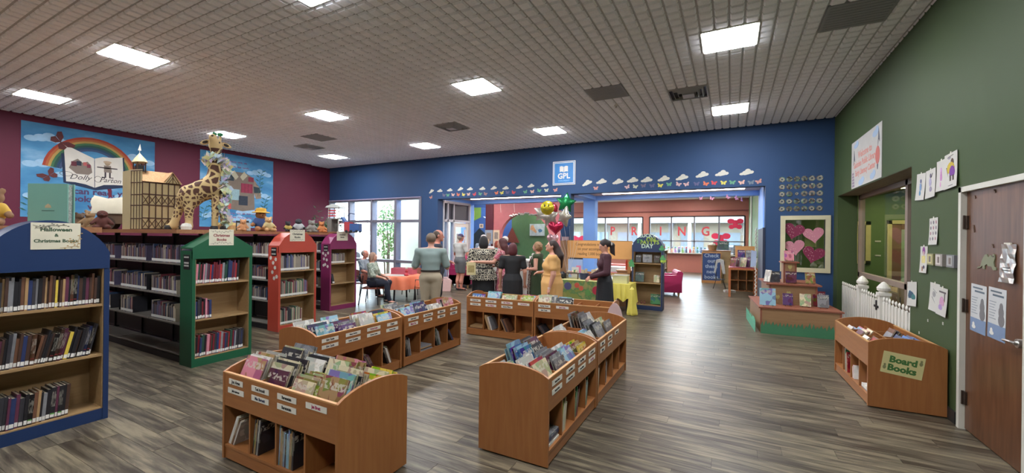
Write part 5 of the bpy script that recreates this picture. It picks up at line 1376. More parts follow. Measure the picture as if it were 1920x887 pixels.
def side_chair(label, loc, rz, shell=CW):
    t = thing('stacking_chair', label, 'chair', loc, R(rz), 'chairs round the orange table'); t.scale = (.95, .95, .86)
    MB().prism([(-.23, -.22), (.23, -.22), (.24, .1), (.18, .22), (-.18, .22), (-.24, .1)], 'xy', .43, .465).build('seat', shell, t)
    b_ = MB(); n = 8; vs = []
    for i in range(n + 1):
        a = R(-60 + 120 * i / n); x = .235 * math.sin(a); y = .10 + .12 * math.cos(a)
        h0, h1 = .56, .84 - .06 * abs(2 * i / n - 1) ** 2
        vs += [(x, y, h0), (x, y + .04, h1), (x * 1.06, y + .015, h0), (x * 1.06, y + .055, h1)]
    for i in range(n):
        a = 4 * i; c_ = a + 4
        b_fs = [(a, c_, c_ + 1, a + 1), (a + 2, a + 3, c_ + 3, c_ + 2), (a + 1, c_ + 1, c_ + 3, a + 3), (a, a + 2, c_ + 2, c_)]
        b_.add([], [], 0); b_.f += b_fs; b_.m += [0] * 4
    b_.v = vs; b_.f += [(0, 1, 3, 2), (4 * n, 4 * n + 2, 4 * n + 3, 4 * n + 1)]; b_.m += [0, 0]
    b_.build('backrest', shell, t)
    for sx_ in (-1, 1):
        MB().tube([(sx_ * .25, -.22, 0), (sx_ * .23, -.20, .43), (sx_ * .25, -.16, .66), (sx_ * .25, .1, .67)], .013, 6).build('leg', CF, t)
        MB().tube([(sx_ * .25, .26, 0), (sx_ * .22, .20, .45), (sx_ * .20, .17, .80)], .013, 6).build('leg', CF, t)
    return t
side_chair('reddish chair holding the seated woman in the patterned blouse', (-7.60, 7.17, 0), 118)
side_chair('dark chair holding the seated man, beside the magenta bookcase', (-8.57, 7.80, 0), 112)
side_chair('empty orange-seated chair between the round table and the man in grey', (-6.62, 8.0, 0), -95, mat('chair_orange', 'c06a48', .5))
side_chair('empty chair on the window side of the round table', (-7.9, 8.95, 0), 15)
# sofa and bag
MG_ = mat('magenta_vinyl', 'a02a58', .38, var=.03)
def sofa(label, loc, rz, w, cat='sofa', name='sofa', m=MG_, d=.75, h=.78):
    t = thing(name, label, cat, loc, R(rz))
    MB().box(-w / 2, -d / 2, .12, w / 2, d / 2, .40).build('base', m, t)
    MB().box(-w / 2 + .14, -d / 2 - .02, .40, w / 2 - .14, d / 2 - .18, .48).build('seat_cushion', m, t)
    MB().prism([(d / 2 - .18, .38), (d / 2, .38), (d / 2 + .03, h - .04), (d / 2 - .02, h), (d / 2 - .10, h), (d / 2 - .14, h - .05)], 'yz', -w / 2 + .02, w / 2 - .02).build('backrest', m, t)
    for s in (-1, 1):
        MB().box(s * w / 2 - (0 if s < 0 else .14), -d / 2, .12, s * w / 2 + (.14 if s < 0 else 0), d / 2 - .02, .60).build('armrest', m, t)
        for y in (-d / 2 + .06, d / 2 - .08): MB().lathe([(.022, 0), (.035, .12)], (s * (w / 2 - .07), y, 0), 10).build('foot', MAPLE, t)
    return t
sofa('magenta sofa against the entrance glass', (-7.62, 11.35, 0), 90, 1.25)
sb_ = tag(MB().prism(disc(0, 0, .27, .35, 18), 'yz', -.06, .06).build('round_cushion', mat('hot_pink', 'c43c68', .5), None, (-7.50, 11.23, .84)), 'hot pink round cushion standing on the magenta sofa', 'cushion')
bg = thing('tote_bag', 'pale pink striped bag on the floor before the sofa', 'bag', (-7.55, 9.95, 0), R(30))
MB().prism([(-.17, 0), (.17, 0), (.20, .30), (.12, .36), (-.12, .36), (-.20, .30)], 'xz', -.09, .09).build('body', mat('pale_pink_cloth', 'd8b4b0', .8, var=.1, scale=20, stretch=(8, 1, 1)), bg)
for y in (-.08, .08): MB().tube([(-.09, y, .33), (-.07, y, .40), (.07, y, .40), (.09, y, .33)], .010, 6).build('handle', mat('pale_pink_cloth', 'd8b4b0', .8), bg)
# reception counter behind the guests
t = thing('reception_counter', 'pale grey speckled counter behind the woman in black', 'counter', (-5.6, 9.15, 0))
MB().box(0, 0, 0, 1.45, .6, 1.03).build('body', mat('speckled_grey', 'a9a5a0', .6, var=.25, scale=90), t)
MB().box(-.03, -.03, 1.03, 1.48, .63, 1.07).build('top', mat('counter_white', 'cfcbc8', .4), t)
MB().box(.05, -.008, .08, 1.4, 0, .98).build('front_panel', mat('speckled_grey', 'a9a5a0', .6), t)
for x, w_, c_ in ((.10, 'nearer the entrance', '2c3234'), (.45, 'in the middle of the counter', '3c4442')):
    k = thing('black_box', 'black box with a pale picture on the grey counter, ' + w_, 'box', (-5.6 + x, 9.35, 1.07)); MB().box(0, 0, 0, .26, .18, .15).build('body', mat('box_' + c_, c_, .4), k); MB().box(.04, -.002, .03, .2, 0, .12).build('picture', mat('pale_green_print', '8fa58c', .6, var=.3, scale=30), k)
k = thing('tissue_box', 'white tissue box on the grey counter beside the curly-haired woman', 'box', (-4.45, 9.3, 1.07)); MB().box(0, 0, 0, .16, .12, .09).build('body', WHITE, k); MB().lathe([(.03, 0), (.05, .04), (.02, .08)], (.08, .06, .09), 8).build('tissue', PAPER, k)
# wall of the entrance: notices, alarm, thermostat
def plate(name, label, cat, x, y, z, w, h, m, face='-y', art=None):
    t = wallthing(name, label, cat, (x, y, z), face)
    MB().box(-w / 2, -h / 2, 0, w / 2, h / 2, .015).build('plate', m, t)
    if art: art(t)
    return t
plate('notice', 'orange notice on the blue entrance column', 'notice', -8.32 + .1, 12.095, 1.62, .28, .5, mat('notice_orange', 'd89a80', .6), art=lambda t: MB().box(-.1, -.02, .015, .1, .15, .017).build('print', mat('notice_print', 'c07060', .6), t))
plate('fire_alarm', 'small red fire alarm on the blue column of the entrance', 'alarm', -8.22, 12.095, 2.08, .13, .17, mat('alarm_red', 'c02c34', .4), art=lambda t: MB().cyl((0, .03, .015), (0, .03, .04), .03).build('strobe', WHITE, t))
plate('white_detector', 'small white box on the door frame edge of the entrance', 'detector', -8.42, 12.095, 2.1, .10, .22, WHITE)
for (x, z, w, h, c_, w_) in ((-10.75, 2.62, .5, .4, 'c9b8a8', 'square pale picture on the blue entrance wall'), (-10.1, 2.12, .2, .18, 'e0c8b0', 'small pale switch plate on the blue wall'), (-9.66, 1.62, .4, .62, '8f98a8', 'grey-blue notice on the maroon strip'), (-9.27, 1.68, .32, .5, 'd4b89c', 'upper cream notice on the pink arch wall'), (-9.27, 1.2, .32, .5, 'd0b0a0', 'lower cream notice on the pink arch wall')):
    plate('notice', w_, 'notice', x, AY - (.065 if x > -9.85 else .0) , z, w, h, mat('notice_' + c_, c_, .6), art=lambda t, w=w, h=h: MB().box(-w * .3, -h * .3, .015, w * .3, h * .3, .017).build('print', mat('notice_ink', '8a7a70', .7, var=.3, scale=30), t))
plate('notice', 'pinkish photo notice on the dark blue pier', 'notice', -3.86, 10.258, 1.53, .20, .26, mat('notice_mauve', 'a89098', .6), art=lambda t: MB().ell((0, .0, .016), (.04, .05, .004), 10).build('print', mat('photo_print', '6a5058', .6), t))
plate('light_switch', 'thin white strip on the dark blue pier near the top', 'switch', -3.79, 10.258, 2.33, .03, .14, WHITE)
pc = wallthing('painting', 'pale landscape painting with an orange figure in the green alcove', 'painting', (-8.2, 17.99, 1.98), '-y'); pc.scale = (.52, .52, 1)
MB().box(-.75, -.55, 0, .75, .55, .03).build('canvas', mat('painting_canvas', 'a9c0c4', .6, var=.25, scale=3), pc)
flat([(-.6, .4), (-.4, .45), (-.2, .1), (.0, -.2), (-.15, -.3), (-.4, -.1), (-.7, .05)][::-1], .03, .033, mat('paint_ochre', 'c09a70', .7, var=.2), 'painted_figure', pc)
flat([(.1, 0), (.3, .1), (.55, -.02), (.45, -.2), (.2, -.25)][::-1], .03, .033, mat('paint_blue', '4a7a9c', .7), 'painted_bird', pc)
tr_ = tag(MB().prism([(-.4, 0), (.4, 0), (0, .75)], 'xz', 0, .05).build('triangle_panel', mat('brown_triangle', '7a3f34', .6), None, (-9.55, 17.93, 1.35)), 'brown wooden triangle on the blue wall inside the arch', 'decoration')
gs = thing('arch_garland', 'silver crinkled garland hung under the top of the pink arch', 'garland', (-7.93, 15.96, 2.56))
b_ = MB(); rs = random.Random(3)
for k in range(26): b_.ell((-.65 + k * .052, rs.uniform(-.03, .0), .08 - .25 * ((k - 13) / 13) ** 2 * .35 + rs.uniform(-.04, .04)), (.05, .03, .035), 6)
tag(b_.build('tinsel', mat('silver_tinsel', 'b9b4ae', .3, metal=.6), gs), kind='stuff')
for k, (x, z) in enumerate(((-8.98, 3.05), (-8.3, 3.1), (-6.6, 3.15))): tag(MB().tube([(x, AY - .2, 3.5), (x - .02, AY - .2, 3.0), (x + .01, AY - .2, 2.7)], .012, 5).build('hanging_streamer', mat('pale_pink_cloth', 'd8b4b0', .8)), f'{nth(k + 1)} thin pink streamer from the entrance side before the pink arch', 'streamer', 'streamers before the pink arch')

# ================================================================ gift table, banner and drape
t = thing('gift_table', 'long low table under a green cloth printed with flowers and vines', 'table', (-3.62, 9.02, 0))
MB().box(.02, .02, .62, 1.16, .68, .645).build('tabletop', MAPLE, t)
for x, y in ((.08, .08), (1.1, .08), (.08, .62), (1.1, .62)): MB().box(x - .02, y - .02, 0, x + .02, y + .02, .62).build('leg', BLACK, t)
m, nt, b = blank('vine_cloth', .7)
tc = N(nt, 'TexCoord'); nz = N(nt, 'TexNoise'); nz.inputs['Scale'].default_value = 5; nz.inputs['Detail'].default_value = 3
nt.links.new(tc.outputs['Object'], nz.inputs['Vector'])
nt.links.new(ramp(nt, [(.42, '7c8240'), (.5, '4f7a48'), (.6, '8d8a52')], nz.outputs['Fac']), b.inputs['Base Color'])
o = MB().box(0, 0, .05, 1.18, .008, .655).box(0, .008, .646, 1.18, .70, .655).box(0, .008, .05, .008, .70, .646).box(1.172, .008, .05, 1.18, .70, .646).build('tablecloth', MATS['vine_cloth'], None, (-3.62, 9.02, 0))
tag(o, 'green vine-patterned cloth covering the gift table', 'tablecloth')
for k, (x, z, r, c_) in enumerate(((.1, .5, .06, '9aa848'), (.3, .52, .09, '4a4a70'), (.52, .55, .06, 'b8503c'), (.62, .49, .055, 'c05a44'), (.78, .40, .07, '5a8a48'), (.98, .46, .10, 'a82c40'), (1.1, .5, .06, 'c07a4c'), (.2, .3, .07, '8a8a48'))):
    MB().prism(disc(x, z, r, r, 12), 'xz', -.004, 0).build('printed_flower', mat('printed_flower_' + c_, c_, .7), o)
tag(MB().box(-.02, -.03, 0, 1.18, .66, .006).build('table_runner', mat('pale_yellow_cloth', 'cfc98a', .6), None, (-3.61, 9.06, .656)), 'pale yellow runner lying along the gift table top', 'tablecloth')
t = thing('side_table', 'small table hidden under a yellow drape beside the woman in maroon', 'table', (-2.165, 9.22, 0))
MB().box(-.22, -.18, .60, .22, .38, .63).build('tabletop', MAPLE, t)
for x, y in ((-.18, -.14), (.18, -.14), (-.18, .34), (.18, .34)): MB().box(x - .015, y - .015, 0, x + .015, y + .015, .60).build('leg', BLACK, t)
YD = mat('yellow_drape', 'd2c45a', .6, var=.06)
b_ = MB().box(-.24, -.20, .632, .26, .40, .64)
def drape_panel(b_, p0, p1, z0, z1, n, amp):
    p0 = Vector(p0); p1 = Vector(p1); d = (p1 - p0); nrm = Vector((d.y, -d.x)).normalized(); vs = []
    for i in range(n + 1):
        q = p0 + d * i / n; a = math.sin(i * 1.9) * amp
        vs += [(q.x, q.y, z1), (q.x + nrm.x * (a + .03), q.y + nrm.y * (a + .03), z0 + .04 * math.sin(i * 1.1))]
    off = nrm * -.006
    vs2 = [(v[0] + off.x, v[1] + off.y, v[2]) for v in vs]; k = len(vs)
    b_.add(vs + vs2, [(2 * i, 2 * i + 1, 2 * i + 3, 2 * i + 2) for i in range(n)] + [(k + 2 * i, k + 2 * i + 2, k + 2 * i + 3, k + 2 * i + 1) for i in range(n)] + [(2 * i + 1, k + 2 * i + 1, k + 2 * i + 3, 2 * i + 3) for i in range(n)])
drape_panel(b_, (-.24, -.205), (.26, -.205), .30, .64, 14, .03); drape_panel(b_, (.265, -.2), (.265, .40), .22, .64, 12, .03)
b_.lathe([(0, .62), (.05, .55), (.07, .3), (.10, .05), (.09, .01)], (.32, -.28, 0), 14, rip=.3, nr=5)
tag(b_.build('yellow_drape', YD, None, (-2.165, 9.22, 0)), 'yellow cloth hanging down to the floor from the side table', 'tablecloth')
k = thing('clear_tub', 'clear pale yellow plastic tub on the yellow drape', 'tub', (-2.16, 9.25, .641)); MB().prism([(-.15, -.1), (.15, -.1), (.15, .1), (-.15, .1)], 'xy', 0, .008).box(-.16, -.11, 0, -.15, .11, .17).box(.15, -.11, 0, .16, .11, .17).box(-.15, -.11, 0, .15, -.10, .17).box(-.15, .10, 0, .15, .11, .17).build('body', mat('tub_plastic', 'c9c79c', .25), k); MB().box(-.17, -.12, .17, .17, -.10, .185).box(-.17, .10, .17, .17, .12, .185).build('rim', WHITE, k)
# banner frame
PLY = wood('banner_frame_ply', 'a3703f', 'b5834e', .5, 'x')
t = thing('banner_stand', 'wooden frame holding the long orange congratulations banner', 'stand', (-3.66, 9.92, 0))
MB().box(-.20, 0, 0, -.04, .04, 1.56).build('side_board', mat('brown_board', '8b6648', .5), t)
MB().box(-.03, 0, 0, .04, .04, 1.56).build('post', PLY, t)
MB().box(1.50, 0, 0, 1.57, .04, 1.56).build('post', PLY, t)
MB().box(-.03, -.0, .74, 1.57, .04, .80).build('rail', PLY, t)
bn = MB().box(0, -.012, 1.13, 1.61, -.002, 1.575).build('banner', mat('banner_orange', 'd49c5e', .6, var=.04), t)
for a in ((0, 1.13, 1.61, 1.14), (0, 1.565, 1.61, 1.575)): MB().box(a[0], -.014, a[1], a[2], -.012, a[3]).build('banner_edge', mat('banner_edge', 'a06f3c', .6), bn)
for s, z in (('Congratulations to', 1.475), ('on your accomplishment of', 1.36), ('reading 1,000 books', 1.24)):
    txt(s.replace('... ', ''), .10, mat('banner_ink', '6a4a28', .7, var=0), bn, ({1.475: .52, 1.24: .60}.get(z, .72), -.013, z), '-y', bold=.001, sx=.82)
t = thing('wooden_desk', 'plain brown desk standing behind the side table', 'desk', (-2.42, 9.98, 0)); MB().box(0, 0, 0, .36, .5, .84).build('body', mat('brown_board', '8b6648', .5), t); MB().box(-.02, -.02, .84, .38, .52, .87).build('top', TOPW, t)
# gifts on the table
def gift(name, label, cat, x, y, parts, z=.663, grp=None):
    t = thing(name, label, cat, (x, y, z), 0, grp)
    for nm, b_, m in parts: b_.build(nm, m, t)
    return t
RED = mat('gift_red', '8c2a34', .5); NAV = mat('gift_navy', '2a3350', .5); CRM = mat('gift_cream', 'c8b898', .6)
gift('gift_basket', 'red basket of gifts in the middle of the vine-covered table', 'basket', -2.75, 9.35, [('body', MB().lathe([(.13, 0), (.17, .14), (.165, .145)], n=18), RED), ('gifts', MB().box(-.1, -.06, .13, -.02, .04, .24).box(0, -.05, .13, .09, .06, .22).ell((-.0, .05, .2), (.06, .05, .07), 8), CRM)])
gift('gift_tub', 'navy tub of wrapped rolls beside the red basket', 'tub', -3.02, 9.3, [('body', MB().lathe([(.09, 0), (.11, .15)], n=16), NAV), ('rolls', MB().cyl((-.04, 0, .14), (-.05, 0, .23), .03).cyl((.03, .02, .14), (.04, .02, .25), .03).cyl((.0, -.04, .14), (.0, -.05, .22), .025), CRM)])
gift('small_stand', 'small dark wooden riser with figurines on the vine-covered table', 'stand', -3.32, 9.35, [('top', MB().box(-.17, -.09, .12, .17, .09, .135), mat('dark_wood', '4a3428', .4)), ('legs', MB().box(-.16, -.08, 0, -.14, -.06, .12).box(.14, -.08, 0, .16, -.06, .12), mat('dark_wood', '4a3428', .4)), ('figurines', MB().ell((-.09, 0, .165), (.04, .03, .03), 8).ell((.0, 0, .165), (.035, .03, .03), 8).ell((.09, 0, .17), (.04, .03, .035), 8), CRM)])
gift('black_pot', 'round black pot at the outer end of the vine-covered table', 'pot', -3.54, 9.25, [('body', MB().lathe([(.05, 0), (.08, .05), (.075, .11), (.05, .14)], n=16), BLACK), ('lid', MB().lathe([(.055, .14), (.02, .165), (0, .17)], n=16), BLACK)])
gift('green_fan_card', 'card with a green half circle standing behind the riser', 'card', -3.33, 9.55, [('card', MB().box(-.09, -.005, 0, .09, .005, .26), WHITE), ('half_circle', MB().prism(disc(0, .12, .06, .08, 10, 0, 180), 'xz', -.009, -.005), mat('card_green', '4c8448', .6))])
gift('blue_poster', 'pale blue picture poster standing under the banner', 'poster', -3.38, 9.6, [('sheet', MB().box(-.15, -.005, 0, .22, .005, .45), mat('poster_paleblue', '9cb4dc', .6)), ('print', MB().box(-.08, -.008, .06, .04, -.005, .16).box(.06, -.008, .1, .18, -.005, .3), mat('poster_pink', 'd8809c', .6))])
gift('red_bottle', 'small orange-red bottle at the far end under the banner', 'bottle', -2.22, 10.2, [('body', MB().lathe([(.05, 0), (.05, .2), (.03, .26)], n=12), mat('bottle_red', 'cc4a34', .4)), ('cap', MB().cyl((0, 0, .26), (0, 0, .31), .02), WHITE)], z=.87)
gift('wood_block', 'stack of brown letter blocks beside the red basket', 'blocks', -2.53, 9.3, [('block', MB().box(-.06, -.03, 0, .0, .03, .12), mat('block_brown', '9c6844', .5)), ('block', MB().box(.01, -.03, 0, .06, .03, .14), mat('block_tan', 'b98a58', .5))])
# dark screen and striped table behind the banner
t = thing('dark_cabinet', 'dark cabinet in the reading room seen under the banner', 'cabinet', (-5.6, 13.7, 0)); MB().box(0, 0, 0, 1.5, .5, 1.25).build('body', mat('dark_cab', '20242c', .5), t); MB().box(-.02, -.02, 1.25, 1.52, .52, 1.28).build('top', BLACK, t); 
for k in range(3): MB().box(.05 + .48 * k, -.012, .1, .49 + .48 * k, 0, 1.2).build('door', mat('dark_cab_door', '2a2e38', .45), t)
for k, (y, z, w_) in enumerate(((12.9, .74, 'nearer'), (14.1, .74, 'farther'))):
    t = thing('long_table', f'{w_} long table under white and red cloths in the reading room', 'table', (-3.3, y, 0)); MB().box(-.6, -.3, .71, 1.0, .3, .74).build('tabletop', MAPLE, t)
    for x in (-.55, .95):
        for yy in (-.25, .25): MB().cyl((x, yy, 0), (x, yy, .71), .02).build('leg', BLACK, t)
    o = MB().box(-.62, -.32, .742, 1.02, .32, .75).box(-.62, -.33, .45, 1.02, -.32, .75).build('tablecloth', WHITE if k == 0 else mat('cloth_red', 'c24a40', .6), None, (-3.3, y, 0)); tag(o, ('white' if k == 0 else 'orange red') + ' cloth over the ' + w_ + ' long table in the reading room', 'tablecloth')
    MB().box(-.62, -.335, .5, 1.02, -.33, .6).build('stripe', mat('stripe_pink', 'c04c70', .6), o)
# ---- shelf with shamrock lettering
t5, M5, _ = endcase('navy bookcase with green shamrock letters on its arched top', (-2.03, 9.78, 0), 'navy_paint_2', '2b3a5c', 'arch', None, [.12, .62, 1.07], W_=.68, rz=0)
lg = [mat('letter_lime', '9fb84a', .6, var=0), mat('letter_green', '4f9a60', .6, var=0), mat('letter_pale', 'b9cfc0', .6, var=0)]
for k, (s, x, z, sz, c_) in enumerate((('LUCKY', .34, 1.70, .11, 2), ('ON', .42, 1.615, .13, 0), ('ST', .17, 1.57, .11, 1), ('PATTY', .36, 1.545, .12, 0), ("'S", .56, 1.55, .13, 0), ('DAY', .34, 1.46, .13, 2))):
    txt(s, sz, lg[c_], t5, (x, -.006, z), '-y', bold=.004)
sh = MB()
for a in (90, 210, 330): sh.prism(disc(.035 * math.cos(R(a)), .035 * math.sin(R(a)), .032, .032, 10), 'xz', -.004 - a * 1e-5, 0)
sh.box(-.006, -.003, -.08, .006, 0, -.02); shm = sh.mesh('paper_shamrock', lg[1]); sh2 = sh.mesh('paper_shamrock', lg[0])
for k, (x, z) in enumerate(((-.01, 1.08), (.0, 1.02), (.69, 1.15), (.66, 1.42), (.68, 1.2))): obj('paper_shamrock', shm if k != 2 else sh2, t5, (x, -.006 - .001 * k, z))
G5 = 'books on the shamrock bookcase'
for (x, z, w, h, c_, w_) in ((.13, 1.071, .12, .17, 'charcoal', 'dark book'), (.33, 1.071, .20, .19, 'grey', 'pale grey picture book in the middle'), (.54, 1.071, .12, .17, 'dark brown', 'dark brown book')): facing(M5, x, .08, z, w, h, c_, w_ + ' propped on the top shelf of the shamrock bookcase', G5, easel=False)
facing(M5, .16, .08, .621, .19, .22, 'dark green', 'dark teal book propped on the middle shelf of the shamrock bookcase', G5, easel=False)
facing(M5, .54, .08, .621, .12, .17, 'cream', 'small cream book on the middle shelf of the shamrock bookcase', G5, easel=False)
facing(M5, .52, .08, .121, .21, .23, 'green', 'pale green book on the bottom shelf of the shamrock bookcase', G5, easel=False)
for k, x in enumerate((.12, .2, .27)): gift('small_figurine', f'tiny dark figurine, {nth(k + 1)} on the bottom shelf of the shamrock bookcase', 'figurine', -2.03 + x, 9.9, [('body', MB().lathe([(.02, 0), (.024, .02), (.012, .07 - .01 * k)], n=8), mat('fig_brown', '7a4c40', .5)), ('head', MB().ell((0, 0, .085 - .01 * k), (.016, .016, .018), 8), mat('fig_brown', '7a4c40', .5))], z=.121, grp='figurines on the shamrock bookcase')

# ================================================================ reading room
sofa('magenta armchair at the edge of the reading room', (-1.72, 12.75, 0), -75, .9, 'armchair', 'armchair', d=.85, h=.72)
t = thing('low_bookcase', 'low bookcase with navy Spring end panel in the reading room', 'bookcase', (-2.30, 15.6, 0), 0)
MB().box(-.42, 0, 0, .0, .03, 1.15).build('end_panel', mat('navy_felt', '2c4474', .7), t)
MB().box(-.42, .03, 0, -.38, 2.4, 1.12).box(-.38, .03, 0, 0, 2.4, .08).build('body', MAPLE, t)
for z in (.42, .76): MB().box(-.38, .03, z, 0, 2.4, z + .02).build('shelf', MAPLE, t)
MB().box(-.44, .0, 1.15, .03, 2.42, 1.18).build('top', WHITE, t)
for y in (.8, 1.6, 2.38): MB().box(-.38, y, .08, 0, y + .02, 1.14).build('divider', MAPLE, t)
txt('Spring', .17, WHITE, t, (-.20, -.004, .86), '-y', bold=.004)
for k, (x, z, c_) in enumerate(((-.12, 1.0, 'hot_pink'), (-.3, .65, 'hot_pink'), (-.1, .55, 'white_paint'), (-.08, .95, 'hot_pink'), (-.2, .4, 'hot_pink'), (-.15, .7, 'letter_lime'))): MB().prism(disc(x, z, .035, .035, 8), 'xz', -.006, -.002).build('felt_flower', MATS[c_], t)
fb2 = MB()
for z in (.09, .44, .78):
    rs = random.Random(int(z * 100)); y = .06
    while y < 2.3: 
        tt = rs.uniform(.015, .04)
        if any(d_ - .045 < y < d_ + .025 for d_ in (.8, 1.6)): y += .01; continue
        fb2.box(-.25, y, z + .001, -.03, y + tt * .9, z + rs.uniform(.2, .28), rs.randint(0, 7)); y += tt
o = fb2.build('shelved_books', BM[:8], None, (-2.30, 15.6, 0)); tag(o, 'rows of books in the low Spring bookcase', 'books', kind='stuff')
for k, (x, y, c_) in enumerate(((-2.62, 15.7, 'orange'), (-2.5, 15.9, 'light blue'), (-2.38, 16.2, 'charcoal'), (-2.36, 16.8, 'tan'))): facing(TR(), x + .05, y, 1.185, .17, .24, c_, f'{c_} picture book standing {nth(k + 1)} on the low Spring bookcase', 'books on the Spring bookcase', turn=25, easel=False)
t = thing('letter_board', 'wooden framed navy board reading Check out these new books', 'sign', (-.96, 16.98, 0), R(6))
MB().box(0, 0, 0, .66, .05, 1.16).build('board', mat('navy_felt', '2c4474', .7), t)
for a in ((0, 0, .03, 1.16), (.63, 0, .66, 1.16), (.03, 0, .63, .10), (.03, 1.11, .63, 1.16)): MB().box(a[0], -.015, a[1], a[2], 0, a[3]).build('frame', PLY, t)
for k, s in enumerate(('Check', 'out', 'these', 'new', 'books')): txt(s, .19, mat('letter_bluegrey', '9aa8bc', .6, var=0), t, (.33, -.003, 1.02 - .20 * k), '-y', bold=.004)
t = thing('wooden_cabinet', 'wooden cabinet behind the navy letter board', 'cabinet', (-.95, 17.3, 0)); MB().box(0, 0, 0, .95, .5, 1.18).build('body', MAPLE, t); MB().box(-.02, -.02, 1.18, .97, .52, 1.21).build('top', OAK, t)
gift('round_basket', 'brown basket of papers on top of the cabinet behind the letter board', 'basket', -.62, 17.5, [('body', MB().lathe([(.13, 0), (.18, .2)], n=14), TAN), ('contents', MB().ell((0, 0, .2), (.14, .14, .08), 8), PAPER)], z=1.211)
facing(TR(), -.25, 17.5, 1.211, .38, .32, 'dark green', 'dark framed picture on top of the cabinet behind the letter board', 'pictures on the cabinet', easel=False)
t = thing('newspaper_rack', 'black wire rack with newspapers in front of the letter board', 'rack', (-.32, 15.3, 0))
for x, y in ((-.14, -.14), (.14, -.14), (-.14, .14), (.14, .14)): MB().tube([(x * 1.3, y * 1.3, 0), (x * .7, y * .7, .3), (x, y, .9)], .010, 5).build('leg', BLACK, t)
MB().box(-.16, -.16, .3, .16, .16, .315).build('tray', BLACK, t)
for k in range(3):
    o = MB().prism([(-.17, .55), (-.10, .95), (.0, .98), (.12, .95), (.17, .5), (.1, .5), (.02, .88), (-.06, .86), (-.12, .5)], 'xz', -.16 + .11 * k, -.09 + .11 * k).build('newspaper', mat('newsprint', 'a8a8a4', .8, var=.25, scale=30), None, (-.32, 15.3, .0)); tag(o, f'grey newspaper draped {nth(k + 1)} from the front over the wire rack', 'newspaper', 'newspapers on the wire rack')
t = thing('display_table', 'orange wooden table with tilted books on a pink top in the reading room', 'table', (-.05, 13.3, 0))
OW = wood('orange_wood', 'b0663c', 'bf7648', .45, 'z')
for x, y in ((.03, .03), (.68, .03), (.03, .9), (.68, .9)): MB().box(x - .03, y - .03, 0, x + .03, y + .03, .78).build('leg', OW, t)
MB().box(0, 0, .78, .72, 1.0, .83).build('tabletop', OW, t); MB().box(.03, .03, .83, .69, .97, .84).build('pink_top', MG_, t)
for k in range(7): facing(TR(-.05, 13.3, .841), .1 + .085 * k, .12 + .1 * (k % 3), 0, .2, .27, ['dark red', 'plum', 'grey', 'cream', 'purple', 'dark red', 'white'][k], f'{["dark red", "plum", "grey", "cream", "purple", "dark red", "white"][k]} book standing {nth(k + 1)} from the aisle on the pink table top', 'books on the orange table', turn=-50, easel=False)
t = thing('cubby_unit', 'brown cubby shelf unit behind the orange table', 'shelving', (-.02, 14.9, 0))
MB().box(0, .38, 0, .72, .4, 1.0).build('back', MAPLE, t)
for x in (0, .23, .46, .70): MB().box(x, 0, 0, x + .02, .38, 1.0).build('upright', OAK, t)
for z in (0, .33, .66, .98): MB().box(0, 0, z, .72, .38, z + .02).build('shelf', OAK, t)
t = thing('tilted_rack', 'tilted wooden book rack on the cubby unit by the green wall', 'rack', (-.02, 15.0, 1.001))
MB().prism([(0, 0), (.32, 0), (.32, .42), (.28, .42), (.03, .04), (0, .04)], 'yz', .15, .70).build('body', PLY, t)
facing(TR(-.02, 15.0, 1.001), .32, .0, .03, .2, .3, 'purple', 'purple picture book lying on the tilted rack', 'books on the tilted rack', tilt=36, easel=False)
facing(TR(-.02, 15.0, 1.001), .55, .0, .03, .2, .3, 'grey', 'grey picture book lying on the tilted rack by the wall', 'books on the tilted rack', tilt=36, easel=False)
t = thing('periodical_shelf', 'low shelf with open magazines left of the cubby unit', 'shelving', (-.75, 18.6, 0)) if False else thing('periodical_shelf', 'low shelf with open magazines behind the newspaper rack', 'shelving', (-.30, 17.9, 0))
MB().box(0, 0, 0, .9, .35, .05).box(0, .33, .05, .9, .35, 1.0).box(0, 0, .05, .03, .33, 1.0).box(.87, 0, .05, .9, .33, 1.0).build('body', MAPLE, t)
for z in (.35, .68, .98): MB().box(.03, 0, z, .87, .33, z + .02).build('shelf', MAPLE, t)
for k, (x, z, c_) in enumerate(((.2, .701, 'red'), (.45, .701, 'charcoal'), (.7, .701, 'green'), (.2, .371, 'pink'), (.5, .371, 'grey'))): facing(TR(-.30, 17.9, 0), x, .06, z, .2, .26, c_, f'{c_} magazine on the low shelf behind the newspaper rack', 'magazines on the low shelf', tilt=16, easel=False)
facing(TR(-.30, 17.9, 0), .55, .1, 1.001, .3, .4, 'grey', 'large grey picture standing on the low magazine shelf', 'pictures on the magazine shelf', easel=False)
tag(MB().box(-.15, -.08, 0, .15, .08, .07).build('paper_bundle', PAPER, None, (-.02, 14.4, 0), (0, 0, .3)), 'white bundle of paper on the floor before the cubby unit', 'papers')
# white bead garland beside the opening
bd = MB()
for k in range(90): bd.ell((.56 + .012 * math.sin(k * 1.3), 12.03 + .01 * math.cos(k), .15 + k * .02), (.016, .016, .014), 6)
tag(bd.build('bead_garland', WHITE), 'white bead garland hanging down beside the dark blue panel', 'garland', kind='stuff')
tag(MB().prism([(0, 0), (.12, .02), (.14, .4), (.02, .42)], 'xz', 0, .01).build('hanging_paper', mat('pale_blue_paper', 'a8bcd8', .7), None, (.44, 12.0, .95)), 'pale blue paper hanging by the bead garland', 'paper')
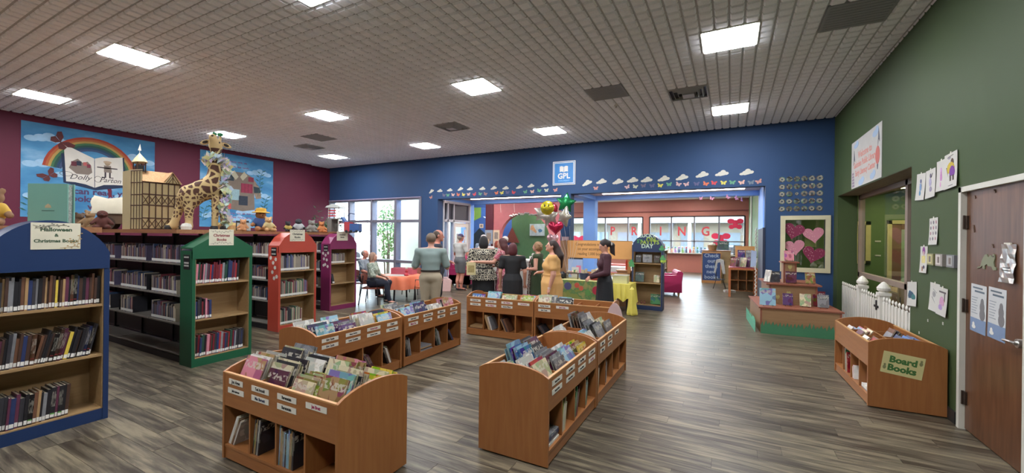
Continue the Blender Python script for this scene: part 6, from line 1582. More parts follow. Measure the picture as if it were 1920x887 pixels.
# window letters and butterflies
PKM = mat('hot_pink_paper', 'e0325c', .6); RDL = mat('red_letter', 'c4404a', .6)
for (s, x) in (('P', -5.56), ('R', -4.44), ('I', -3.13), ('N', -2.14), ('G', -1.08)):
    t = wallthing('window_letter', f'red paper letter {s} hung in the far windows', 'letter', (x, BK + .046, 1.98), '-y', 'letters spelling spring in the far windows'); txt(s, .62, RDL, t, (0, 0, 0), '+z', bold=.012, sx=.85)
for (x, z, s, w_) in ((-7.45, 1.45, 1.15, 'beyond the blue column'), (-.42, 1.62, 1.2, 'lower one beside the letter G'), (.18, 2.35, 1.0, 'upper one in the end pane')):
    t = wallthing('pink_butterfly', 'hot pink paper butterfly in the far window, ' + w_, 'butterfly', (x, BK + .04, z), '-y', 'hot pink butterflies in the far windows')
    b_ = MB(); k0 = .24 * s
    for k, (a, b2, rx, ry) in enumerate(((-.8, .55, .62, .5), (.8, .55, .62, .5), (-.65, -.55, .5, .45), (.65, -.55, .5, .45), (0, 0, .45, .8))): b_.prism(disc(a * k0, b2 * k0, rx * k0, ry * k0, 12), 'xy', 0, .004 + .0005 * k)
    b_.build('wings', PKM, t); MB().tube([(-.08, k0, .004), (-.03, k0 * .5, .004), (.0, 0, .004)], .008, 5).build('antenna', PKM, t)
for k, (x, z) in enumerate(((-.71, 2.72), (-.45, 2.71), (-.08, 2.73), (.11, 2.70), (.23, 2.66))):
    o = obj('hanging_butterfly', bb.mesh('wings', mat('pale_pink_paper', 'd8a0c8', .6)) if k == 0 else bpy.data.objects['hanging_butterfly'].data, None, (x, 12.0, z), (R(90), R(20 * k), R(25 * k - 40))); tag(o, f'small pinkish paper butterfly hung under the blue beam, {nth(k + 1)} towards the green wall', 'butterfly', 'butterflies under the blue beam')
# things on the far window sills
rs = random.Random(12)
SIL = ['c9a08a', 'd8b060', '6aa0b0', 'c05a6a', '8ab070', 'b08ac0', 'd8d0c0', '5a6a8a']
for k in range(16):
    x = -3.4 + k * .165; c_ = rs.choice(SIL); mm = mat('sill_' + c_, c_, .5)
    gift('sill_toy', f'small coloured toy standing {nth(k + 1)} along the far window sill', 'toy', x, BK - .10, [('body', MB().lathe([(.05, 0), (.055, .12), (.03, .2)], n=8), mm), ('head', MB().ell((0, 0, .25), (.045, .045, .05), 8), mat('sill_' + SIL[(k * 3) % 8], SIL[(k * 3) % 8], .5))], z=wz0 + .001, grp='toys along the far window sill')
struct('trim_5', MB().box(-3.7, BK - .2, wz0 - .04, .6, BK, wz0).box(-9.6, BK - .2, wz0 - .04, -4.0, BK, wz0), WHITE)

# ================================================================ balloons
foil = lambda c_: mat('foil_' + c_, c_, .22, metal=.55, var=.12, scale=8, bump=.5)
def puff(outl, th, m, t, name='envelope'):
    """a foil balloon: an outline inflated to thickness th, on the local xz plane."""
    n = len(outl); cx_ = sum(p[0] for p in outl) / n; cz_ = sum(p[1] for p in outl) / n; vs = []; rings = [(1, 0), (.93, .35), (.75, .7), (.45, .93)]
    for s in (-1, 1):
        for r_, h_ in rings: vs += [(cx_ + (p[0] - cx_) * r_, s * th * h_, cz_ + (p[1] - cz_) * r_) for p in outl]
        vs.append((cx_, s * th, cz_))
    fs = []; K = n * len(rings) + 1
    for si, s in enumerate((-1, 1)):
        for k in range(len(rings) - 1):
            for i in range(n):
                a, b_, c_, d_ = K * si + k * n + i, K * si + k * n + (i + 1) % n, K * si + (k + 1) * n + (i + 1) % n, K * si + (k + 1) * n + i
                fs.append((a, b_, c_, d_) if s < 0 else (d_, c_, b_, a))
        for i in range(n):
            a, b_ = K * si + (len(rings) - 1) * n + i, K * si + (len(rings) - 1) * n + (i + 1) % n
            fs.append((a, b_, K * si + K - 1) if s < 0 else (b_, a, K * si + K - 1))
    return MB().add(vs, fs).build(name, m, t, smooth=True)
def star(r, n=5, q=.55): return [((r if i % 2 == 0 else r * q) * math.sin(PI * i / n), (r if i % 2 == 0 else r * q) * math.cos(PI * i / n)) for i in range(2 * n)]
BY = 9.35; S_ = 1.08
def bal(label, x, z, outl, th, c_, rz, dy=0, rt=0):
    t = thing('foil_balloon', label, 'balloon', (x, BY + dy, z), R(rz), 'foil balloons above the gift table'); t.rotation_euler = (0, R(rt), R(rz))
    puff(outl, th, foil(c_), t)
    MB().tube([(0, 0, -.1), (.0, 0, -.25)], .002, 4).build('ribbon', WHITE, t)
    return t
def atb(x, z): return (x * BY / 8.4, 1.65 + (z - 1.65) * BY / 8.4)
for lab, px_, pz_, outl, th, c_, rz, dy, rt in (
    ('silver star balloon on the entrance side of the cluster', -3.72, 2.18, star(.27), .09, 'b0aaa0', 20, .1, 10),
    ('second silver star balloon in the middle of the cluster', -3.50, 2.08, star(.26), .09, 'a8a298', 0, -.08, -10),
    ('silver star balloon with a yellow-green face on its edge', -3.22, 2.10, star(.27), .09, 'b0aca0', -30, .10, 20),
    ('green star balloon at the top of the cluster', -3.28, 2.42, star(.27), .09, '1e7a48', 10, .36, 8),
    ('small red balloon behind the smiling one', -3.62, 2.30, disc(0, 0, .14, .14, 16), .07, 'a83040', 0, .42, 0),
    ('dark pink heart balloon under the silver stars', -3.33, 1.86, heart(0, 0, .20), .09, 'b02448', 10, -.16, 0),
    ('pale pink heart balloon lowest in the cluster', -3.49, 1.60, heart(0, 0, .19), .07, 'd8b0b8', 60, .1, 0)):
    x, z = atb(px_, pz_); bal(lab, x, z, outl, th, c_, rz, dy, rt)
x, z = atb(-3.47, 2.27)
t = bal('round yellow balloon with a smiling face', x, z, disc(0, 0, .17, .17, 20), .09, 'c8b830', 8, -.32)
for sx_ in (-1, 1): MB().ell((sx_ * .045, -.083, .05), (.014, .01, .035), 8).build('eye', BLACK, t)
MB().tube([(.09 * math.sin(R(a)), -.085 + .012 * abs(math.sin(R(a))), -.005 - .07 * math.cos(R(a)) + .0) for a in range(-70, 71, 14)], .005, 5).build('smile', BLACK, t)
t = thing('balloon_weight', 'small foil weight on the gift table holding the balloon ribbons', 'weight', (-3.5, 9.45, .663)); MB().lathe([(.04, 0), (.03, .06), (.05, .1), (0, .05)], n=8).build('body', foil('b0aaa0'), t)
for k in range(6): MB().tube([(0, 0, .06), (-.1 + .06 * k, 0, .6), (-.35 + .14 * k, -.05, 1.25)], .0025, 4).build('ribbon', WHITE, t)

# ================================================================ outside the windows
EX = mat('asphalt', '6c6c68', .9, var=.1, scale=2)
o = MB().box(-60, 10.7, -.25, -13.5, 60, -.2).box(-13.5, 10.7, -.25, -12.4, 60, -.2).box(-12.4, 10.7, -.25, -8.6, 12.2, -.2).box(-12.4, 22.2, -.25, 30, 60, -.2).build('exterior_ground', EX); o['kind'] = 'structure'
o = MB().box(-12.35, 10.7, -.2, -8.5, 10.95, 3.4).build('exterior_wall', mat('stucco', 'd8d4c0', .9, var=.04)) if False else None
wl = MB().box(-12.6, 12.35, -.2, -8.55, 12.39, 4.0).build('exterior_wall', mat('stucco', 'd0ccb8', .9, var=.04)); wl['kind'] = 'structure'
t = thing('building', 'long low building with grey roof across the street', 'building', (-14, 34, -.2))
MB().box(0, 0, 0, 30, 6, 3.0).build('wall', mat('far_brick', '6f6656', .9, var=.1), t); MB().box(-.5, -1.2, 3.0, 30.5, 7, 3.5).build('roof', mat('far_roof', '7a7a78', .8), t)
for k in range(12): MB().box(1 + 2.4 * k, -.05, .9, 2.6 + 2.4 * k, 0, 2.3).build('window', mat('far_dark_glass', '5c6870', .2), t)
for k in range(9): MB().cyl((.5 + 3.6 * k, -1.0, 0), (.5 + 3.6 * k, -1.0, 3.0), .12).build('post', WHITE, t)
def tree(label, x, y, h, r, seed, stems=3):
    t = thing('tree', label, 'tree', (x, y, -.2)); rs = random.Random(seed)
    for k in range(stems): MB().tube([(.08 * k - .08, 0, 0), (.12 * k - .12 + rs.uniform(-.1, .1), 0, h * .5), ((k - 1) * .35, rs.uniform(-.2, .2), h * .85)], .035, 6, r2=.02).build('trunk', mat('bark', '8a7a68', .9), t)
    b_ = MB()
    for k in range(480):
        a = rs.uniform(0, 2 * PI); q = rs.random() ** .5 * r; z = h * .62 + rs.uniform(-1, 1) * h * .40 * (1 - (q / r) ** 2) ** .5
        c0 = Vector((q * math.cos(a), q * math.sin(a), z)); u_ = Vector((rs.uniform(-1, 1), rs.uniform(-1, 1), rs.uniform(-1, 1))).normalized() * .07; v_ = u_.orthogonal().normalized() * .035
        b_.add([c0 - u_, c0 + v_, c0 + u_, c0 - v_], [(0, 1, 2, 3)])
    tag(b_.build('foliage', mat('tree_leaf', '7a9a5c', .7, var=.2), t), kind='stuff')
tree('slender young tree outside the tall windows', -11.7, 11.75, 3.2, .36, 1)
tree('round tree farther out beyond the tall windows', -26, 24, 5, 1.8, 2)
for k, (x, y, c_) in enumerate(((-24, 19, '8a9aa8'), (-21, 27, 'a8443c'), (-30, 22, 'c8ccd0'), (-6, 30, '9aa4b0'), (0, 30.5, '6a7484'))):
    t = thing('parked_car', f'{["grey", "red", "white", "pale grey", "dark grey"][k]} car parked outside the windows', 'car', (x, y, -.2), R(90 if k < 3 else 0), 'cars parked outside')
    cp = mat('car_' + c_, c_, .3)
    MB().prism([(-2.2, .3), (2.2, .3), (2.25, .75), (1.3, .9), (.7, 1.4), (-1.0, 1.42), (-1.7, .95), (-2.2, .85)], 'xz', -.85, .85).build('body', cp, t)
    MB().prism([(.6, .92), (.65, 1.32), (-.95, 1.34), (-1.5, .95)], 'xz', -.86, .86).build('windows', BLACK, t)
    for wx in (-1.35, 1.35):
        for s in (-1, 1): MB().cyl((wx, s * .72, .32), (wx, s * .88, .32), .32, n=16).build('wheel', BLACK, t)

# ================================================================ smooth bodies: blended solids turned into one skin
def sdf_mesh(prims, h, name, mats, parent=None, k=.02, loc=(0, 0, 0), rot=(0, 0, 0), clip=None):
    """prims: ('c', a, b, ra, rb[, k]) tapered limb; ('e', c, (rx, ry, rz)[, k, M3]) ellipsoid; ('p', [(z, rx, ry, cx, cy)], ripple, n) stacked ovals."""
    lo = np.array([1e9] * 3); hi = -lo
    boxes = []
    for p in prims:
        if p[0] == 'c':
            a = np.array(p[1], float); b = np.array(p[2], float); r = max(p[3], p[4])
            l_, h_ = np.minimum(a, b) - r, np.maximum(a, b) + r
        elif p[0] == 'e':
            c = np.array(p[1], float); r = max(p[2]) if len(p) > 4 else np.array(p[2], float)
            l_, h_ = c - r, c + r
        else:
            z = [q[0] for q in p[1]]; rr = max(max(q[1], q[2]) for q in p[1]) * (1 + p[2]); cx_ = [q[3] for q in p[1]]; cy_ = [q[4] for q in p[1]]
            l_ = np.array([min(cx_) - rr, min(cy_) - rr, min(z)]); h_ = np.array([max(cx_) + rr, max(cy_) + rr, max(z)])
        boxes.append((l_, h_)); lo = np.minimum(lo, l_); hi = np.maximum(hi, h_)
    lo = lo - 3 * h; hi = hi + 3 * h
    n = np.ceil((hi - lo) / h).astype(int) + 1
    F = np.full(n, 1.0, np.float32)
    ax = [lo[i] + h * np.arange(n[i]) for i in range(3)]
    for p, (l_, h_) in zip(prims, boxes):
        kk = k
        if p[0] == 'c' and len(p) > 5: kk = p[5]
        if p[0] == 'e' and len(p) > 3: kk = p[3]
        m = kk + 2 * h
        s = [slice(max(0, int((l_[i] - m - lo[i]) / h)), min(n[i], int((h_[i] + m - lo[i]) / h) + 2)) for i in range(3)]
        X, Y, Z = np.meshgrid(ax[0][s[0]], ax[1][s[1]], ax[2][s[2]], indexing='ij')
        if p[0] == 'c':
            d = b = np.array(p[2], float) - np.array(p[1], float); L2 = max(1e-9, d @ d)
            x, y, z = X - p[1][0], Y - p[1][1], Z - p[1][2]
            t = np.clip((x * d[0] + y * d[1] + z * d[2]) / L2, 0, 1)
            D = np.sqrt((x - t * d[0]) ** 2 + (y - t * d[1]) ** 2 + (z - t * d[2]) ** 2) - (p[3] + (p[4] - p[3]) * t)
        elif p[0] == 'e':
            x, y, z = X - p[1][0], Y - p[1][1], Z - p[1][2]
            if len(p) > 4:
                M = p[4]; x, y, z = (M[0][0] * x + M[1][0] * y + M[2][0] * z, M[0][1] * x + M[1][1] * y + M[2][1] * z, M[0][2] * x + M[1][2] * y + M[2][2] * z)
            r = p[2]
            q0 = np.sqrt((x / r[0]) ** 2 + (y / r[1]) ** 2 + (z / r[2]) ** 2); q1 = np.sqrt((x / r[0] ** 2) ** 2 + (y / r[1] ** 2) ** 2 + (z / r[2] ** 2) ** 2) + 1e-9
            D = q0 * (q0 - 1) / q1
        else:
            pr = p[1]; zz = [q[0] for q in pr]
            zc = np.clip(Z, min(zz), max(zz)); order = np.argsort(zz); zs = np.array(zz)[order]
            g = lambda j: np.interp(zc, zs, np.array([q[j] for q in pr])[order])
            x = X - g(3); y = Y - g(4); th = np.arctan2(y, x); f = (max(zz) - zc) / (max(zz) - min(zz))
            rp = 1 + p[2] * f * np.cos(p[3] * th); rx, ry = g(1) * rp, g(2) * rp
            q = np.sqrt((x / rx) ** 2 + (y / ry) ** 2); D = np.maximum((q - 1) * np.minimum(rx, ry), np.maximum(min(zz) - Z, Z - max(zz)))
        A = F[s[0], s[1], s[2]]
        D = D.astype(np.float32)
        if kk > 0:
            hh = np.maximum(kk - np.abs(A - D), 0) / kk
            F[s[0], s[1], s[2]] = np.minimum(A, D) - hh * hh * kk * .25
        else:
            F[s[0], s[1], s[2]] = np.minimum(A, D)
    for c in (clip or []):   # (point, outward normal): cut everything beyond
        X, Y, Z = np.meshgrid(*ax, indexing='ij')
        F = np.maximum(F, ((X - c[0][0]) * c[1][0] + (Y - c[0][1]) * c[1][1] + (Z - c[0][2]) * c[1][2]).astype(np.float32))
    I = F < 0
    acc = np.zeros(tuple(n - 1) + (3,), np.float32); cntv = np.zeros(tuple(n - 1), np.float32)
    def sl(o, ext=None): return tuple(slice(o[i], n[i] - 1 + o[i]) for i in range(3))
    for axis in range(3):
        o1, o2 = [i for i in range(3) if i != axis]
        for u in (0, 1):
            for v in (0, 1):
                a = [0, 0, 0]; a[o1] = u; a[o2] = v; b = list(a); b[axis] = 1
                fa, fb = F[sl(a)], F[sl(b)]; cr_ = (fa < 0) != (fb < 0)
                t = np.where(cr_, fa / np.where(cr_, fa - fb, 1), 0)
                acc[..., axis] += np.where(cr_, t, 0); acc[..., o1] += np.where(cr_, u, 0); acc[..., o2] += np.where(cr_, v, 0); cntv += cr_
    act = cntv > 0
    idx = np.full(act.shape, -1, np.int64); idx[act] = np.arange(act.sum())
    ijk = np.argwhere(act)
    V = lo + h * (ijk + acc[act] / cntv[act][:, None])
    quads = []
    for axis in range(3):
        o1, o2 = [(1, 2), (2, 0), (0, 1)][axis]
        sa = [slice(1, n[i] - 1) for i in range(3)]; sa[axis] = slice(0, n[axis] - 1); sb = list(sa); sb[axis] = slice(1, n[axis])
        A, B = I[tuple(sa)], I[tuple(sb)]
        for flag in (False, True):
            e = np.argwhere((A != B) & (A == flag))
            if not len(e): continue
            base = e + [0 if i == axis else 1 for i in range(3)]
            def cid(d1, d2):
                q = base.copy(); q[:, o1] -= d1; q[:, o2] -= d2
                return idx[q[:, 0], q[:, 1], q[:, 2]]
            c4 = [cid(1, 1), cid(0, 1), cid(0, 0), cid(1, 0)]
            if not flag: c4 = c4[::-1]
            quads.append(np.stack(c4, 1))
    Q = np.concatenate(quads)
    me = bpy.data.meshes.new(name)
    me.vertices.add(len(V)); me.vertices.foreach_set('co', V.astype(np.float32).ravel())
    me.loops.add(Q.size); me.loops.foreach_set('vertex_index', Q.ravel().astype(np.int32))
    me.polygons.add(len(Q)); me.polygons.foreach_set('loop_start', np.arange(0, Q.size, 4, dtype=np.int32)); me.polygons.foreach_set('loop_total', np.full(len(Q), 4, np.int32))
    me.polygons.foreach_set('use_smooth', np.ones(len(Q), bool))
    for mm in (mats if isinstance(mats, (list, tuple)) else [mats]): me.materials.append(mm)
    me.update(calc_edges=True); me.validate()
    return obj(name, me, parent, loc, rot)

# ---------------------------------------------------------------- people
def fabric(key, kind, c1, c2, scale=18, c3=None):
    m, nt, b = blank(key, .8)
    tc = N(nt, 'TexCoord'); vec = tc.outputs['Object']
    if kind == 'ornate':
        sx_ = N(nt, 'SeparateXYZ'); nt.links.new(vec, sx_.inputs[0]); ab = N(nt, 'Math', operation='ABSOLUTE'); nt.links.new(sx_.outputs[0], ab.inputs[0])
        cb = N(nt, 'CombineXYZ'); nt.links.new(ab.outputs[0], cb.inputs[0]); nt.links.new(sx_.outputs[2], cb.inputs[2])
        v = N(nt, 'TexVoronoi', feature='DISTANCE_TO_EDGE'); v.inputs['Scale'].default_value = scale; nt.links.new(cb.outputs[0], v.inputs['Vector'])
        nt.links.new(ramp(nt, [(0, c2), (.07, c2), (.10, c1), (.28, c1), (.31, c2), (.36, c2), (.4, c1)], v.outputs['Distance']), b.inputs['Base Color'])
    elif kind == 'plaid':
        w1 = N(nt, 'TexWave', bands_direction='X'); w2 = N(nt, 'TexWave', bands_direction='Z')
        ad = N(nt, 'Math', operation='ADD')
        for w in (w1, w2): w.inputs['Scale'].default_value = scale; nt.links.new(vec, w.inputs['Vector'])
        nt.links.new(w1.outputs['Fac'], ad.inputs[0]); nt.links.new(w2.outputs['Fac'], ad.inputs[1])
        hf = N(nt, 'Math', operation='MULTIPLY'); hf.inputs[1].default_value = .5; nt.links.new(ad.outputs[0], hf.inputs[0])
        nt.links.new(ramp(nt, [(.3, c1), (.6, c2), (.9, c3 or c1)], hf.outputs[0]), b.inputs['Base Color'])
    else:
        v = N(nt, 'TexNoise'); v.inputs['Scale'].default_value = scale; v.inputs['Detail'].default_value = 3; nt.links.new(vec, v.inputs['Vector'])
        nt.links.new(ramp(nt, [(.40, c1), (.47, c2), (.54, c3 or c2), (.6, c1)], v.outputs['Fac']), b.inputs['Base Color'])
    return m
def skin(k, c_):
    m = mat('skin_' + k, c_, .5, var=.03); m.node_tree.nodes['Principled BSDF'].inputs['Subsurface Weight'].default_value = .05; return m
SKL = skin('light', 'c08e7a'); SKT = skin('tan', 'a9745e'); SKR = skin('ruddy', 'b87a68')
def person(label, loc, rz, H, g=1.0, sk=SKL, arms=('down', 'down'), sit=None, top=None, bottom=None, hair=None, head=(0, 0), shoes='232326', lean=0.0, name='person', extra=None, sleeve=.55):
    """local +y is the way the figure faces; +x its right side."""
    t = thing(name, label, 'person', loc, R(rz))
    Mi = (Matrix.Translation(loc) @ RZ(rz)).inverted()
    V3 = lambda *a: Vector(a)
    hipz = .53 * H if sit is None else sit + .125
    def tz(z): return (z - .53) * H + hipz              # torso heights from standing fractions
    def T(x, y, z): return V3(x * H, y * H + (tz(z) - hipz) * lean, tz(z))
    P = []      # torso
    torso = [('e', T(0, 0, .535), (.088 * H * g, .068 * H * g, .062 * H), .04), ('e', T(0, .004, .61), (.074 * H * g, .058 * H * g, .075 * H), .05), ('e', T(0, .004, .70), (.086 * H * g, .062 * H * g, .085 * H), .05), ('e', T(0, -.004, .765), (.090 * H * g, .055 * H * g, .055 * H), .04)]
    gs = .5 + g * .5
    if 'f' in (extra or ''): torso += [('e', T(s * .042, .045 * g, .715), (.036 * H * gs, .032 * H * gs, .036 * H), .03) for s in (-1, 1)]
    sh = [T(-.112 * gs, -.005, .80), T(.112 * gs, -.005, .80)]
    torso += [('c', T(0, -.005, .815), sh[0], .036 * H, .036 * H * gs, .04), ('c', T(0, -.005, .815), sh[1], .036 * H, .036 * H * gs, .04)]
    neck = [('c', T(0, -.008, .80), T(0, .004, .875), .034 * H, .029 * H, .02)]
    HM = Matrix.Rotation(R(head[0]), 4, 'Z') @ Matrix.Rotation(R(head[1]), 4, 'X')
    hc = T(0, .010, .925)
    def hd(x, y, z): return hc + HM @ V3(x * H, y * H, z * H)
    M3 = [list(r)[:3] for r in HM.to_3x3()]
    hprim = [('e', hd(0, -.006, .012), (.046 * H, .056 * H, .056 * H), .01, M3), ('e', hd(0, .014, -.020), (.036 * H, .038 * H, .045 * H), .02, M3), ('c', hd(0, .046, .008), hd(0, .060, -.014), .005 * H, .009 * H, .010),
             ('e', hd(0, .040, -.050), (.016 * H, .014 * H, .012 * H), .012, M3), ('e', hd(-.047, -.004, -.002), (.006 * H, .012 * H, .019 * H), .006, M3), ('e', hd(.047, -.004, -.002), (.006 * H, .012 * H, .019 * H), .006, M3),
             ('c', hd(-.022, .045, .014), hd(.022, .045, .014), .008 * H, .008 * H, .012), ('c', hd(-.011, .049, -.033), hd(.011, .049, -.033), .005 * H, .005 * H, .006)]
    AP = []; hands = []; elbows = []
    for si, s in enumerate((-1, 1)):
        a = arms[si]; S = sh[si]
        pres = {'down': ((s * .035, -.01, -.17), (s * .035, .03, -.315)), 'crossed': ((s * .048, .03, -.165), (-s * .02, .115, -.11)), 'clasp': ((s * .05, .015, -.165), (-s * .088, .155, -.225)), 'bent': ((s * .05, -.01, -.165), (s * .01, .13, -.175)),
                'out': ((s * .07, .02, -.16), (s * .11, .10, -.27)), 'lap': ((s * .035, .05, -.155), (s * -.02, .19, -.20)), 'back': ((s * .06, -.05, -.16), (s * .0, -.10, -.24))}
        if isinstance(a, str): e, w = (S + V3(*[q * H for q in v]) for v in pres[a])
        else: e, w = (Mi @ Vector(v) for v in a)
        AP.append((S, e, w)); elbows.append(e)
    armp = []
    for si, (S, e, w) in enumerate(AP):
        ga = .6 + .4 * g
        armp += [('c', S, e, .031 * H * ga, .024 * H * ga, .015), ('c', e, w, .025 * H * ga, .0155 * H, .008)]
        d = (w - e).normalized(); sd = d.cross(V3(0, 0, 1)); sd = (sd if sd.length > .2 else V3(1, 0, 0)).normalized(); nn = d.cross(sd).normalized()
        up = 1 if nn.z < 0 else -1; curl = nn * up * (1 if abs(nn.z) > .3 else 1)
        pc_ = w + d * .028 * H; hands.append(pc_ + d * .03 * H)
        armp += [('c', w, w + d * .045 * H, .015 * H, .0165 * H, .008)]
        for q in range(4):
            o_ = sd * (q - 1.5) * .0125 * H; L_ = (.040, .045, .042, .034)[q] * H
            a0 = w + d * .052 * H + o_; a1 = a0 + d * L_ * .55 + curl * L_ * .15; a2 = a1 + d * L_ * .35 + curl * L_ * .45
            armp += [('c', a0 - d * .01, a1, .0055 * H, .005 * H, .002), ('c', a1, a2, .005 * H, .0045 * H, .002)]
        th = sd * (-1 if si == 0 else 1)
        armp += [('c', w + d * .015 * H + th * .010 * H, w + d * .04 * H + th * .028 * H + curl * .008 * H, .0065 * H, .006 * H, .005), ('c', w + d * .04 * H + th * .028 * H + curl * .008 * H, w + d * .06 * H + th * .026 * H + curl * .018 * H, .006 * H, .005 * H, .003)]
    legp = []; knees = []; ank = []
    for si, s in enumerate((-1, 1)):
        hp = V3(s * .048 * H * gs, 0, hipz - .02 * H)
        if sit is None: kn = V3(s * .048 * H * gs, .012 * H, .285 * H); an = V3(s * .05 * H, -.012 * H, .045 * H); toe = an + V3(s * .012, .105 * H, -.028 * H)
        else:
            kn = V3(s * .07 * H, .245 * H, sit + .10); an = V3(s * .07 * H, (.20 + .10 * (s > 0)) * H, .07); toe = an + V3(s * .01, .105 * H, -.038)
        knees.append(kn); ank.append(an)
        legp.append([('c', hp, kn, .056 * H * gs, .036 * H, .03), ('c', kn, an + (kn - an) * .45 + V3(0, -.012 * H, 0), .033 * H, .033 * H, .015), ('c', an + (kn - an) * .55 + V3(0, -.010 * H, 0), an, .031 * H, .020 * H, .02), ('c', an, toe, .021 * H, .019 * H, .012)])
    allp = torso + neck + hprim + armp + [p for L in legp for p in L]
    body = sdf_mesh(allp, .0098, 'body', sk, t, k=.02)
    inf = lambda ps, a: [((p[0], p[1], p[2], p[3] + a, p[4] + a) + tuple(p[5:])) if p[0] == 'c' else ((p[0], p[1], tuple(r_ + a for r_ in p[2])) + tuple(p[3:])) for p in ps]
    if top:
        m_, hem = top[0], top[1]; sl_ = top[2] if len(top) > 2 else sleeve; a = .014
        pp = inf(torso, a)
        for S, e, w in AP:
            ga = .6 + .4 * g
            if sl_ > 0:
                e2 = S + (e - S) * min(1, sl_ * 1.0)
                pp += [('c', S, e2, .031 * H * ga + a, .028 * H * ga + a + .004, .015)]
                if sl_ > 1: pp += [('c', e, e + (w - e) * min(1, sl_ - 1), .026 * H * ga + a * .8, .019 * H + a * .7, .012)]
        zh = hem * H if sit is None else hipz - .02
        if top[1] < .50 and sit is None: pp += [('p', [(hem * H, .128 * H * g, .100 * H * g, 0, 0), (.54 * H, .114 * H * g, .088 * H * g, 0, 0), (.60 * H, .082 * H * g, .066 * H * g, 0, .002 * H)], .03, 7)]
        sdf_mesh(pp, .0115, 'shirt' if hem > .4 else 'dress', m_, t, k=.02, clip=[((0, 0, zh), (0, 0, -1)), (T(0, 0, .838), (0, 0, 1))])
    if bottom:
        kind, m_ = bottom[0], bottom[1]
        if kind in ('trousers', 'shorts'):
            pp = inf(torso[:2], .016)
            cl = [((0, 0, tz(.60)), (0, 0, 1))]
            for L in legp: pp += inf(L[:3] if kind == 'trousers' else L[:1], .014 if kind == 'trousers' else .022)
            cl += [((0, 0, .055 * H if kind == 'trousers' else .31 * H), (0, 0, -1))]
            sdf_mesh(pp, .012, kind, m_, t, k=.02, clip=cl)
            if kind == 'trousers' and sit is None:
                MB().lathe([(.083 * H * g + .012, 0), (.083 * H * g + .014, .03), (.08 * H * g + .010, .032)], (0, 0, tz(.592)), 24, 0, 1.0, .80).build('belt', mat('belt_dark', '2a2422', .5), t)
        else:   # skirt profile: (bottom fraction, width)
            zb_, w_, rip = bottom[2], bottom[3], bottom[4]
            prof = [(zb_ * H, w_ * H, w_ * H * .78, 0, 0), (.35 * H, (.09 * g + w_) / 2 * H * 1.02, (.09 * g + w_) / 2 * H * .8, 0, 0), (.53 * H, max(.102 * g, .118 * gs) * H, .086 * H * g, 0, 0), (.61 * H, .082 * H * g, .066 * H * g, 0, .004 * H)]
            sdf_mesh([('p', prof, rip, 9)], .0125, 'skirt', m_, t, k=0)
    for si in (0, 1):
        an = ank[si]; sm_ = mat('shoe_' + shoes, shoes, .5); s = (-1, 1)[si]
        sdf_mesh([('c', an + V3(0, -.02, -.022), an + V3(s * .012, .100 * H, -.035), .034, .030, .01), ('e', an + V3(s * .01, .075 * H, -.032), (.040, .055, .024), .01)], .011, 'shoe', sm_, t, k=.015, clip=[((0, 0, .002 if sit is None else .002), (0, 0, -1))])
    for s in (-1, 1):
        q = hd(s * .018, .0525, .004); MB().ell((0, 0, 0), (.0115, .006, .007), 8).ell((0, .004, 0), (.005, .004, .005), 6, 1).build('eye', [mat('eye_white', 'cfcac4', .3), mat('eye_dark', '241c18', .2)], t, q, (HM.to_euler()))
    q = hd(0, .0545, -.033); MB().ell((0, 0, 0), (.020, .006, .006), 8).build('lips', mat('lips', '9a5048', .5), t, q, HM.to_euler())
    # hair
    if hair:
        style, hcol = hair; hm = mat('hair_' + hcol, hcol, .6, var=.15, scale=40, stretch=(3, 3, 1)); hp_ = []
        cap = [('e', hd(0, -.012, .020), (.052 * H, .058 * H, .056 * H), .01, M3)]
        cut = [(hd(0, .030, 0), tuple(HM @ V3(0, 1, -.75)))]
        if style == 'short': hp_ = cap; clipz = [(hd(0, -.0, -.035), tuple(HM @ V3(0, .25, -1)))] + cut
        elif style == 'thin': hp_ = [('e', hd(0, -.014, .012), (.050 * H, .055 * H, .052 * H), .01, M3)]; clipz = [(hd(0, -.02, -.03), tuple(HM @ V3(0, .3, -1))), (hd(0, .012, 0), tuple(HM @ V3(0, 1, -.3)))]
        elif style == 'bob': hp_ = cap + [('e', hd(0, -.022, -.03), (.060 * H, .052 * H, .075 * H), .03, M3)]; clipz = [(hd(0, .022, 0), tuple(HM @ V3(0, 1, -.45)))]
        elif style == 'longer': hp_ = cap + [('e', hd(0, -.022, -.03), (.058 * H, .052 * H, .07 * H), .03, M3), ('c', hd(-.02, -.04, -.04), T(-.03, -.055, .74), .038 * H, .024 * H, .03), ('c', hd(.02, -.04, -.04), T(.03, -.055, .74), .038 * H, .024 * H, .03)]; clipz = [(hd(0, .022, 0), tuple(HM @ V3(0, 1, -.45)))]
        elif style == 'ponytail': hp_ = cap + [('c', hd(0, -.06, .02), hd(0, -.085, -.02), .022 * H, .028 * H, .02), ('c', hd(0, -.085, -.02), T(.0, -.085, .80), .028 * H, .026 * H, .02), ('c', T(.0, -.085, .80), T(.0, -.09, .69), .026 * H, .010 * H, .02)]; clipz = [(hd(0, .030, 0), tuple(HM @ V3(0, 1, -.75)))]
        elif style == 'mane': hp_ = cap + [('c', hd(.0, -.05, .0), T(.0, -.075, .82), .045 * H, .050 * H, .03), ('c', T(.0, -.075, .82), T(.02, -.095, .70), .050 * H, .018 * H, .03)]; clipz = [(hd(0, .024, 0), tuple(HM @ V3(0, 1, -.6)))]
        elif style == 'curly':
            rs = random.Random(4); hp_ = cap + [('e', hd(0, -.02, -.005), (.062 * H, .056 * H, .062 * H), .02, M3)]
            for q in range(46):
                v = V3(rs.gauss(0, 1), rs.gauss(-.5, 1), rs.gauss(.1, 1)).normalized()
                if v.y > .45 and v.z < .5: continue
                hp_.append(('e', hd(v.x * .058, -.014 + v.y * .058, .0 + v.z * .062), (.019, .019, .019), .008))
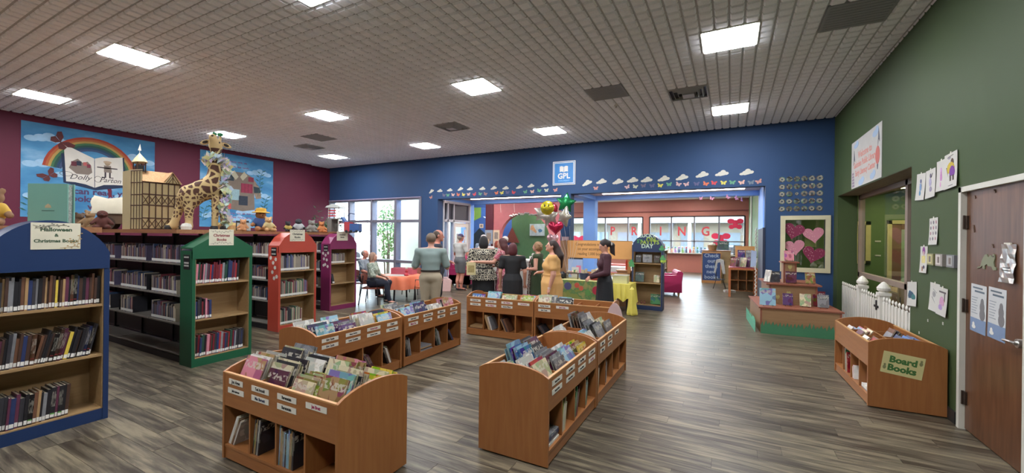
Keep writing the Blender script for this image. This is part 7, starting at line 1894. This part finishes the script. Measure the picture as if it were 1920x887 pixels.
            clipz = [(hd(0, .034, 0), tuple(HM @ V3(0, 1, -.8)))]
        sdf_mesh(hp_, .0095, 'hair', hm, t, k=.015, clip=clipz)
    return t, hd, T, hands, HM
def cap_on(t, hd, HM, H, c1, c2=None, lift=.018):
    e = HM.to_euler(); q = hd(0, -.004, lift)
    c_ = MB().lathe([(.100, 0), (.103, .02), (.092, .055), (.06, .085), (.0, .098)], n=20, sx=.86).build('cap', mat('cap_' + c1, c1, .7), t, q, e, smooth=True)
    MB().prism([(-.07, .075), (.07, .075), (.062, .14), (.03, .165), (-.03, .165), (-.062, .14)], 'xy', .002, .010).build('cap_brim', mat('cap_' + (c2 or c1), c2 or c1, .7), c_)
    return c_
def wpt(px, d, z):   # point at distance d straight ahead and px/771.5*d to the side, height z
    s = (px - 960) / 771.5 * d; q = cf * d + cr * s
    return (q.x, q.y, z)
KH = mat('khaki', 'a09480', .8, var=.08); GRN = mat('grey_green_shirt', '80918f', .8, var=.06); NVJ = mat('navy_jacket', '1e2230', .7, var=.05); BLK = mat('black_cloth', '17181c', .8, var=.05)
person('man seen from behind in a grey-green shirt and khaki trousers', (-4.76, 5.85, 0), 34, 1.70, 1.18, SKL, ('crossed', 'crossed'), top=(GRN, .56, .85), bottom=('trousers', KH), hair=('short', '6a5a4c'))
person('tall man in a dark jacket behind the man in grey, face turned to the guests', (-5.22, 6.62, 0), -48, 1.78, 1.1, SKR, ('bent', 'down'), top=(NVJ, .50, 1.9), bottom=('trousers', mat('dark_trousers', '22242a', .8)), hair=('thin', '4a3b32'))
pt = person('man in a purple cap, pale grey T-shirt and grey shorts by the entrance', (-7.20, 10.22, 0), -15, 1.72, 1.15, SKR, ('crossed', 'crossed'), top=(mat('pale_grey_tshirt', 'b4b4b0', .8, var=.05), .54, .6), bottom=('shorts', mat('grey_shorts', '5e5f62', .8)), hair=('thin', '8a8078')); cap_on(pt[0], pt[1], pt[4], 1.72, '33284e')
pt = person('man in a white and red cap half hidden behind the man in shorts', (-6.93, 11.10, 0), -120, 1.70, 1.0, SKT, ('down', 'down'), top=(mat('pale_blue_shirt', '7f90a4', .8), .54), bottom=('trousers', mat('denim', '39465c', .8)), hair=('short', '5a5048')); cap_on(pt[0], pt[1], pt[4], 1.70, 'b8b4b4', 'a8403c')
person('woman with curly fair hair in a white blouse facing the camera by the entrance', (-6.60, 10.72, 0), 205, 1.60, 1.05, SKL, ('bent', 'clasp'), top=(mat('white_blouse', 'cfcccc', .8), .50, 1.2), bottom=('trousers', mat('denim', '39465c', .8)), hair=('curly', 'b89c78'), extra='f')
ORN = fabric('ornate_cloth', 'ornate', '1c1c20', 'b4ae9c', 16)
bw = person('woman seen from behind in a black and white ornate blouse and black skirt', (-4.50, 7.22, 0), 28, 1.66, 1.38, SKT, ('bent', 'bent'), top=(ORN, .455, .9), bottom=('skirt', BLK, .06, .15, .03), hair=('bob', '17151a'), extra='f')
FLR = fabric('floral_rose', 'floral', 'b0586a', 'd8b0b0', 14, '7a2438')
hnd = wpt(890, 8.12, 1.14); elb = wpt(926, 8.35, 1.12)
rl = person('woman with dark red hair in a rose floral dress, arm round the woman beside her', (-4.22, 7.52, 0), 100, 1.62, 1.0, SKL, ((elb, hnd), 'bent'), top=(FLR, .5, .5), bottom=('skirt', FLR, .05, .13, .08), hair=('longer', '4a1e20'), extra='f') 
lf = thing('leaflet', 'pale yellow leaflet held behind the back of the ornate blouse', 'leaflet', wpt(884, 8.02, 1.02), R(28)); MB().box(-.09, -.004, -.13, .09, .004, .12).build('sheet', mat('leaflet_yellow', 'c4b88c', .7), lf); MB().box(-.06, -.006, -.08, .06, -.004, .06).build('print', mat('leaflet_print', '9a8a5c', .7, var=.3, scale=40), lf)
person('small figure with red hair in a teal top, far behind by the pink arch', wpt(932, 14.0, 0), 40, 1.50, .95, SKL, ('down', 'down'), top=(mat('teal_top', '4c8f94', .8), .5), bottom=('trousers', mat('denim', '39465c', .8)), hair=('bob', '8a3c28'))
person('white-haired man in a pale pink shirt behind the grey counter', (-5.62, 10.15, 0), 75, 1.66, 1.1, SKR, ('down', 'bent'), top=(mat('pale_pink_shirt', 'cc9aa2', .8, var=.05), .5, 1.8), bottom=('trousers', mat('dark_trousers', '22242a', .8)), hair=('short', 'c9c4bf'))
person('woman with dark red hair seen from behind in a short-sleeved black dress', (-3.74, 7.07, 0), 26, 1.53, 1.15, SKL, ('down', 'down'), top=(BLK, .5, .6), bottom=('skirt', BLK, .24, .15, .05), hair=('bob', '4c1820'), extra='f')
OLV = mat('olive_dress', '35452c', .8, var=.06); SCF = fabric('scarf_print', 'floral', '5c2a34', 'c8b8a8', 22, '8a6a5a')
cu = person('woman with curly light brown hair in a sleeveless olive dress and long scarf', (-3.62, 7.98, 0), 100, 1.55, 1.05, SKL, ('bent', 'bent'), top=(OLV, .5, 0), bottom=('skirt', OLV, .10, .14, .06), hair=('curly', '8a6848'), extra='f')
b_ = MB(); T_ = cu[2]
for s in (-1, 1):
    pts = [T_(s * .035, -.05, .83), T_(s * .055, .01, .845), T_(s * .05, .07, .78), T_(s * .045, .105, .70), T_(s * .04, .10, .60), T_(s * .045, .11, .48), T_(s * .05, .12, .36), T_(s * .045, .12, .27)]
    vs = []
    for p in pts:
        for dx, dy in ((-.032, 0), (.032, 0), (.032, .012), (-.032, .012)): vs.append((p.x + dx, p.y + dy, p.z))
    b_.add(vs, [(4 * i + j, 4 * i + (j + 1) % 4, 4 * i + 4 + (j + 1) % 4, 4 * i + 4 + j) for i in range(len(pts) - 1) for j in range(4)] + [(0, 3, 2, 1), (28, 29, 30, 31)])
b_.build('scarf', SCF, cu[0], smooth=True)
MUS = mat('mustard_dress', 'cfa266', .8, var=.05)
yl = person('woman in a mustard yellow dress with long dark hair looking up at the balloons', (-2.80, 6.80, 0), 112, 1.60, 1.45, SKL, ('down', 'bent'), top=(MUS, .5, .62), bottom=('skirt', MUS, .10, .16, .07), hair=('mane', '2c1c1a'), head=(10, 14), extra='f')
T_ = yl[2]; MB().lathe([(.088 * 1.6 * 1.45, 0), (.090 * 1.6 * 1.45, .035), (.086 * 1.6 * 1.45, .04)], (0, .004, T_(0, 0, .60).z), 26, 0, 1, .80).build('sash', MUS, yl[0]); MB().box(-.02, -.004, -.38, .03, .004, 0).build('sash_tail', MUS, yl[0], T_(.0, .115, .61))
q = yl[3][0]; MB().lathe([(.026, 0), (.030, .006), (.026, .012)], (0, 0, 0), 14).lathe([(.027, .018), (.031, .024), (.027, .03)], (0, 0, 0), 14).build('bracelet', mat('bracelet_pale', 'b8a8a0', .4), yl[0], (q.x, q.y - .02, q.z + .07))
MRN = mat('maroon_top', '42202c', .8, var=.05)
ma = person('woman with a long dark ponytail in a maroon top and long dark skirt', (-2.02, 7.42, 0), 116, 1.62, .98, SKL, ('clasp', 'clasp'), top=(MRN, .53, 2.0), bottom=('skirt', mat('charcoal_skirt', '1e2026', .8, var=.05), .06, .15, .06), hair=('ponytail', '231a1c'), head=(0, -18), extra='f')
q = ma[1](-.05, -.075, .0); MB().ell((0, 0, 0), (.012, .012, .03), 8).build('hair_tie', WHITE, ma[0], q)
ph = thing('mobile_phone', 'black phone held by the woman in maroon', 'phone', (0, 0, 0)); q = (Matrix.Translation((-2.02, 7.42, 0)) @ RZ(116)) @ ma[3][0]; ph.location = q; ph.rotation_euler = (R(20), R(10), R(116)); MB().box(-.036, -.006, -.075, .036, .004, .075).build('case', BLACK, ph); MB().box(-.032, -.0075, -.07, .032, -.006, .07).build('screen', mat('phone_screen', '2a2e36', .15), ph)
PLD = fabric('plaid_blue', 'plaid', '4a5c70', '8d9aa4', 14, 'b8bcb8'); LEAF = fabric('leaf_blouse', 'floral', '8a9a8c', 'c8cbbc', 20, '5a6c60')
person('seated woman in a pale leaf-patterned blouse and navy trousers by the round table', (-7.60, 7.17, 0), -62, 1.50, 1.15, SKL, ('lap', 'lap'), sit=.405, top=(LEAF, .5, 1.3), bottom=('trousers', mat('navy_trousers', '1c2233', .8)), hair=('bob', '9a7a68'), extra='f', shoes='3a3634')
person('seated man in a blue plaid shirt beside the magenta bookcase', (-8.57, 7.80, 0), -68, 1.55, 1.2, SKR, ('lap', 'lap'), sit=.405, top=(PLD, .5, .7), bottom=('trousers', mat('dark_trousers', '22242a', .8)), hair=('thin', '7a6a60'))

# ================================================================ toys on the shelf-row tops
ZT = 1.693
# giraffe
gm, nt, b = blank('giraffe_coat', .85)
tc = N(nt, 'TexCoord'); vo = N(nt, 'TexVoronoi', feature='DISTANCE_TO_EDGE')
se = N(nt, 'SeparateXYZ'); nt.links.new(tc.outputs['Object'], se.inputs[0])
vo.inputs['Scale'].default_value = 8.5
mp = N(nt, 'Mapping'); mp.inputs['Scale'].default_value = (1, 1, .9); nt.links.new(tc.outputs['Object'], mp.inputs[0]); nt.links.new(mp.outputs[0], vo.inputs['Vector'])
spot = ramp(nt, [(.0, 'c2a877'), (.085, 'c2a877'), (.13, '4e2f24'), (1, '4e2f24')], vo.outputs['Distance'])
v2 = N(nt, 'TexVoronoi', feature='DISTANCE_TO_EDGE'); v2.inputs['Scale'].default_value = 17; nt.links.new(tc.outputs['Object'], v2.inputs['Vector'])
spot2 = ramp(nt, [(.0, 'c2a877'), (.12, 'c2a877'), (.17, '5a3a2c'), (1, '5a3a2c')], v2.outputs['Distance'])
lt = N(nt, 'Math', operation='LESS_THAN'); lt.inputs[1].default_value = .52; nt.links.new(se.outputs[2], lt.inputs[0])
mx = N(nt, 'Mix', data_type='RGBA'); nt.links.new(lt.outputs[0], mx.inputs[0]); nt.links.new(spot, mx.inputs[6]); nt.links.new(spot2, mx.inputs[7])
lo_ = N(nt, 'Math', operation='LESS_THAN'); lo_.inputs[1].default_value = .17; nt.links.new(se.outputs[2], lo_.inputs[0])
hi_ = N(nt, 'Math', operation='GREATER_THAN'); hi_.inputs[1].default_value = 1.20; nt.links.new(se.outputs[2], hi_.inputs[0])
ad = N(nt, 'Math', operation='ADD'); nt.links.new(lo_.outputs[0], ad.inputs[0]); nt.links.new(hi_.outputs[0], ad.inputs[1])
m3 = N(nt, 'Mix', data_type='RGBA'); m3.inputs[7].default_value = srgb('bda273') + (1,); nt.links.new(ad.outputs[0], m3.inputs[0]); nt.links.new(mx.outputs[2], m3.inputs[6]); nt.links.new(m3.outputs[2], b.inputs['Base Color'])
# local frame: x across the picture (towards the camera's right), y away, origin under the rump
gi = thing('giraffe', 'large plush giraffe with a patterned coat and ribbon garland on the shelf row', 'plush animal', (-6.47, 2.66, ZT), R(58)); gi.scale = (.78, .9, .92)
GP = [('c', (.02, .04, .06), (.14, .03, .42), .050, .075), ('c', (.25, -.08, .05), (.24, -.05, .42), .045, .080), ('c', (.72, .06, .05), (.70, .05, .45), .042, .075), ('c', (.60, -.08, .05), (.62, -.05, .45), .042, .07),
      ('e', (.24, 0, .46), (.17, .13, .16)), ('c', (.25, 0, .50), (.60, 0, .66), .150, .165), ('c', (.60, 0, .66), (.60, 0, .98), .165, .090), ('c', (.60, 0, .95), (.60, 0, 1.18), .090, .070),
      ('e', (.60, -.02, 1.24), (.095, .10, .095)), ('c', (.59, -.05, 1.25), (.57, -.13, 1.34), .072, .058), ('c', (.65, .0, 1.30), (.66, .02, 1.38), .018, .022), ('c', (.56, .01, 1.30), (.55, .03, 1.38), .018, .022),
      ('c', (.03, .03, .06), (-.05, .02, .03), .045, .042), ('c', (.25, -.09, .05), (.18, -.12, .03), .045, .042)]
sdf_mesh(GP, .012, 'body', gm, gi, k=.05)
for s, p in ((-1, (.49, 0, 1.29)), (1, (.71, 0, 1.27))):
    MB().ell((0, 0, 0), (.085, .018, .036), 12).build('ear', mat('giraffe_cream', 'b59a6e', .85), gi, (p[0] + s * .035, p[1], p[2]), (0, R(s * 18), 0)); MB().ell((0, 0, 0), (.045, .006, .022), 10).build('inner_ear', mat('giraffe_dark', '2c201c', .8), gi, (p[0] + s * .04, p[1] - .014, p[2]), (0, R(s * 18), 0))
for p in ((-.04, .02, .0), (.18, -.12, .0), (.72, .03, 0), (.60, -.11, 0)): MB().lathe([(.055, 0), (.058, .03), (.048, .06)], p, 14).build('hoof', mat('hoof_dark', '1e1b1d', .6), gi)
for s in (-1, 1): MB().ell((.60 + s * .062, -.105, 1.285), (.012, .008, .015), 8).build('eye', BLACK, gi)
MB().ell((.57, -.186, 1.36), (.02, .008, .012), 8).build('nose', mat('giraffe_dark', '2c201c', .8), gi)
gr = thing('ribbon_garland', 'pastel ribbon garland hanging round the neck of the plush giraffe', 'garland', (-6.47, 2.66, ZT), R(58)); gr.scale = (.78, .9, .92)
rs = random.Random(8); pc4 = ['a4b4c8', 'b8a8cc', 'b4c09c', 'd4c0ba', 'c8c088', 'b4c8be']; bs = {c_: MB() for c_ in pc4}
path = [(.48, -.09, 1.00), (.54, -.13, 1.06), (.62, -.14, 1.07), (.70, -.13, 1.03)] + [(.76 + .03 * math.sin(i), -.14, .98 - .058 * i) for i in range(16)]
for p in path:
    for q in range(9):
        c0 = Vector(p) + Vector((rs.uniform(-.04, .04), rs.uniform(-.03, .03), rs.uniform(-.03, .03))); u_ = Vector((rs.uniform(-1, 1), rs.uniform(-.4, .4), rs.uniform(-1, 1))).normalized() * .055; v_ = Vector((rs.uniform(-1, 1), rs.uniform(-.5, .5), rs.uniform(-1, 1))).normalized() * .035
        bs[rs.choice(pc4)].add([c0 - u_ - v_, c0 + u_ - v_, c0 + u_ + v_, c0 - u_ + v_], [(0, 1, 2, 3)])
for c_, b_ in bs.items(): tag(b_.build('ribbon_tufts', mat('ribbon_' + c_, c_, .7), gr), kind='stuff')
hb = thing('head_bow', 'small green bow on the head of the plush giraffe', 'bow', (-6.47, 2.66, ZT), R(58)); hb.scale = (.78, .9, .92); MB().ell((.66, -.02, 1.42), (.05, .03, .03), 8).ell((.58, -.02, 1.42), (.04, .03, .03), 8).build('loops', mat('bow_green', '2f7a54', .6), hb)
tag(MB().lathe([(.055, 0), (.06, .04), (.045, .075), (0, .085)], n=16).build('white_cup', WHITE, None, (-6.22, 2.72, ZT)), 'small white round dish by the feet of the plush giraffe', 'dish')
# half-timbered model theatre
hs_ = thing('model_house', 'half-timbered model building with thatched roof and small tower', 'model building', (-7.26, 2.63, ZT), R(85)); hs_.scale = (.45, .95, .84)
WL = mat('plaster_cream', 'b0a078', .8, var=.04); TB = mat('timber_brown', '4a3326', .7); TH = wood('thatch', '8c6a48', 'a88660', .9, 'z')
MB().box(.03, 0, 0, 1.0, .6, .80).build('walls', WL, hs_)
MB().prism([(.03, 0), (-.12, .22), (-.12, .6), (.03, .6)], 'xy', 0, 1.0).build('stair_tower', WL, hs_)
tm = MB()
for x in (.03, .2, .36, .52, .68, .84, .985): tm.box(x - .012, -.012, 0, x + .012, 0, .80)
for z in (0, .18, .40, .58, .78): tm.box(.02, -.012, z, 1.0, 0, z + .02)
for i in range(6):
    x0 = .03 + .16 * i
    for z in (.02, .42):
        tm.tube([(x0, -.008, z), (x0 + .16, -.008, z + .15)], .007, 4).tube([(x0 + .16, -.008, z), (x0, -.008, z + .15)], .007, 4)
for z in (0, .18, .40, .58, .78, .98): tm.tube([(.02, -.006, z), (-.13, .214, z)], .009, 4)
for f in (.25, .5, .75, 1): tm.tube([(.03 - .15 * f, .22 * f - .008, 0), (.03 - .15 * f, .22 * f - .008, .98)], .007, 4)
tag(tm.build('timbers', TB, hs_), kind='stuff')
MB().prism([(-.04, .80), (.30, 1.02), (.34, 1.02), (.66, .80)], 'yz', .02, 1.02).build('thatched_roof', TH, hs_)
MB().prism([(.52, .80), (1.02, .80), (.77, 1.0)], 'xz', -.03, .3).build('gable_roof', TH, hs_)
MB().prism([(.56, .80), (.98, .80), (.77, .97)], 'xz', -.036, -.03).build('gable', WL, hs_)
MB().tube([(.60, -.04, .80), (.77, -.04, .97), (.94, -.04, .80)], .009, 4).tube([(.77, -.04, .8), (.77, -.04, .97)], .007, 4).tube([(.66, -.04, .8), (.77, -.04, .9), (.88, -.04, .8)], .006, 4).build('gable_timbers', TB, hs_)
MB().prism([(0, .28), (.30, .28), (.30, .42), (0, .42)], 'xy', .98, 1.0).build('tower_floor', TB, hs_)
for x, y in ((.04, .24), (.24, .24), (.04, .42), (.24, .42)): MB().box(x - .012, y - .012, .95, x + .012, y + .012, 1.16).build('tower_post', TB, hs_)
MB().box(.06, .26, .96, .22, .4, 1.10).build('tower_core', BLACK, hs_)
MB().lathe([(.19, 1.15), (.12, 1.22), (.0, 1.32)], (.14, .33, 0), 8).build('tower_roof', mat('shingle_tan', 'a89878', .8), hs_)
MB().cyl((.14, .33, 1.3), (.14, .33, 1.38), .006, n=6).prism([(.10, 1.36), (.15, 1.47), (.18, 1.36)], 'xz', .325, .335).build('flag', WHITE, hs_)
# covered wagon
wg = thing('covered_wagon', 'toy covered wagon with a white cloth hood', 'toy wagon', (-8.75, 2.66, ZT), R(60)); wg.scale = (.7, .8, .9)
MB().box(0, 0, .10, .95, .38, .14).box(0, 0, .14, .95, .02, .30).box(0, .36, .14, .95, .38, .30).box(0, .02, .14, .02, .36, .30).build('wagon_body', mat('wagon_wood', '4f3c2a', .7), wg)
for x in (.15, .8):
    for y in (-.02, .40):
        w_ = MB().cyl((x, y - .012, .11), (x, y + .012, .11), .11, n=18).build('wheel', mat('wagon_wheel', '3a2a20', .7), wg)
hd_ = MB(); vs = []; K_ = 11
for i in range(K_):
    a = PI * i / (K_ - 1)
    for j, x in enumerate((-.14, .1, .4, .7, .9)): vs.append((x + .02 * math.sin(i * 2), .19 - .22 * math.cos(a), .28 + (.32 - .05 * math.sin(j * 1.5)) * math.sin(a)))
vs += [(v[0], .19 + (v[1] - .19) * .96, v[2] - .008) for v in vs]
fs = [(i * 5 + j, i * 5 + j + 1, (i + 1) * 5 + j + 1, (i + 1) * 5 + j) for i in range(K_ - 1) for j in range(4)]
hd_.add(vs, fs + [tuple(55 + q for q in f)[::-1] for f in fs]).build('cloth_hood', mat('hood_cloth', 'b9b3a0', .8, var=.08), wg, smooth=True)
# smaller soft toys, each one body with its own parts
def plush(label, loc, rz, c1, s=1.0, ears=True, hat=None, shirt=None, name='plush_bear', c_face=None):
    t = thing(name, label, 'plush toy', loc, R(rz)); m = mat('plush_' + c1, c1, .9, var=.12, scale=30)
    pr = [('e', (0, 0, .11 * s), (.085 * s, .075 * s, .11 * s)), ('e', (0, .01 * s, .265 * s), (.075 * s, .07 * s, .07 * s)), ('e', (0, -.055 * s, .25 * s), (.032 * s, .035 * s, .028 * s))]
    for q in (-1, 1):
        pr += [('c', (q * .06 * s, 0, .18 * s), (q * .13 * s, -.05 * s, .10 * s), .032 * s, .028 * s), ('c', (q * .05 * s, -.02 * s, .04 * s), (q * .09 * s, -.15 * s, .035 * s), .042 * s, .034 * s)]
        if ears: pr += [('e', (q * .06 * s, .01 * s, .33 * s), (.028 * s, .016 * s, .028 * s))]
    sdf_mesh(pr, .011 * max(s, .8), 'body', m, t, k=.02)
    for q in (-1, 1): MB().ell((q * .026 * s, -.056 * s, .285 * s), (.008 * s, .006 * s, .009 * s), 6).build('eye', BLACK, t)
    MB().ell((0, -.09 * s, .258 * s), (.012 * s, .008 * s, .009 * s), 6).build('nose', BLACK, t)
    if shirt: sdf_mesh([('e', (0, 0, .12 * s), (.094 * s, .084 * s, .10 * s))] + [('c', (q * .06 * s, 0, .18 * s), (q * .10 * s, -.03 * s, .13 * s), .04 * s, .036 * s) for q in (-1, 1)], .012, 'shirt', mat('plush_shirt_' + shirt, shirt, .8), t, k=.02, clip=[((0, 0, .045 * s), (0, 0, -1))])
    if hat: MB().lathe([(.13 * s, .30 * s), (.12 * s, .312 * s), (.075 * s, .32 * s), (.07 * s, .37 * s), (.0, .385 * s)], n=18).build('hat', mat('plush_hat_' + hat, hat, .7), t)
    return t
plush('yellow-shirted teddy bear on the row behind the blue bookcase', (-6.05, 1.10, ZT), 60, '8a6a50', 1.0, shirt='c09a3c')
plush('brown furry toy beside the covered wagon', (-8.45, 2.60, ZT), 70, '4a241e', .85, ears=False, name='plush_toy')
plush('small tan soft toy in the heap left of the wagon', (-9.35, 2.72, ZT), 40, '8c7050', .9, name='plush_toy')
plush('small dark soft toy lying in the heap beside the tan one', (-9.75, 2.72, ZT), 110, '54402e', .8, name='plush_toy')
plush('green and cream soft toy behind the heap by the wagon', (-9.5, 2.98, ZT), 30, '78805c', .85, name='plush_toy')
plush('plush bear in denim overalls and a wide yellow hat', (-7.70, 4.55, ZT), 75, '9a6a44', 1.15, hat='c49a34', shirt='2f4470')
plush('small tan plush leaning before the bear in the yellow hat', (-7.78, 4.28, ZT), 50, 'b8845c', .62)
plush('beige plush sitting to the aisle side of the yellow-hatted bear', (-7.30, 4.45, ZT), 80, 'b89468', .75, shirt='b8a878')
plush('black and yellow little plush behind the coral bookcase', (-7.20, 4.75, ZT), 75, '23252a', .55, shirt='b09a50', name='plush_toy')
plush('black and white plush animal on the row behind the magenta bookcase', (-9.0, 6.2, ZT), 60, '2a2c32', .95, shirt='9a9c9e', ears=False, name='plush_toy')
plush('grey zebra-coloured soft toy in the jungle heap', (-8.45, 6.15, ZT), 70, '77746e', .8, name='plush_toy')
plush('orange brown soft toy in front of the toy castle', (-8.05, 6.1, ZT), 70, 'a8683c', .7, name='plush_toy')
plush('small grey soft toy between the castle and the black plush', (-8.75, 6.35, ZT), 50, '5c665c', .8, name='plush_toy')
# big teal book
bk_ = thing('giant_book', 'oversized teal book with a small gold emblem standing on the row top', 'book', (-5.46, 1.20, ZT), R(28)); bk_.scale = (.94, .8, .82)
TL = mat('teal_cloth', '6c9c8e', .6, var=.03)
MB().box(0, 0, 0, .36, .012, .46).box(0, .068, 0, .36, .08, .46).box(-.012, 0, 0, 0, .08, .46).build('cover', TL, bk_)
MB().box(0, .013, .01, .345, .067, .45).build('pages', mat('marbled_edge', '8f9690', .7, var=.5, scale=50), bk_)
MB().prism([(.15, .20), (.21, .20), (.205, .225), (.18, .245), (.155, .225)], 'xz', -.002, 0).build('emblem', mat('gold_print', 'b0a080', .4), bk_)
MB().box(.12, -.001, .165, .24, 0, .173).build('title_print', mat('gold_print_dark', '36584f', .5), bk_)
tag(MB().prism([(0, 0), (.22, .05), (.02, .10)], 'xz', 0, .004).build('pink_pennant', mat('pennant_pink', 'b05a70', .7), None, (-6.05, 1.35, ZT + .03), (0, 0, R(50))), 'small pink paper pennant beside the teal giant book', 'pennant')
# boxes and figures behind the green bookcase header
for k, (x, c_, w_) in enumerate(((-5.98 - .25, 'a88c5c', 'lowest'), )):
    for q in range(3): tag(MB().box(-.17, -.12, 0, .17, .12, .055).build('game_box', mat('box_art_%d' % q, ['b09058', 'a07c50', 'bfa668'][q], .6, var=.4, scale=18), None, (-8.75, 4.5, ZT + .056 * q), (0, 0, .2 * q)), f'flat yellowish game box, {nth(q + 1)} up in the pile on the row behind the coral bookcase', 'box', 'flat boxes on the row top')
for k in range(3):
    f_ = thing('bookend', f'black and white bookend, {nth(k + 1)} along the row behind the coral bookcase', 'bookend', (-8.33 + .13 * k, 4.45, ZT), R(20), 'bookends on the row tops')
    MB().box(0, 0, 0, .10, .12, .01).box(0, 0, .01, .006, .12, .2).build('plate', BLACK, f_); MB().box(.012, .01, .012, .06, .10, .16).build('box', mat('white_carton', 'a8aca8', .6), f_)
# toy castle with a tree house roof
tc_ = thing('toy_castle', 'toy tree fort with white roof, red striped panel and blue slide', 'toy', (-8.02, 6.22, ZT), R(20))
MB().box(0, 0, 0, .5, .28, .02).build('base', mat('toy_brown', '7a5a40', .6), tc_)
for x, y in ((.02, .02), (.26, .02), (.02, .26), (.26, .26)): MB().cyl((x, y, 0), (x, y, .56), .012, n=8).build('post', WHITE, tc_)
MB().box(0, 0, .30, .28, .28, .32).box(0, 0, .02, .1, .28, .30).build('floor_level', mat('toy_stone', '6c6a64', .8), tc_)
MB().prism([(-.04, .56), (.32, .56), (.28, .60), (.14, .64), (0, .60)], 'xz', -.03, .31).build('roof', mat('toy_roof', 'b0b4b0', .6), tc_)
for z in (.36, .42, .48): MB().box(.03, -.004, z, .22, .004, z + .03).build('stripe', mat('toy_red', 'a8343c', .6), tc_)
MB().prism([(.28, .32), (.55, .04), (.58, .04), (.30, .36)], 'xz', .06, .20).build('slide', mat('toy_blue', '33558c', .5), tc_)
MB().box(.28, 0, .20, .62, .28, .215).build('deck', mat('toy_red', 'a8343c', .6), tc_)
MB().cyl((.46, .1, .215), (.46, .1, .44), .01).tube([(.40, .1, .36), (.5, .1, .44), (.6, .1, .42)], .01, 6).build('crane', mat('toy_navy', '28345a', .6), tc_)
fk = thing('toy_machine', 'red and blue toy truck below the toy fort', 'toy', (-7.50, 6.25, ZT), R(20)); MB().box(0, 0, .03, .12, .14, .24).build('cab', mat('toy_red', 'a8343c', .6), fk); MB().box(.12, 0, .03, .34, .14, .20).build('trailer', mat('toy_blue', '33558c', .5), fk)
for x in (.05, .16, .29):
    for y in (-.005, .145): MB().cyl((x, y - .008, .03), (x, y + .008, .03), .03, n=12).build('wheel', BLACK, fk)
fo = thing('artificial_plant', 'trailing artificial plant behind the toy fort', 'plant', (-8.45, 6.52, ZT)); b_ = MB(); rs = random.Random(9)
for k in range(260):
    u0 = rs.random(); c0 = Vector((rs.uniform(-.45, .55), rs.uniform(-.08, .06), rs.uniform(.06, .14 + .5 * u0 * (.3 if rs.random() < .5 else 1)))); u_ = Vector((rs.uniform(-1, 1), rs.uniform(-1, 1), rs.uniform(-.5, 1))).normalized() * .05; v_ = u_.orthogonal().normalized() * .012
    b_.add([c0 - u_, c0 + v_, c0 + u_, c0 - v_], [(0, 1, 2, 3)])
MB().cyl((0, 0, 0), (0, 0, .3), .012).build('stem', mat('plant_stem', '4c5a40', .8), fo)
tag(b_.build('foliage', mat('plant_leaf', '4c6650', .8, var=.2), fo), kind='stuff')

flush_books(300)
# ---------------------------------------------------------------- lettering becomes solid mesh
bpy.context.view_layer.update()
dg = bpy.context.evaluated_depsgraph_get()
for o in [o for o in SC.objects if o.type == 'FONT']:
    me = bpy.data.meshes.new_from_object(o.evaluated_get(dg))
    n = bpy.data.objects.new('lettering', me); C.objects.link(n)
    n.parent = o.parent; n.matrix_basis = o.matrix_basis.copy()
    bpy.data.objects.remove(o)
